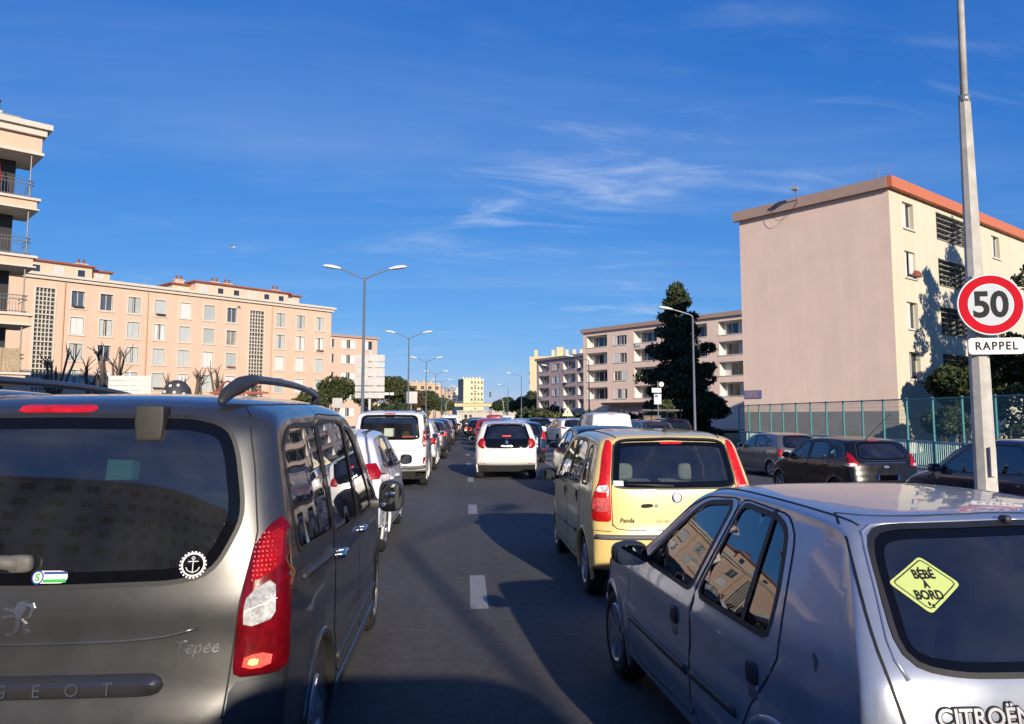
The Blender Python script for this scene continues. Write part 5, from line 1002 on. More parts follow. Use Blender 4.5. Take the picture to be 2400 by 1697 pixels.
def build_peach_block():
    u = np.array((25.139, 24.338)); u /= np.linalg.norm(u); P1 = np.array((-17.957, 102.794)); L = 34.99; off = 9.0; P0 = P1 - u * (L + off)
    b = Bld('apartment_block', 'long peach apartment block with pale shutters and two glazed stair strips', P0, P1, 0.0)
    cols = [4.2, 6.97, 9.80, 12.61, 15.43, 18.26, 21.08, 27.52, 30.42, 33.24]; cols = [-5.6, -2.8] + cols; rows = [1.95, 4.66, 7.38, 10.09, 12.81]; H = []
    W = [(off + c - .62, off + c + .62, z, z + 1.72) for c in cols for z in rows]; ST = [(off + .33, off + 2.02, 1.0, 14.62), (off + 23.38, off + 25.21, 1.0, 14.62)]
    b.facade(0, b.L, 0, 15.4, W + ST, M_PEACH); b.shell(11, 15.4, M_PEACH)
    rs = random.Random(5)
    for i, c in enumerate(cols):
        for j, z in enumerate(rows):
            if 5 <= i <= 7: st = 'roller' if j == 4 else rs.choice(['closed', 'closed', 'ajar', 'roller'])
            elif i >= 9: st = 'ajar' if j > 2 else 'closed'
            else: st = rs.choice(['ajar', 'ajar', 'closed', 'open'])
            b.window(off + c - .62, off + c + .62, z, z + 1.72, st, .26, M_TRIM, .15, sh=rs.choice([M_SHUT, M_SHUT, M_SHUT3, M_SHUT2]), pane=rs.choice([M_PANE, M_PANE2, M_PANE3]))
            if rs.random() < .18: q = MB(); q.rbox(-.5, .5, -.34, -.06, -.02, .16, .03); q.build('window_box', rs.choice([M_RED_T, mat('dark_planter', (.05, .05, .04), .8)]), b.root, False, (off + c, 0, z + .02))
    for s_ in ST: b.stair(s_[0], s_[1], 1.0, 14.62, 5, M_TRIM, y=.18)
    b.box('cornice', M_TRIM, -.2, b.L + .45, -.50, 11.4, 15.72, 16.0); b.box('cornice', M_TRIM, -.1, b.L + .25, -.28, 11.2, 15.402, 15.718)
    for (x0, x1, y0, z1) in ((off - 4, off + 6.9, 4.5, 17.95), (off + 6.9, off + 9.0, 5.2, 17.7), (off + 18.6, off + 31.2, 4.5, 17.9), (off + 31.2, off + 33.3, 5.2, 17.8), (off + 16.5, off + 18.6, 6.2, 17.6)):
        o = b.box('attic', M_PEACH, x0, x1, y0, 10, 15.98, z1); b.box('attic_roof', M_RED_T, x0 - .35, x1 + .35, y0 - .4, 10.3, z1, z1 + .16, o)
        n = int((x1 - x0) / 2.0)
        for i in range(n):
            x = x0 + (i + .5) * (x1 - x0) / n; q = MB(); q.box(x - .42, x + .42, y0 - .04, y0 + .02, z1 - 1.35, z1 - .35); w = q.build('window', M_WFRAME, o); q = MB(); q.box(x - .36, x + .36, y0 - .052, y0 - .04, z1 - 1.29, z1 - .41); q.build('pane', M_PANE if i % 3 else M_SHUT, w)
    for x, z in ((off + 6.4, 17.95), (off + 17.4, 17.6), (off + 21.9, 17.9), (off + 23.6, 17.9), (off + 30.4, 17.9)): chimney(b, x, 6.5, z, 1.1, .6, .55, 2)
    for x in (off + 11.2, off + 26.3, off + 2.9): mb = MB(); mb.tube([(x, -.09, 0), (x, -.09, 15.3)], .06, 8); mb.build('downpipe', mat('peach_pipe', (.52, .30, .18), .6), b.root)
def build_balcony_block():
    u = np.array((.766, .643)); P1 = np.array((-22.25, 41.36)) ; b = Bld('balcony_block', 'peach block with stacked corner balconies and red chimney pots at the left edge', P1 - u * 26, P1, 0.0); L = b.L
    body = L - 1.4; lev = [3.9, 6.95, 9.98, 13.02]; op = []
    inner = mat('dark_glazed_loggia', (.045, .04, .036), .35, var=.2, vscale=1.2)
    for z in [.9] + lev: op.append((L - 8.5, L - .62, z + .0, z + 2.45))
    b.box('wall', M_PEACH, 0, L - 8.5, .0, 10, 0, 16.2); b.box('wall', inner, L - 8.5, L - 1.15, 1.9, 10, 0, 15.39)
    b.box('frieze', M_PEACH, L - 8.495, L - .36, .0, 3.2, 15.55, 16.4); b.box('cornice', M_TRIM, -.2, L + .02, -.45, 10.4, 16.75, 17.03); b.box('cornice', M_TRIM, -.1, L - .2, -.25, 10.2, 16.402, 16.748); b.box('cornice', M_TRIM, L - 8.49, L - .25, -.06, 3.3, 15.40, 15.548)
    b.box('roof_block', M_TRIM, 4, L - 1.5, 2.5, 8, 17.03, 17.85); o = b.box('roof_cap', M_CONC, 3.7, L - 1.0, 2.2, 8.3, 17.85, 18.0)
    mb = MB(); mb.box(L - 4.6, L - 1.75, 3, 3.9, 18.0, 18.4); ch = mb.build('chimney', M_TRIM, b.root)
    for i in range(7): q = MB(); q.lathe([(.16, 0), (.14, .6), (.19, .62), (.19, .70), (.03, .72)], 12, 'z', (L - 4.4 + i * .41, 3.45, 18.4)); q.build('chimney_pot', M_RED_T, ch, True)
    cane = mat('cane_screen', (.42, .33, .20), .8, var=.3, vscale=14); rail = mat('balcony_rail', (.20, .20, .19), .5, .3)
    for k, z in enumerate(lev):
        sl = b.box('balcony', M_PEACH, L - 8.4, L - .45 - .08 * (3 - k) * .3, -.02, 3.0, z - .52, z - .10); b.box('balcony_edge', M_TRIM, L - 8.45, L - .30, -.16, 3.1, z - .098, z + .03, sl); b.box('balcony_edge', M_TRIM, L - 8.42, L - .34, -.12, 3.05, z - .60, z - .522, sl)
        pr = MB(); pr.tube([(L - .78, .12, z + .03), (L - .78, .12, z + 2.45)], .035, 8); pr.build('balcony_post', rail, b.root)
        r = MB(); 
        for zz in (.95, .75, .12): r.tube([(L - 8.3, .03, z + zz), (L - .62, .03, z + zz)], .022, 6); r.tube([(L - .62, .03, z + zz), (L - .62, 2.2, z + zz)], .022, 6)
        for i in range(58): x = L - 8.3 + i * .133; r.tube([(x, .03, z + .03), (x, .03, z + .95)], .010, 4, cap=False)
        ro = r.build('railing', rail, sl); ro['kind'] = 'stuff'
        for i in range(2): q = MB(); x = L - 7.2 + i * 2.6; q.box(x, x + 1.6, 1.84, 1.9, z + .05, z + 2.2); w = q.build('window', mat('brown_window_frame', (.10, .08, .06), .6), b.root); q = MB(); q.box(x + .1, x + 1.5, 1.825, 1.84, z + .12, z + 2.1); q.build('pane', M_PANE, w)
        if k in (0, 1):
            for i in range(9 if k == 0 else 5): q = MB(); x = L - 3.2 + i * .27; q.box(x, x + .25, -.02, .005, z + .06, z + 1.25 - .2 * k); q.build('cane_panel', cane, sl)
    b.box('wall', M_PEACH, L - 8.49, L - .5, -.02, 3, 0, .85)
    # closed parasol on the top balcony, as a thing of its own
    M = b.root.matrix_basis; loc = Matrix.Translation(b.root.location) @ Matrix.Rotation(b.root.rotation_euler[2], 4, 'Z') @ Vector((L - 2.1, .9, 13.05))
    t = thing('parasol', 'folded red parasol standing on the top corner balcony', 'parasol', loc); q = MB(); q.lathe([(.02, 0), (.02, 1.1)], 8); q.build('pole', rail, t); q = MB(); q.lathe([(.05, .75), (.17, .8), (.16, 1.2), (.07, 1.75), (.03, 1.95), (0, 2.0)], 12); q.build('folded_canopy', mat('red_canvas', (.55, .02, .03), .7), t, True)
def build_pink_gable():
    Ac = np.array((22.8717, 39.7537)); u = np.array((.8122, .5834)); b = Bld('gable_block', 'pink gabled block with blank end wall and sunlit cream side behind the fence', Ac, Ac + u * 44, -.35); D = 9.47
    rows = [3.72, 6.50, 9.36, 12.14]; H = []; wc = [1.55, 14.4, 20.4, 33.2]; lc = [5.9, 24.7]
    for z in rows:
        for x in wc: H.append((x, x + 1.35, z, z + 1.48))
        for x in lc: H.append((x, x + 4.65, z - .05, z + 1.62))
    b.facade(0, b.L, -.35, 14.05, H, M_CREAM, .28); b.shell(D, 14.05, M_PINK)
    for i, x in enumerate(wc):
        for j, z in enumerate(rows): b.window(x, x + 1.35, z, z + 1.48, {(0, 3): 'half', (0, 2): 'ajar', (0, 1): 'half', (0, 0): 'open', (1, 3): 'half', (1, 2): 'open'}.get((i, j), 'half'), .28, None, sh=M_SHUT2)
    lm = mat('louvre_concrete', (.30, .30, .28), .8, var=.1); dk = mat('louvre_back', (.05, .05, .05), .9)
    for x in lc:
        for z in rows:
            q = MB(); q.add([(x, 1.3, z - .05), (x + 4.65, 1.3, z - .05), (x + 4.65, 1.3, z + 1.62), (x, 1.3, z + 1.62)], [(0, 1, 2, 3)]); q.add([(x, .28, z - .05), (x, .28, z + 1.62), (x, 1.3, z + 1.62), (x, 1.3, z - .05)], [(0, 1, 2, 3)]); q.add([(x + 4.65, .28, z - .05), (x + 4.65, .28, z + 1.62), (x + 4.65, 1.3, z + 1.62), (x + 4.65, 1.3, z - .05)], [(3, 2, 1, 0)]); q.add([(x, .28, z - .05), (x + 4.65, .28, z - .05), (x + 4.65, 1.3, z - .05), (x, 1.3, z - .05)], [(0, 1, 2, 3)]); q.add([(x, .28, z + 1.62), (x + 4.65, .28, z + 1.62), (x + 4.65, 1.3, z + 1.62), (x, 1.3, z + 1.62)], [(3, 2, 1, 0)])
            o = q.build('stair_opening', M_CONC, b.root)
            for i in range(6): q = MB(); zz = z - .03 + i * .315; q.obox((x - .02, -.06, zz), (4.69, 0, 0), (0, .26, .05), (0, -.004, .045)); q.build('louvre', lm, o)
            for i in range(4): q = MB(); xx = x + .9 + i * .95; q.box(xx, xx + .16, .21, .30, z - .05, z + 1.62); q.build('mullion', lm, o)
    b.box('fascia', M_TERRA, -.28, b.L + .3, -.32, -.02, 14.052, 14.66); b.box('fascia', M_TERRAD, -.30, -.02, -.019, D + .3, 14.052, 14.66); b.box('roof', M_CONC, -.019, b.L, -.019, D, 14.055, 14.5)  # gable side fascia: its shade is put into the browner colour
    b.box('plinth', mat('grey_plinth', (.27, .265, .25), .9, var=.1, vscale=1, streak=.06), -.012, 0.0, .0, D, -.35, 1.95)
    sg = b.box('street_name_plate', mat('blue_name_plate', (.16, .17, .32), .5), -.05, -.014, D - 1.28, D - .05, 2.78, 3.28); b.box('plate_panel', mat('violet_plate', (.30, .22, .30), .5, var=.2, vscale=10), -.055, -.0505, D - 1.0, D - .11, 2.84, 3.22, sg)
    q = MB(); q.rbox(2.1, 2.85, -.36, -.12, 9.40, 9.62, .04); q.build('flower_box', M_RED_T, b.root); q = MB(); [sellip(q, (2.2 + i * .14, -.24, 9.66 + .03 * (i % 2)), (.09, .08, .08), 1, 5) for i in range(5)]; q.build('flowers', mat('geranium', (.30, .06, .05), .7), b.root)
    chimney(b, 22.5, 7, 14.5, 2.4, 1.0, .9, 3, M_CONC)
    # floodlight with loose cable, aerial
    fl = MB(); fl.tube([(-.3, 5.2, 14.5), (-.9, 5.0, 14.95)], .03, 6); fl.obox((-1.15, 4.75, 14.9), (.4, .1, 0), (-.05, .35, .05), (0, .0, .14)); fl.build('floodlight', M_CONC, b.root)
    cb = MB(); cb.tube(chaikin([(-.33, 5.2, 14.4), (-.34, 5.8, 13.6), (-.34, 6.6, 13.4), (-.34, 7.0, 14.1), (-.34, 6.6, 14.6)], 2, False), .012, 5); cb.build('loose_cable', M_PLASTIC, b.root)
    ae = MB(); ae.tube([(1.5, 1.2, 14.5), (1.5, 1.2, 15.7)], .02, 6)
    for i in range(5): ae.tube([(1.2, .6 + i * .28, 15.6), (1.8, .6 + i * .28, 15.6)], .008, 4)
    ae.tube([(1.5, .5, 15.6), (1.5, 1.9, 15.6)], .01, 4); ae.build('roof_aerial', M_CONC, b.root)
def loggia_block(name, label, P0, P1, H, cols, rows, ww, m, depth=11, seed=1, z0=-.3, group=None, shop=False):
    b = Bld(name, label, P0, P1, z0, group); hs = []; rs = random.Random(seed)
    for kind, x0, x1 in cols:
        for z in rows: hs.append((x0, x1, z, z + (1.85 if kind == 'L' else 1.45)))
    b.facade(0, b.L, z0, H, hs, m, .18); b.shell(depth, H, m)
    inner = M_WHITER; M_L = b
    for kind, x0, x1 in cols:
        for z in rows:
            if kind == 'L':
                b.loggia(x0, x1, z, z + 1.85, inner, 1.3, rs.choice([0, 0, 1, 2]))
                if rs.random() < .35: q = MB(); w_ = rs.uniform(.5, 1.2); q.box(x0 + .4, x0 + .4 + w_, -.14, -.11, z - .55, z + .05); q.build('hanging_laundry', rs.choice([mat('laundry_white', (.6, .6, .58), .8), mat('laundry_dark', (.06, .06, .08), .8), mat('laundry_brown', (.25, .14, .10), .8)]), b.root)
            else: b.window(x0, (x0 + x1) / 2 - .12, z, z + 1.45, rs.choice(['closed', 'half', 'open']), .18, None, sh=M_SHUT2); b.window((x0 + x1) / 2 + .12, x1, z, z + 1.45, rs.choice(['closed', 'half', 'open']), .18, None, sh=M_SHUT2)
    return b
def build_right_blocks():
    P0, P1 = (19.058, 125.04), (36.12 + 1.5, 101.21 - 2.1)
    cols = [('L', .75, 5.4), ('W', 6.8, 9.55), ('L', 11.0, 15.6), ('W', 17.2, 19.9), ('L', 21.4, 24.6), ('L', 26.45, 30.6)]; rows = [4.40, 7.18, 9.97, 12.75]
    hs = [c for c in cols]
    b = loggia_block('loggia_block', 'pink five storey block with white loggias behind the large dark tree', P0, P1, 15.2, [c for c in cols], rows, 0, M_PINK, seed=3)
    b.box('fascia', M_TERRAD, -.3, b.L + .3, -.4, 11.3, 15.2, 15.8); chimney(b, 15.5, 4, 15.8, 1.8, 1.0, 1.0, 3, M_YELLOW)
    for x in (3, 6, 9, 12, 20, 24): q = MB(); q.obox((x, 2, 15.85), (2.2, 0, 0), (0, 1.2, .4), (0, -.02, .05)); q.build('solar_panel', M_PANE, b.root)
    b.box('shop_awning', mat('dark_awning', (.05, .03, .03), .7), 5.5, 22, -1.6, 0, 3.4, 3.75); b.box('shop_front', mat('pink_shop_wall', (.50, .36, .36), .8), 5.6, 22, -.3, -.02, -.3, 3.0)
    P0, P1 = (16.35, 179.56), (24.73 + .6, 161.59 - 1.2)
    b = loggia_block('loggia_block', 'smaller mauve pink block further down the street beside the yellow tower', P0, P1, 14.4, [('L', .9, 5.6), ('W', 7.0, 10.0), ('L', 11.45, 16.5), ('L', 17.4, 20.6)], [.6, 3.4, 6.2, 9.0, 11.9], 0, M_PINKW, seed=8); b.box('fascia', M_TERRAD, -.3, b.L + .3, -.4, 11.3, 14.4, 14.95)
    for x in (2, 7, 12): q = MB(); q.obox((x, 2, 15.0), (3, 0, 0), (0, 1.2, .4), (0, -.02, .05)); q.build('solar_panel', M_PANE, b.root)
    # tall yellow slab with a row of chimneys
    b = Bld('yellow_block', 'tall sunlit yellow slab with a row of square chimneys on its roof', (20.0, 244), (45, 237.5), -.3); b.facade(0, b.L, -.3, 20, [], M_YELLOW); b.shell(12, 20, M_YELLOW); b.box('parapet', M_YELLOW, -.1, b.L + .1, -.1, 12.1, 20.0, 20.5)
    for x in (1.6, 7.2, 9.4, 11.6, 14, 16.2, 18.4, 20.5, 23): chimney(b, x, 3, 20.5, 1.0 if x not in (9.4,) else 2.2, .9, 2.2 if x != 9.4 else 3.0, 0, M_YELLOW)
    for z in (3, 6, 9, 12, 15): q = MB(); q.box(b.L * .0 - .9, -.02, 4, 8, z, z + 1.0); q.build('balcony', M_CONC, b.root)
    # pale pink block behind the peach one
    b = Bld('pale_block', 'pale pink block beyond the right end of the peach apartment block', (-23.5, 120.2), (-14.7, 127.4), 0); hs = [(x, x + w, z, z + 1.4) for x, w in ((2.6, .9), (4.7, 2.6), (8.9, 1.6)) for z in (1.6, 4.4, 7.2, 10.0, 12.4)]; b.facade(0, b.L, 0, 14.2, hs, M_PEACH if False else mat('pale_peach_render', (.66, .45, .35), .88, var=.05), .18); b.shell(11, 14.2, MATS['pale_peach_render']); b.box('fascia', M_TERRAD, -.2, b.L + .2, -.3, 11.2, 14.2, 14.55)
    for h_ in hs: b.window(h_[0], h_[1], h_[2], h_[3], 'half' if h_[1] - h_[0] < 2 else 'ajar', .18, None, sh=M_SHUT2)
    chimney(b, 3.5, 4, 14.55, 1.6, .8, .7, 2, M_WHITER)
def tower(name, label, P0, P1, H, m, ncol, nrow, depth, z0=0.0, skip=(), balc=None, side=None, zoff=3.0, roofbits=True, wm=None):
    b = Bld(name, label, P0, P1, z0); fx = b.L / ncol; fz = (H - zoff) / nrow; hs = []
    for i in range(ncol):
        if i in skip: continue
        for j in range(nrow): hs.append((i * fx + fx * .25, i * fx + fx * .75, zoff + j * fz + fz * .25, zoff + j * fz + fz * .72))
    b.facade(0, b.L, z0, H, hs, m, .3); b.shell(depth, H, m, mleft=side)
    for h_ in hs: b.window(*h_, 'open', .3, None)
    b.box('roof_edge', m, -.2, b.L + .2, -.2, depth + .2, H, H + .5)
    if balc:
        for i in balc:
            for j in range(nrow): q = MB(); q.box(i * fx + fx * .05, i * fx + fx * .98, -1.3, 0, zoff + j * fz - .1, zoff + j * fz + .95); q.build('balcony', m, b.root)
    if roofbits:
        for i in range(ncol): chimney(b, (i + .5) * fx, depth * .4, H + .5, .9, .8, 1.1, 0, m)
    return b
def build_far():
    tower('yellow_tower', 'sunlit yellow tower with stacked balconies at the far end of the road', (-1.8, 463), (10.2, 466), 23.5, mat('lemon_render', (.70, .62, .40), .88), 6, 6, 14, skip=(0, 1), balc=(3,), side=mat('lemon_shaded_side', (.34, .32, .29), .9))  # left wall: shade painted in as a darker copy of the lemon
    tower('white_tower', 'pale white tower with long balconies left of the yellow tower', (-17.5, 520), (-6.6, 505), 20, M_WHITER, 3, 6, 12, balc=(0, 1, 2))
    tower('peach_tower', 'distant peach block with a stepped roof beyond the trees', (-25.5, 318), (-11, 330), 15, mat('sand_render', (.62, .44, .28), .88), 5, 4, 12); tower('peach_tower', 'lower distant peach annex right of the stepped peach block', (-11.2, 332), (-6.2, 338), 11.5, MATS['sand_render'], 2, 3, 10)
    tower('low_shop_row', 'low cream buildings under the far overpass', (-4, 330), (26, 330), 3.6, mat('shop_cream', (.48, .44, .36), .88), 8, 1, 10, roofbits=False)
    # overpass
    t = thing('overpass', 'pale yellow road bridge crossing the far end of the road', 'bridge', (0, 292, 0)); q = MB(); q.obox((-40, 0, 5.2), (66, -6, 0), (0, 9, 0), (0, 0, 1.2)); q.build('deck', mat('bridge_yellow', (.62, .50, .26), .85), t); q = MB(); q.obox((-40, -.3, 6.42), (66, -6, 0), (0, .12, 0), (0, 0, .12)); q.obox((-40, -.3, 7.1), (66, -6, 0), (0, .08, 0), (0, 0, .08))
    for i in range(34): q.obox((-40 + i * 2, -.3 - i * .182, 6.42), (.12, 0, 0), (0, .1, 0), (0, 0, .75))
    o = q.build('parapet_rail', M_CONC, t); o['kind'] = 'stuff'
    for x in (-30, -12, 9, 22): q = MB(); q.tube([(x, 3 - (x + 40) * .09, -.1), (x, 3 - (x + 40) * .09, 5.2)], .5, 12); q.build('pier', M_CONC, t, True)
    # wooded hill behind, tower block behind the viewpoint seen in reflections
    P = [(20 + 75 * i / 24, 330 + 120 * j / 10) for j in range(11) for i in range(25)]; V = [(x, y, -1 + 26 * math.exp(-((x - 70) / 36) ** 2 - ((y - 395) / 55) ** 2) + 1.2 * math.sin(x * .5) * math.sin(y * .31)) for x, y in P]
    h = MB(); h.add(V, [(j * 25 + i, j * 25 + i + 1, (j + 1) * 25 + i + 1, (j + 1) * 25 + i) for j in range(10) for i in range(24)]); struct(h.build('hill', mat('wooded_hill', (.035, .045, .025), .95, var=.4, vscale=.3), None, True))
    b = tower('slab_tower', 'long banded white tower behind the viewpoint, seen in the van rear window', (6, -58), (-34, -46), 26, mat('tower_band', (.52, .50, .46), .85), 16, 9, 13); tower('slab_tower', 'beige block behind the viewpoint on the right', (44, -20), (26, -44), 17, M_PINK, 9, 5, 12)
# ------------------------------------------------------------------ trees and hedges
BARK = mat('bark', (.13, .10, .08), .95, var=.35, vscale=9, bump=.5, bscale=18)
def leaf_set(key, cols): return [mat('leaf_%s_%d' % (key, i), c, .6, spec=.3) for i, c in enumerate(cols)]
LF_DARK = leaf_set('dark', [(.028, .042, .020), (.042, .060, .026), (.06, .08, .034)]); LF_MID = leaf_set('mid', [(.045, .060, .020), (.06, .075, .026), (.085, .10, .035)]); LF_OLIVE = leaf_set('olive', [(.07, .075, .03), (.10, .10, .04), (.13, .12, .05)]); LF_PINE = leaf_set('pine', [(.03, .045, .015), (.05, .065, .02), (.07, .085, .028)]); LF_DRY = leaf_set('dry', [(.10, .07, .04), (.13, .09, .05), (.08, .06, .04)])
def leaves(name, parent, blobs, n, size, mats, rng, shell=.55, up=.0, stretch=1.0, zmin=None):
    """leaf-sized faces spread through the given ellipsoids; stuff only in the sense of one part"""
    wts = np.array([b[1][0] * b[1][1] * b[1][2] for b in blobs]) ** .67; wts /= wts.sum(); idx = rng.choice(len(blobs), n, p=wts)
    C = np.array([b[0] for b in blobs])[idx]; Rr = np.array([b[1] for b in blobs])[idx]; d = rng.normal(size=(n, 3)); d /= np.linalg.norm(d, axis=1, keepdims=True); r = (shell + (1 - shell) * rng.random(n)) ** .6
    # clumping: pull leaves toward random twig ends
    P = C + d * Rr * r[:, None]; P += rng.normal(size=(n, 3)) * .05
    if zmin is not None: P[:, 2] = np.maximum(P[:, 2], zmin)
    a = rng.normal(size=(n, 3)); a[:, 2] += up; a /= np.linalg.norm(a, axis=1, keepdims=True); b = np.cross(a, rng.normal(size=(n, 3))); b /= np.linalg.norm(b, axis=1, keepdims=True)
    s = size * (.6 + .8 * rng.random(n)); a = a * (s * stretch)[:, None]; b = b * (s * .55)[:, None]
    V = np.empty((n * 4, 3)); V[0::4] = P - a; V[1::4] = P + b; V[2::4] = P + a; V[3::4] = P - b
    me = bpy.data.meshes.new(name); me.vertices.add(n * 4); me.vertices.foreach_set('co', V.ravel()); me.loops.add(n * 4); me.loops.foreach_set('vertex_index', np.arange(n * 4)); me.polygons.add(n); me.polygons.foreach_set('loop_start', np.arange(0, n * 4, 4)); me.polygons.foreach_set('loop_total', np.full(n, 4))
    for m in mats: me.materials.append(m)
    me.polygons.foreach_set('material_index', rng.integers(0, len(mats), n).astype(np.int32)); me.update(calc_edges=True); o = link(name, me, parent); return o
def branches(parent, base, H, r0, rng, tips, name='trunk'):
    mb = MB(); top = base + np.array((rng.normal() * .1, rng.normal() * .1, H)); mb.tube([base, base * .5 + top * .5 + rng.normal(size=3) * .05 * H * .3, top], [r0, r0 * .7, r0 * .15], 8)
    for t in tips:
        t = np.array(t); z = base[2] + H * rng.uniform(.2, .6); z = min(z, t[2] - .1); s = base + (top - base) * (z - base[2]) / H; mb.tube([s, s * .5 + t * .5 + np.array((0, 0, -.1)), t], [r0 * .35, r0 * .2, r0 * .05], 5)
    return mb.build(name, BARK, parent, True)
def tree(name, label, x, y, H, R, mats, n, size, rng, kind='round', z0=0.0, group=None, dens=14):
    t = thing(name, label, 'tree', (x, y, z0), 0, group); blobs = []
    if kind == 'cone':
        for i in range(dens * 3):
            f = rng.random() ** .9; z = H * (.06 + .92 * f); prof = min(1.0, 1.55 * (1 - f) + .06) ** .8; rad = R * prof * (.30 + .72 * rng.random()); a = rng.random() * 6.28; s_ = (.11 + .18 * (1 - f)) * R * (.6 + .6 * rng.random()) + .12
            blobs.append(((math.cos(a) * rad * .8, math.sin(a) * rad * .8, z - .12 * rad), (s_, s_, s_ * .55)))
        blobs += [((0, 0, H * f), (R * (1 - f) * .30 + .08, R * (1 - f) * .30 + .08, H * .06)) for f in (.2, .35, .5, .65, .78, .88, .95)]
    elif kind == 'column':
        for i in range(dens): f = rng.random(); a = rng.random() * 6.28; rr = R * .45; blobs.append(((math.cos(a) * rr, math.sin(a) * rr, H * (.06 + .86 * f)), (R * .6, R * .6, H * .11)))
    else:
        for i in range(dens):
            d = rng.normal(size=3); d /= np.linalg.norm(d); d[2] = abs(d[2]) * .9 - .25; q = np.array((0, 0, H * .62)) + d * np.array((R * .66, R * .66, H * .28)); s_ = R * rng.uniform(.28, .46); blobs.append((tuple(q), (s_, s_, s_ * .8)))
        blobs.append(((0, 0, H * .6), (R * .6, R * .6, H * .2)))
    branches(t, np.array((0, 0, 0.)), H * .8, .03 * H + .05, rng, [b[0] for b in blobs[:10]]); leaves('crown', t, blobs, n, size, mats, rng, .45, zmin=.1); return t
def pollard(label, x, y, H, rng, z0=.05):
    H *= .88; t = thing('pollarded_tree', label, 'tree', (x, y, z0), 0, 'bare pollarded trees before the peach block'); mb = MB(); th = H * .38; mb.tube([(0, 0, 0), (.05, 0, th * .5), (0, .05, th)], [.26, .22, .24], 9); mb.build('trunk', BARK, t, True)
    for k in range(rng.integers(5, 9)):
        a = rng.random() * 6.28; lean = rng.uniform(.15, .5); L_ = H * rng.uniform(.32, .6); p1 = np.array((math.cos(a) * lean * L_ * .5, math.sin(a) * lean * L_ * .5, th + L_ * .45)); p2 = p1 + np.array((math.cos(a) * lean * L_ * .25, math.sin(a) * lean * L_ * .25, L_ * .5)) + rng.normal(size=3) * .12
        b = MB(); b.tube([(0, 0, th - .1), p1, p2], [.13, .09, .08], 7); sellip(b, tuple(p2), (.11, .11, .13), 1.0, 6)
        for q in range(rng.integers(3, 6)): e = p2 + np.array((rng.normal() * .35, rng.normal() * .35, rng.uniform(.3, 1.1))); b.tube([p2, (p2 + e) / 2 + rng.normal(size=3) * .05, e], [.05, .038, .018], 5)
        b.build('branch', BARK, t, True)
def hedge(label, x0, x1, y0, y1, H, mats, n, rng, size=.16, z0=0.0, name='hedge'):
    nb = max(4, int(max(x1 - x0, y1 - y0) / 1.0)); bl = [((x0 + (x1 - x0) * rng.random(), y0 + (y1 - y0) * rng.random(), z0 + H * rng.uniform(.3, .72)), (max(.5, (x1 - x0) * .2) if x1 - x0 < 3 else .9, max(.5, (y1 - y0) * .2) if y1 - y0 < 3 else .9, H * .38)) for _ in range(nb * 2)]
    t = thing(name, label, 'hedge', ((x0 + x1) / 2, (y0 + y1) / 2, z0)); bl = [((b[0][0] - (x0 + x1) / 2, b[0][1] - (y0 + y1) / 2, b[0][2] - z0), b[1]) for b in bl]; leaves('foliage', t, bl, n, size, mats, rng, .4, zmin=.05)
    q = MB()
    for b in bl[::2]: q.tube([(b[0][0], b[0][1], -.1), (b[0][0], b[0][1], b[0][2])], [.05, .02], 5)
    q.build('stems', BARK, t)['kind'] = 'stuff'; return t
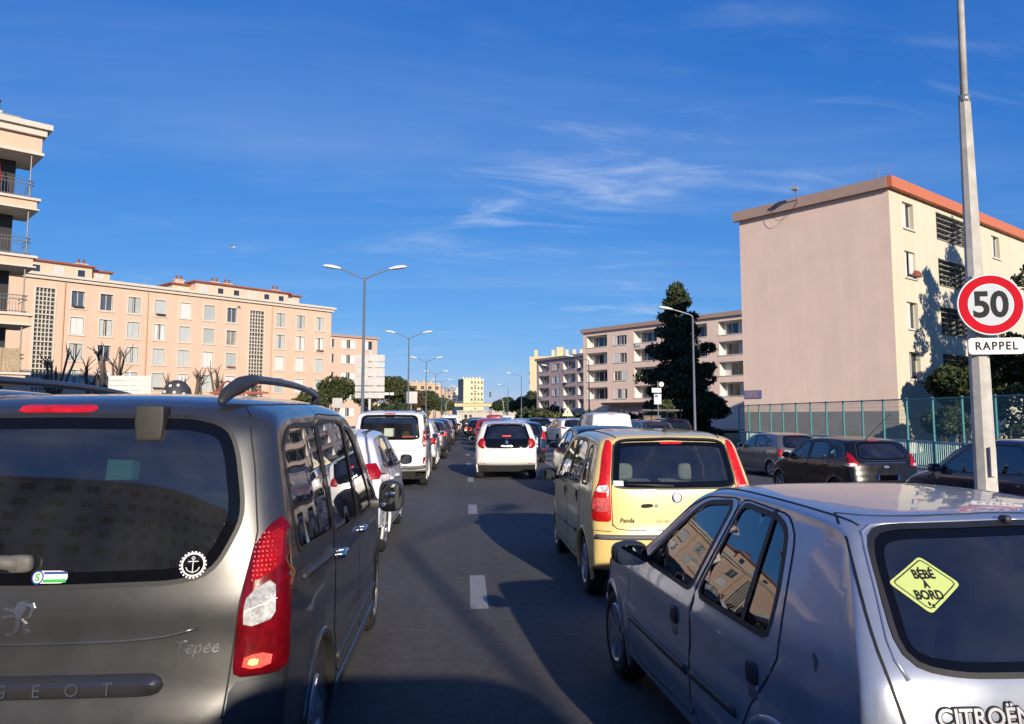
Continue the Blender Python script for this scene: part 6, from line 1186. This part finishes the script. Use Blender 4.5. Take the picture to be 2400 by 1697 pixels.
def build_trees():
    r = np.random.default_rng(3)
    tree('dark_conifer', 'large dark evergreen tree standing left of the pink gable wall', 17.4, 62, 12.9, 4.1, LF_DARK, 52000, .13, r, 'cone', -.3, dens=44)
    tree('dark_conifer', 'low dark spreading evergreen at the foot of the large dark tree', 18.4, 60.5, 4.2, 2.2, LF_DARK, 10000, .17, r, 'round', -.3)
    tree('young_shrub', 'bright green tall shrub by the bus stop sign', 14.5, 55.5, 3.6, .75, LF_MID, 5000, .12, r, 'column', -.3)
    # evergreens by the cream side of the gable block; three of them stand outside the frame and throw their shadow on the wall
    for (x, y, H, R, k, lb) in ((28.5, 34.7, 13.2, 3.6, 'cone', 'tall conifer at the right edge whose branches reach in above the speed sign'), (32.4, 32.6, 18.0, 3.8, 'cone', 'tallest conifer right of the frame that shades the louvres'), (25.2, 38.1, 5.2, 1.7, 'round', 'dense bush behind the pole and the teal fence'), (27.2, 38.6, 6.4, 2.1, 'round', 'larger dense bush behind the speed sign'), (23.7, 37.1, 2.6, 1.1, 'round', 'low bush behind the teal fence'), (36, 38, 13, 3.2, 'cone', 'conifer by the far cream wall')):
        tree('evergreen', lb, x, y, H, R, LF_PINE, 26000 if k == 'cone' else 13000, .12, r, k, -.3, 'evergreens beside the gable block', 34 if k == 'cone' else 16)
    # pines behind the direction sign
    for (x, y, H, R, lb, ms) in ((-15.8, 95, 7.6, 2.6, 'green pine left of the direction sign', LF_PINE), (-12.6, 97, 6.9, 2.3, 'green pine behind the direction sign', LF_PINE), (-18.5, 92, 5.5, 2.2, 'low green pine at the end of the peach block', LF_MID), (-9.2, 100, 8.2, 2.6, 'tall pine right of the direction sign', LF_PINE), (-7.6, 104, 6.2, 2.2, 'brownish bare-looking tree right of the direction sign', LF_DRY), (-6.4, 128, 6.4, 2.4, 'dark pine beyond the second lamp post', LF_PINE), (-10.5, 200, 9, 4, 'distant dark tree below the peach tower', LF_DARK), (-7.5, 240, 8, 4, 'distant tree beside the white tower', LF_MID), (14.5, 205, 7, 4, 'olive green tree at the foot of the yellow slab', LF_OLIVE), (19, 215, 9, 5, 'dark tree before the wooded hill', LF_DARK), (12.5, 240, 8, 4.5, 'dark tree near the far overpass on the right', LF_DARK)):
        tree('pine_tree', lb, x, y, H, R, ms, 5200, .16 if y < 150 else .34, r, 'round', -.1, 'trees along the far road', 14)
    for i, (x, y, H, lb) in enumerate(((-31.6, 61, 7.4, 'bare pollarded tree leftmost before the peach block'), (-29.4, 62.5, 7.0, 'bare pollarded tree second from the left before the peach block'), (-27.2, 61, 7.6, 'bare pollarded tree left of the white site fence'), (-30.5, 66, 5.2, 'short pollarded tree behind the leftmost ones'), (-24.6, 66, 6.0, 'bare pollarded tree right of the white site fence'), (-22.6, 66, 6.4, 'bare pollarded tree behind the dotted climbing dome'), (-20.4, 64.5, 6.6, 'forked pollarded tree right of the dotted dome'), (-18.4, 67, 5.0, 'small pollarded tree with thin shoots near the roof rail'))):
        pollard(lb, x, y, H, r)
    hedge('dark hedge on the right behind the queue of cars', 9.5, 17, 78, 82, 2.0, LF_DARK, 9000, r, .15, -.2); hedge('olive hedge in front of the mauve pink block', 8.5, 16, 96, 99, 2.6, LF_OLIVE, 8000, r, .17, -.1); hedge('dark clipped hedge by the bus shelter', 12.6, 16.5, 62, 66, 2.2, LF_DARK, 8000, r, .14, -.3); hedge('dark hedge on the median behind the direction sign', -7.2, -5.4, 55, 84, 2.6, LF_DARK, 15000, r, .13, .1); hedge('hedge along the opposite carriageway', -19, -16.5, 70, 92, 2.6, LF_MID, 9000, r, .16, .1); hedge('dark thicket under the far right hill', 10, 20, 140, 150, 3.6, LF_DARK, 6000, r, .3, -.1); hedge('brown winter scrub behind the pollarded trees', -33, -17, 70, 73, 3.2, LF_DRY, 6000, r, .2, .05)
# ------------------------------------------------------------------ street furniture
GALV = mat('galvanised_steel', (.34, .35, .36), .45, .6, var=.12, vscale=6); POST = mat('painted_lamp_post', (.17, .20, .22), .5, .3, var=.1); HEADW = mat('lamp_head_white', (.70, .70, .69), .4); SIGNB = mat('sign_back_aluminium', (.46, .455, .44), .45, .25, var=.14, vscale=5, streak=.08); SIGNW = mat('sign_white', (.72, .73, .74), .4, var=.04); SIGNR = mat('sign_red', (.50, .006, .02), .7, spec=.1, var=.05)
def lamp_head(t, p, d, parent=None):
    """flat cobra head along direction d"""
    p = np.array(p, float); d = np.array(d, float); d /= np.linalg.norm(d); sd = np.cross(d, (0, 0, 1)); sd /= np.linalg.norm(sd); up = np.cross(sd, d); V = []; n = 10; prof = [(0, .06, .06), (.12, .12, .10), (.45, .20, .15), (.80, .19, .13), (.95, .12, .07), (1.0, .02, .02)]
    for (q, w, h) in prof:
        for k in range(n): a = 2 * math.pi * k / n; V.append(p + d * q + sd * w * math.cos(a) + up * h * (math.sin(a) if math.sin(a) > 0 else .45 * math.sin(a)))
    m = MB(); m.add(V, [(i * n + k, i * n + (k + 1) % n, (i + 1) * n + (k + 1) % n, (i + 1) * n + k) for i in range(len(prof) - 1) for k in range(n)]); o = m.build('lamp_head', HEADW, parent or t, True); return o
def double_lamp(label, x, y, H=9.75, z0=.13):
    t = thing('street_lamp', label, 'street lamp', (x, y, z0), 0, 'double street lamps along the median'); H -= z0; m = MB(); m.tube([(0, 0, 0), (0, 0, .6), (0, 0, .62), (0, 0, H - .55)], [.13, .125, .10, .055], 10); m.build('pole', POST, t, True)
    for sg in (-1, 1):
        a = MB(); a.tube(chaikin([(0, 0, H - .75), (sg * .10, 0, H - .56), (sg * .9, 0, H - .22), (sg * 1.35, 0, H - .05)], 2, False), .04, 8); ao = a.build('arm', POST, t, True); lamp_head(t, (sg * 1.30, 0, H - .07), (sg, 0, .14), ao)
def single_lamp(label, x, y, H, d, name='street_lamp', reach=1.6, z0=-.3, m_=None, group='single street lamps on the right'):
    t = thing(name, label, 'street lamp', (x, y, z0), 0, group); m = MB(); m.tube([(0, 0, 0), (0, 0, 1.0), (0, 0, 1.02), (0, 0, H)], [.12, .115, .085, .055], 10); m.build('pole', m_ or POST, t, True); d = np.array(d, float)
    a = MB(); a.tube(chaikin([(0, 0, H - .1), (0, 0, H + .1), tuple(d * .5 * reach + np.array((0, 0, H + .32))), tuple(d * reach + np.array((0, 0, H + .5)))], 2, False), .035, 8); ao = a.build('arm', m_ or POST, t, True); lamp_head(t, d * reach + np.array((0, 0, H + .5)), d + np.array((0, 0, .12)), ao)
def disc(mb, r, y, n=48, c=(0, 0, 0), mi=0): mb.add([(c[0] + r * math.cos(2 * math.pi * k / n), y, c[2] + r * math.sin(2 * math.pi * k / n)) for k in range(n)], [tuple(range(n))], mi)
def flat_text(s, size, name, m, parent, x, y, z, bold=0, spacing=1.0, sx=1.0):
    me = text_mesh(s, size, name, .001, 0, spacing, bold); me.materials.clear(); me.materials.append(m)
    for v in me.vertices: v.co = Vector((x + v.co.x * sx, y - v.co.z, z + v.co.y))
    return link(name, me, parent)
def rrect(w, h, r, n=6):
    p = []
    for cx_, cz_, a0 in ((w / 2 - r, h / 2 - r, 0), (-w / 2 + r, h / 2 - r, 90), (-w / 2 + r, -h / 2 + r, 180), (w / 2 - r, -h / 2 + r, 270)):
        for k in range(n + 1): a = R_(a0 + 90 * k / n); p.append((cx_ + r * math.cos(a), cz_ + r * math.sin(a)))
    return p
def prism_y(mb, poly, y0, y1, c=(0, 0), mi=0):
    n = len(poly); mb.add([(a + c[0], y0, b + c[1]) for a, b in poly] + [(a + c[0], y1, b + c[1]) for a, b in poly], [tuple(range(n - 1, -1, -1)), tuple(range(n, 2 * n))] + [(i, (i + 1) % n, n + (i + 1) % n, n + i) for i in range(n)], mi); return mb
def build_speed_pole():
    X, Y = 5.42, 7.85; t = thing('lamp_pole', 'tall pale octagonal lamp pole carrying the speed limit sign', 'pole', (X, Y, .13)); cm = mat('weathered_pole', (.56, .54, .49), .75, var=.22, vscale=7, streak=.2)
    m = MB(); m.tube([(0, 0, 0), (0, 0, 2.0), (0, 0, 5.0)], [.112, .098, .058], 8); o = m.build('shaft', cm, t); o.rotation_euler = (0, 0, R_(10)); m = MB(); m.tube([(0, 0, 4.98), (0, 0, 5.06)], .058, 12); m.build('collar', GALV, t, True)
    m = MB(); m.tube([(0, 0, 5.0), (.02, 0, 6.2), (.08, -.05, 7.4), (-.4, .1, 8.4), (-1.6, .4, 8.9)], [.040, .036, .034, .032, .03], 10); m.build('arm', cm, t, True); lamp_head(t, (-1.6, .4, 8.9), (-1, .25, .1))
    for z in (2.4, 3.0): m = MB(); m.tube([(0, 0, z), (0, 0, z + .05)], .103 - .013 * (z - 2), 8); m.build('clamp_band', GALV, t)
    m = MB(); m.box(-.03, .03, -.14, -.115, .95, 1.25); m.build('access_door', cm, t)
    s = thing('speed_sign', 'round red bordered 50 speed limit sign on the pale pole', 'sign', (X + .05, Y - .15, 2.86), R_(-14)); r = .325
    m = MB(); m.lathe([(0, .012), (r - .01, .012), (r, .006), (r, -.010), (r - .006, -.016), (0, -.016)], 56, 'y'); m.build('sign_plate', SIGNB, s, True, sharp=30)
    m = MB(); disc(m, r - .006, -.0175, 56); m.build('rim', SIGNW, s); m = MB(); disc(m, r - .016, -.0190, 56); m.build('red_ring', SIGNR, s); m = MB(); disc(m, r * .675, -.0205, 56); m.build('ring_line', SIGNW, s); m = MB(); disc(m, r * .655, -.0220, 56); m.build('sign_face', mat('sign_grey_white', (.52, .56, .60), .7, spec=.1), s)
    flat_text('50', .375, 'numeral', M_BLACKP, s, -.005, -.0235, -.012, .011, .98, .94)
    p = thing('plate_sign', 'small white plate reading RAPPEL under the round sign', 'sign', (X + .085, Y - .15, 2.425), R_(-14)); m = MB(); prism_y(m, rrect(.53, .17, .035), -.014, .012); m.build('sign_plate', SIGNB, p); m = MB(); prism_y(m, rrect(.518, .158, .032), -.0165, -.0142); m.build('sign_face', SIGNW, p); flat_text('RAPPEL', .118, 'lettering', M_BLACKP, p, 0, -.018, -.002, .003, 1.22, .9)
def build_fence():
    tm = mat('teal_paint', (.045, .26, .26), .5, var=.12, vscale=4); tl = mat('teal_pale', (.30, .52, .52), .55, var=.15, vscale=4); X = 17.4; ys = [48.6 - 1.72 * i for i in range(21)]; zb = -.27
    t = thing('mesh_fence', 'tall teal mesh fence with a barred lower half along the side road', 'fence', (X, 30, zb)); key = {}
    bar = MB(); L_ = 1.72
    for i in range(13): y = .07 + i * .127; bar.box(-.014, .014, y, y + .028, .10, .98)
    bm_ = bar.mesh('bar_panel', tl); wire = MB()
    for i in range(33): y = .03 + i * .052; wire.add([(0, y, 1.08), (0, y + .015, 1.08), (0, y + .015, 2.62), (0, y, 2.62)], [(0, 1, 2, 3)])
    for i in range(9): z = 1.15 + i * .17; wire.add([(.002, 0, z), (.002, L_, z), (.002, L_, z + .007), (.002, 0, z + .007)], [(0, 1, 2, 3)])
    wm = wire.mesh('mesh_panel', tm); rl = MB(); rl.box(-.025, .025, 0, L_, .96, 1.04); rm = rl.mesh('rail', tl); r2 = MB(); r2.box(-.02, .02, 0, L_, 2.60, 2.65); rm2 = r2.mesh('rail', tm); r3 = MB(); r3.box(-.02, .02, 0, L_, .06, .11); rm3 = r3.mesh('rail', tl); ps = MB(); ps.box(-.035, .035, -.035, .035, -.02, 2.68); pmesh = ps.mesh('post', tm)
    for i, y in enumerate(ys):
        link('post', pmesh, t, (0, y - 30, 0))
        if i < len(ys) - 1:
            yy = ys[i + 1] - 30
            for nm, me in (('rail', rm), ('rail', rm2), ('rail', rm3)): link(nm, me, t, (0, yy, 0))
            a = link('bar_panel', bm_, t, (0, yy, 0)); a['kind'] = 'stuff'; a = link('mesh_panel', wm, t, (0, yy, 0)); a['kind'] = 'stuff'
def panel_sign(name, label, x, y, z, w, h, z0, m, rz=0.0, post=True, cat='sign', group=None):
    t = thing(name, label, cat, (x, y, z0), rz, group); q = MB(); prism_y(q, rrect(w, h, .05), -.02, .02, (0, z - z0)); q.build('sign_panel', m, t)
    if post: q = MB(); q.tube([(0, .06, 0), (0, .06, z - z0 + h / 2)], .04, 8); q.build('post', GALV, t, True)
    return t
def build_furniture():
    for i in range(7): double_lamp(['double arm street lamp nearest on the median', 'double arm street lamp second along the median', 'double arm street lamp third along the median', 'double arm street lamp fourth along the median', 'double arm street lamp fifth along the median', 'double arm street lamp sixth along the median', 'double arm street lamp farthest along the median'][i], -5.57, 41.9 + 32.6 * i)
    single_lamp('single arm street lamp in front of the large dark tree', 15.1, 50.5, 8.6, (-1, .0, 0), m_=GALV, reach=1.35); single_lamp('single arm street lamp before the pink loggia block', 13.4, 84, 8.0, (-1, 0, 0), reach=1.7, m_=mat('dark_post', (.08, .07, .07), .6)); single_lamp('single arm street lamp by the olive hedge', 13.6, 112, 8.6, (-1, 0, 0), z0=-.1, reach=1.8); single_lamp('single arm street lamp by the yellow slab', 9.6, 135, 8.6, (-1, 0, 0), z0=0, reach=1.8); single_lamp('single arm street lamp farthest on the right', 9.4, 175, 8.2, (-1, 0, 0), z0=0)
    single_lamp('curved street lamp behind the viewpoint whose shadow falls on the lane', 5.55, -17.2, 8.9, (.62, .78, 0), z0=0, reach=2.6)
    # stacked direction panels seen from behind
    t = thing('direction_sign', 'stack of six grey direction panels seen from behind on a white post', 'sign', (-5.95, 48, .13)); q = MB(); q.tube([(0, .0, 0), (0, 0, 5.62)], .085, 12); q.build('post', mat('white_post', (.62, .62, .60), .5), t, True); z = 5.35
    for h in (.46, .36, .56, .56, .38, .40): p = MB(); prism_y(p, rrect(1.80, h - .05, .05), -.19, -.13, (.02, z - h / 2)); p.build('sign_panel', SIGNB, t); r = MB(); r.box(-.85, .9, -.129, -.10, z - h / 2 - .03, z - h / 2 + .03); r.build('back_rail', GALV, t); z -= h
    panel_sign('small_sign', 'small white square sign seen from behind left of the direction panels', -7.9, 48, 2.5, .60, .60, .1, SIGNB); panel_sign('white_board', 'white square board on the median in the distance', -3.9 - 1.5, 76, 3.5, 1.2, 1.15, .13, SIGNB); panel_sign('white_board', 'wide white information board beyond the hedge', -9.8, 88, 4.2, 3.2, .28, .1, SIGNW)
    # bus stop
    t = thing('bus_shelter', 'dark bus shelter with a brown poster case in the shade of the large tree', 'shelter', (12.9, 52.5, -.27)); dk = mat('shelter_dark', (.03, .03, .035), .4); q = MB(); q.box(-.9, 1.9, -.1, 1.4, 2.3, 2.42); q.build('roof', dk, t)
    for x, y in ((-.8, 0), (1.8, 0), (-.8, 1.3), (1.8, 1.3)): q = MB(); q.tube([(x, y, 0), (x, y, 2.3)], .045, 8); q.build('post', dk, t)
    q = MB(); q.box(-.8, 1.8, 1.28, 1.30, .3, 2.2); q.build('back_pane', M_GLASS_DK, t); q = MB(); q.box(-.75, .45, .05, .14, .5, 2.0); o = q.build('poster_case', dk, t); q = MB(); q.box(-.65, .35, .035, .05, .6, 1.9); q.build('poster', mat('brown_poster', (.20, .10, .04), .5, var=.4, vscale=4), o)
    t = thing('bus_stop_sign', 'bus stop post with white name board and route panel before the dark tree', 'sign', (12.9, 51.5, -.27)); q = MB(); q.tube([(0, 0, 0), (0, 0, 4.3)], .035, 8); q.build('post', GALV, t); q = MB(); q.box(-.42, .22, -.05, -.01, 3.55, 3.85); o = q.build('name_board', SIGNW, t); flat_text('LES CEDRES' if False else '', .1, 'lettering', M_BLACKP, o, -.1, -.052, 3.7) if False else None; q = MB(); q.box(-.28, .22, -.05, -.01, 2.75, 3.45); o = q.build('route_panel', mat('pale_violet_panel', (.52, .52, .60), .5), t); q = MB(); q.box(-.22, -.02, -.054, -.05, 3.22, 3.40); q.build('route_badge', M_PLATEB, o)
    q = MB(); q.lathe([(0, -.02), (.17, -.02), (.17, .02), (0, .02)], 24, 'y', (.24, -.03, 4.1)); q.build('round_logo', SIGNB, t)
    # triangular warning sign and post
    for (x, y, lb) in ((9.2, 70, 'triangular pedestrian warning sign right of the city car'), (12.6, 83, 'triangular warning sign by the hedge on the right')):
        t = thing('warning_sign', lb, 'sign', (x, y, -.05)); q = MB(); q.tube([(0, .05, 0), (0, .05, 2.5)], .035, 8); q.build('post', GALV, t); q = MB(); prism_y(q, [(-.5, 0), (.5, 0), (0, .87)], -.02, .02, (0, 1.75)); q.build('sign_plate', mat('cream_sign', (.72, .66, .46), .5), t); q = MB(); prism_y(q, [(-.33, 0), (.33, 0), (0, .57)], -.026, -.021, (0, 1.87)); q.build('sign_face', mat('yellow_sign', (.66, .60, .38), .5), t); q = MB(); q.box(-.04, .04, -.032, -.027, 1.98, 2.2); q.build('mark', M_BLACKP, t)
    t = thing('bollard_post', 'thin pale post beside the lamp before the large tree', 'post', (14.4, 56, -.27)); q = MB(); q.tube([(0, 0, 0), (0, 0, 2.6)], .05, 8); q.build('shaft', SIGNB, t); q = MB(); q.tube([(0, 0, 2.6), (0, 0, 2.64)], .056, 8); q.build('cap', GALV, t)
    # white site fence and playground in front of the peach block
    for i, (x, lb) in enumerate(((-26.1, 'white ribbed site panel on the left, before the pollarded trees'), (-24.6, 'white ribbed site panel on the right, before the pollarded trees'))):
        t = thing('site_panel', lb, 'fence', (x, 58, .05), 0, 'white site panels'); w = 1.45
        for k in range(10): q = MB(); q.box(0, w, -.02 - .01 * (k % 2), .02, 1.0 + k * .36, 1.0 + k * .36 + .34); q.build('panel', mat('white_sheet', (.62, .63, .62), .5), t)
        for x_ in (0, w): q = MB(); q.tube([(x_, .06, 0), (x_, .06, 4.9 - .3 * (i == 1))], .05, 8); q.build('post', SIGNW, t)
    t = thing('climbing_dome', 'black climbing dome with white dots on the playground behind the van roof', 'playground', (-20.1, 55, .05)); q = MB(); n = 14; q.lathe([(1.05, 0), (1.05, 2.6), (1.02, 3.0), (.88, 3.55), (.55, 3.98), (.22, 4.12), (0, 4.14)], 24); q.build('dome', mat('black_play_panel', (.05, .05, .052), .6), t, True)
    for a, z_ in ((-80, 3.25), (-105, 3.7), (-65, 3.75), (-125, 3.3), (-95, 2.9), (-45, 3.15)): q = MB(); rr = 1.03 if z_ < 3.2 else (.95 if z_ < 3.6 else .74); sellip(q, (rr * math.cos(R_(a)), rr * math.sin(R_(a)), z_), (.12, .12, .12), 1, 6); q.build('dot', SIGNW, t, True)
    t = thing('climbing_arch', 'rust red climbing arches on the playground beside the dotted dome', 'playground', (-16.8, 55.5, .05)); am = mat('rust_red', (.30, .08, .05), .6)
    for dx in (0, .8, 1.6): q = MB(); q.tube([(dx - .9, 0, 0), (dx - .8, 0, 3.0), (dx - .4, 0, 3.9), (dx, 0, 4.1), (dx + .4, 0, 3.9), (dx + .8, 0, 3.0), (dx + .9, 0, 0)], .07, 8); q.build('arch', am, t, True)
    q = MB(); q.box(-1.2, 2.8, -.1, .1, 3.2, 3.35); q.build('cross_bar', am, t)
    # traffic signals far away
    for (x, y, lb, d) in ((7.2, 150, 'traffic light on a curved mast at the far right', -1), (-4.9, 185, 'traffic light on a horizontal arm over the far left lanes', 1)):
        t = thing('traffic_light', lb, 'traffic light', (x, y, 0)); q = MB(); q.tube(chaikin([(0, 0, 0), (0, 0, 4.4), (d * .6, 0, 5.6), (d * 2.6, 0, 6.0)], 2, False), .09, 8); q.build('mast', GALV, t, True); q = MB(); q.box(d * 2.6 - .17, d * 2.6 + .17, -.2, .12, 5.3, 6.4); q.build('signal_box', M_PLASTIC, t); q = MB(); q.box(-.2, .2, -.2, .15, 2.3, 3.3); q.build('signal_box', M_PLASTIC, t)
        q = MB(); disc(q, .12, -.21, 16, (0, 0, 2.6)); q.build('green_lens', mat('green_signal', (.02, .25, .08), .3, emit=(.05, .9, .3), estr=.8), t)
def build_bird(x, y, z):
    t = thing('gull', 'small pale gull gliding in the sky above the peach block', 'bird', (x, y, z)); b = MB(); sellip(b, (0, 0, 0), (.28, .07, .065), 1, 8, 0, lambda p: (p[0], p[1] * (1 - .5 * abs(p[0]) / .28), p[2]))
    w = []
    for sd in (-1, 1): w += [[(.10, sd * .03, .03), (.08, sd * .30, .14), (-.06, sd * .62, .08), (-.10, sd * .60, .07), (-.06, sd * .28, .12), (-.12, sd * .03, .02)]]
    for p in w: b.add(p + [(a, c, d - .015) for a, c, d in p], [(0, 1, 4, 5), (1, 2, 3, 4), (11, 10, 7, 6), (10, 9, 8, 7), (0, 6, 7, 1), (1, 7, 8, 2), (2, 8, 9, 3), (3, 9, 10, 4), (4, 10, 11, 5)])
    b.build('body', mat('gull_white', (.62, .62, .62), .7), t, True, sharp=40)
# ------------------------------------------------------------------ riders between the lanes
def body_mesh(name, joints, edges, m):
    me = bpy.data.meshes.new(name); me.from_pydata([j[:3] for j in joints], edges, []); o = bpy.data.objects.new(name, me); COL.objects.link(o); md = o.modifiers.new('skin', 'SKIN')
    for v, j in zip(me.skin_vertices[0].data, joints): v.radius = (j[3], j[3])
    me.skin_vertices[0].data[0].use_root = True; md.use_smooth_shade = True; sb = o.modifiers.new('sub', 'SUBSURF'); sb.levels = 1; sb.render_levels = 1; bpy.context.view_layer.update()
    r = bpy.data.meshes.new_from_object(o.evaluated_get(bpy.context.evaluated_depsgraph_get())); r.materials.clear(); r.materials.append(m); r.polygons.foreach_set('use_smooth', [True] * len(r.polygons)); bpy.data.objects.remove(o); return r
def build_riders():
    J = [(0, -.25, .88, .16), (0, -.22, 1.08, .15), (0, -.16, 1.30, .17), (0, -.13, 1.46, .09), (0, -.12, 1.56, .07), (0, -.10, 1.66, .10), (.19, -.14, 1.38, .075), (.30, .08, 1.16, .055), (.27, .36, 1.10, .045), (-.19, -.14, 1.38, .075), (-.30, .08, 1.16, .055), (-.27, .36, 1.10, .045), (.13, -.15, .84, .11), (.19, .22, .82, .085), (.18, .20, .40, .06), (.18, .32, .34, .045), (-.13, -.15, .84, .11), (-.19, .22, .82, .085), (-.18, .20, .40, .06), (-.18, .32, .34, .045)]
    E = [(0, 1), (1, 2), (2, 3), (3, 4), (4, 5), (2, 6), (6, 7), (7, 8), (2, 9), (9, 10), (10, 11), (0, 12), (12, 13), (13, 14), (14, 15), (0, 16), (16, 17), (17, 18), (18, 19)]
    bm_ = [body_mesh('body', J, E, mat('dark_jacket', (.03, .03, .035), .8)), body_mesh('body', J, E, mat('pale_jacket', (.55, .55, .53), .8))]
    hm = MB(); sellip(hm, (0, -.09, 1.69), (.135, .155, .145), 1, 8); hms = [hm.mesh('helmet', m, True) for m in (mat('white_helmet', (.7, .7, .7), .3), mat('dark_helmet', (.02, .02, .02), .3))]
    for i, (x, y, a, hh, lb, sl) in enumerate(((-.05, 66, 0, 1, 'rider in dark clothes on a scooter between the lanes', 'scooter with red rear lamp between the lanes'), (-.75, 74, 1, 0, 'rider in a pale jacket and white helmet left of the dark rider', 'scooter with grey top box left of the dark rider'), (.42, 78, 1, 1, 'rider in a pale jacket right of the dark rider', 'scooter furthest right of the three between the lanes'))):
        s = thing('scooter', sl, 'scooter', (x, y, 0), 0, 'scooters between the lanes'); q = MB(); q.rbox(-.19, .19, -.75, .25, .42, .80, .08); q.rbox(-.2, .2, .30, .48, .25, 1.0, .06); q.rbox(-.17, .17, -.1, .45, .22, .32, .04); q.tube([(-.36, .38, 1.05), (.36, .38, 1.05)], .025, 6); q.build('scooter_body', [DGREY, REDP, SILVER][i], s, True, sharp=40)
        for yy in (-.55, .62): q = MB(); q.lathe([(.14, -.06), (.25, -.06), (.27, 0), (.25, .06), (.14, .06), (.14, -.06)], 20, 'x', (0, yy, .265)); q.build('wheel', M_TYRE, s, True)
        q = MB(); q.rbox(-.2, .2, -1.0, -.66, .86, 1.15, .05); q.build('top_box', [DGREY, SILVER, DGREY][i], s, True, sharp=40); q = MB(); q.box(-.09, .09, -.765, -.75, .62, .72); q.build('tail_lamp', M_REDLIT, s); q = MB(); q.box(-.1, .1, -.78, -.765, .45, .58); q.build('number_plate', M_PLATE, s)
        p = thing('person', lb, 'person', (x, y, 0), 0, 'riders between the lanes'); link('body', bm_[a], p); link('helmet', hms[hh], p)
import time as _tm
_T = _tm.time()
def build_gull(): build_bird(-24.22, 80, 19.08)
for _f in (build_ground, build_peach_block, build_balcony_block, build_pink_gable, build_right_blocks, build_far, build_tepee, build_saxo, build_panda, build_others, build_far_cars, build_speed_pole, build_fence, build_furniture, build_trees, build_riders, build_gull):
    _f(); print('%-22s %.1f s' % (_f.__name__, _tm.time() - _T))
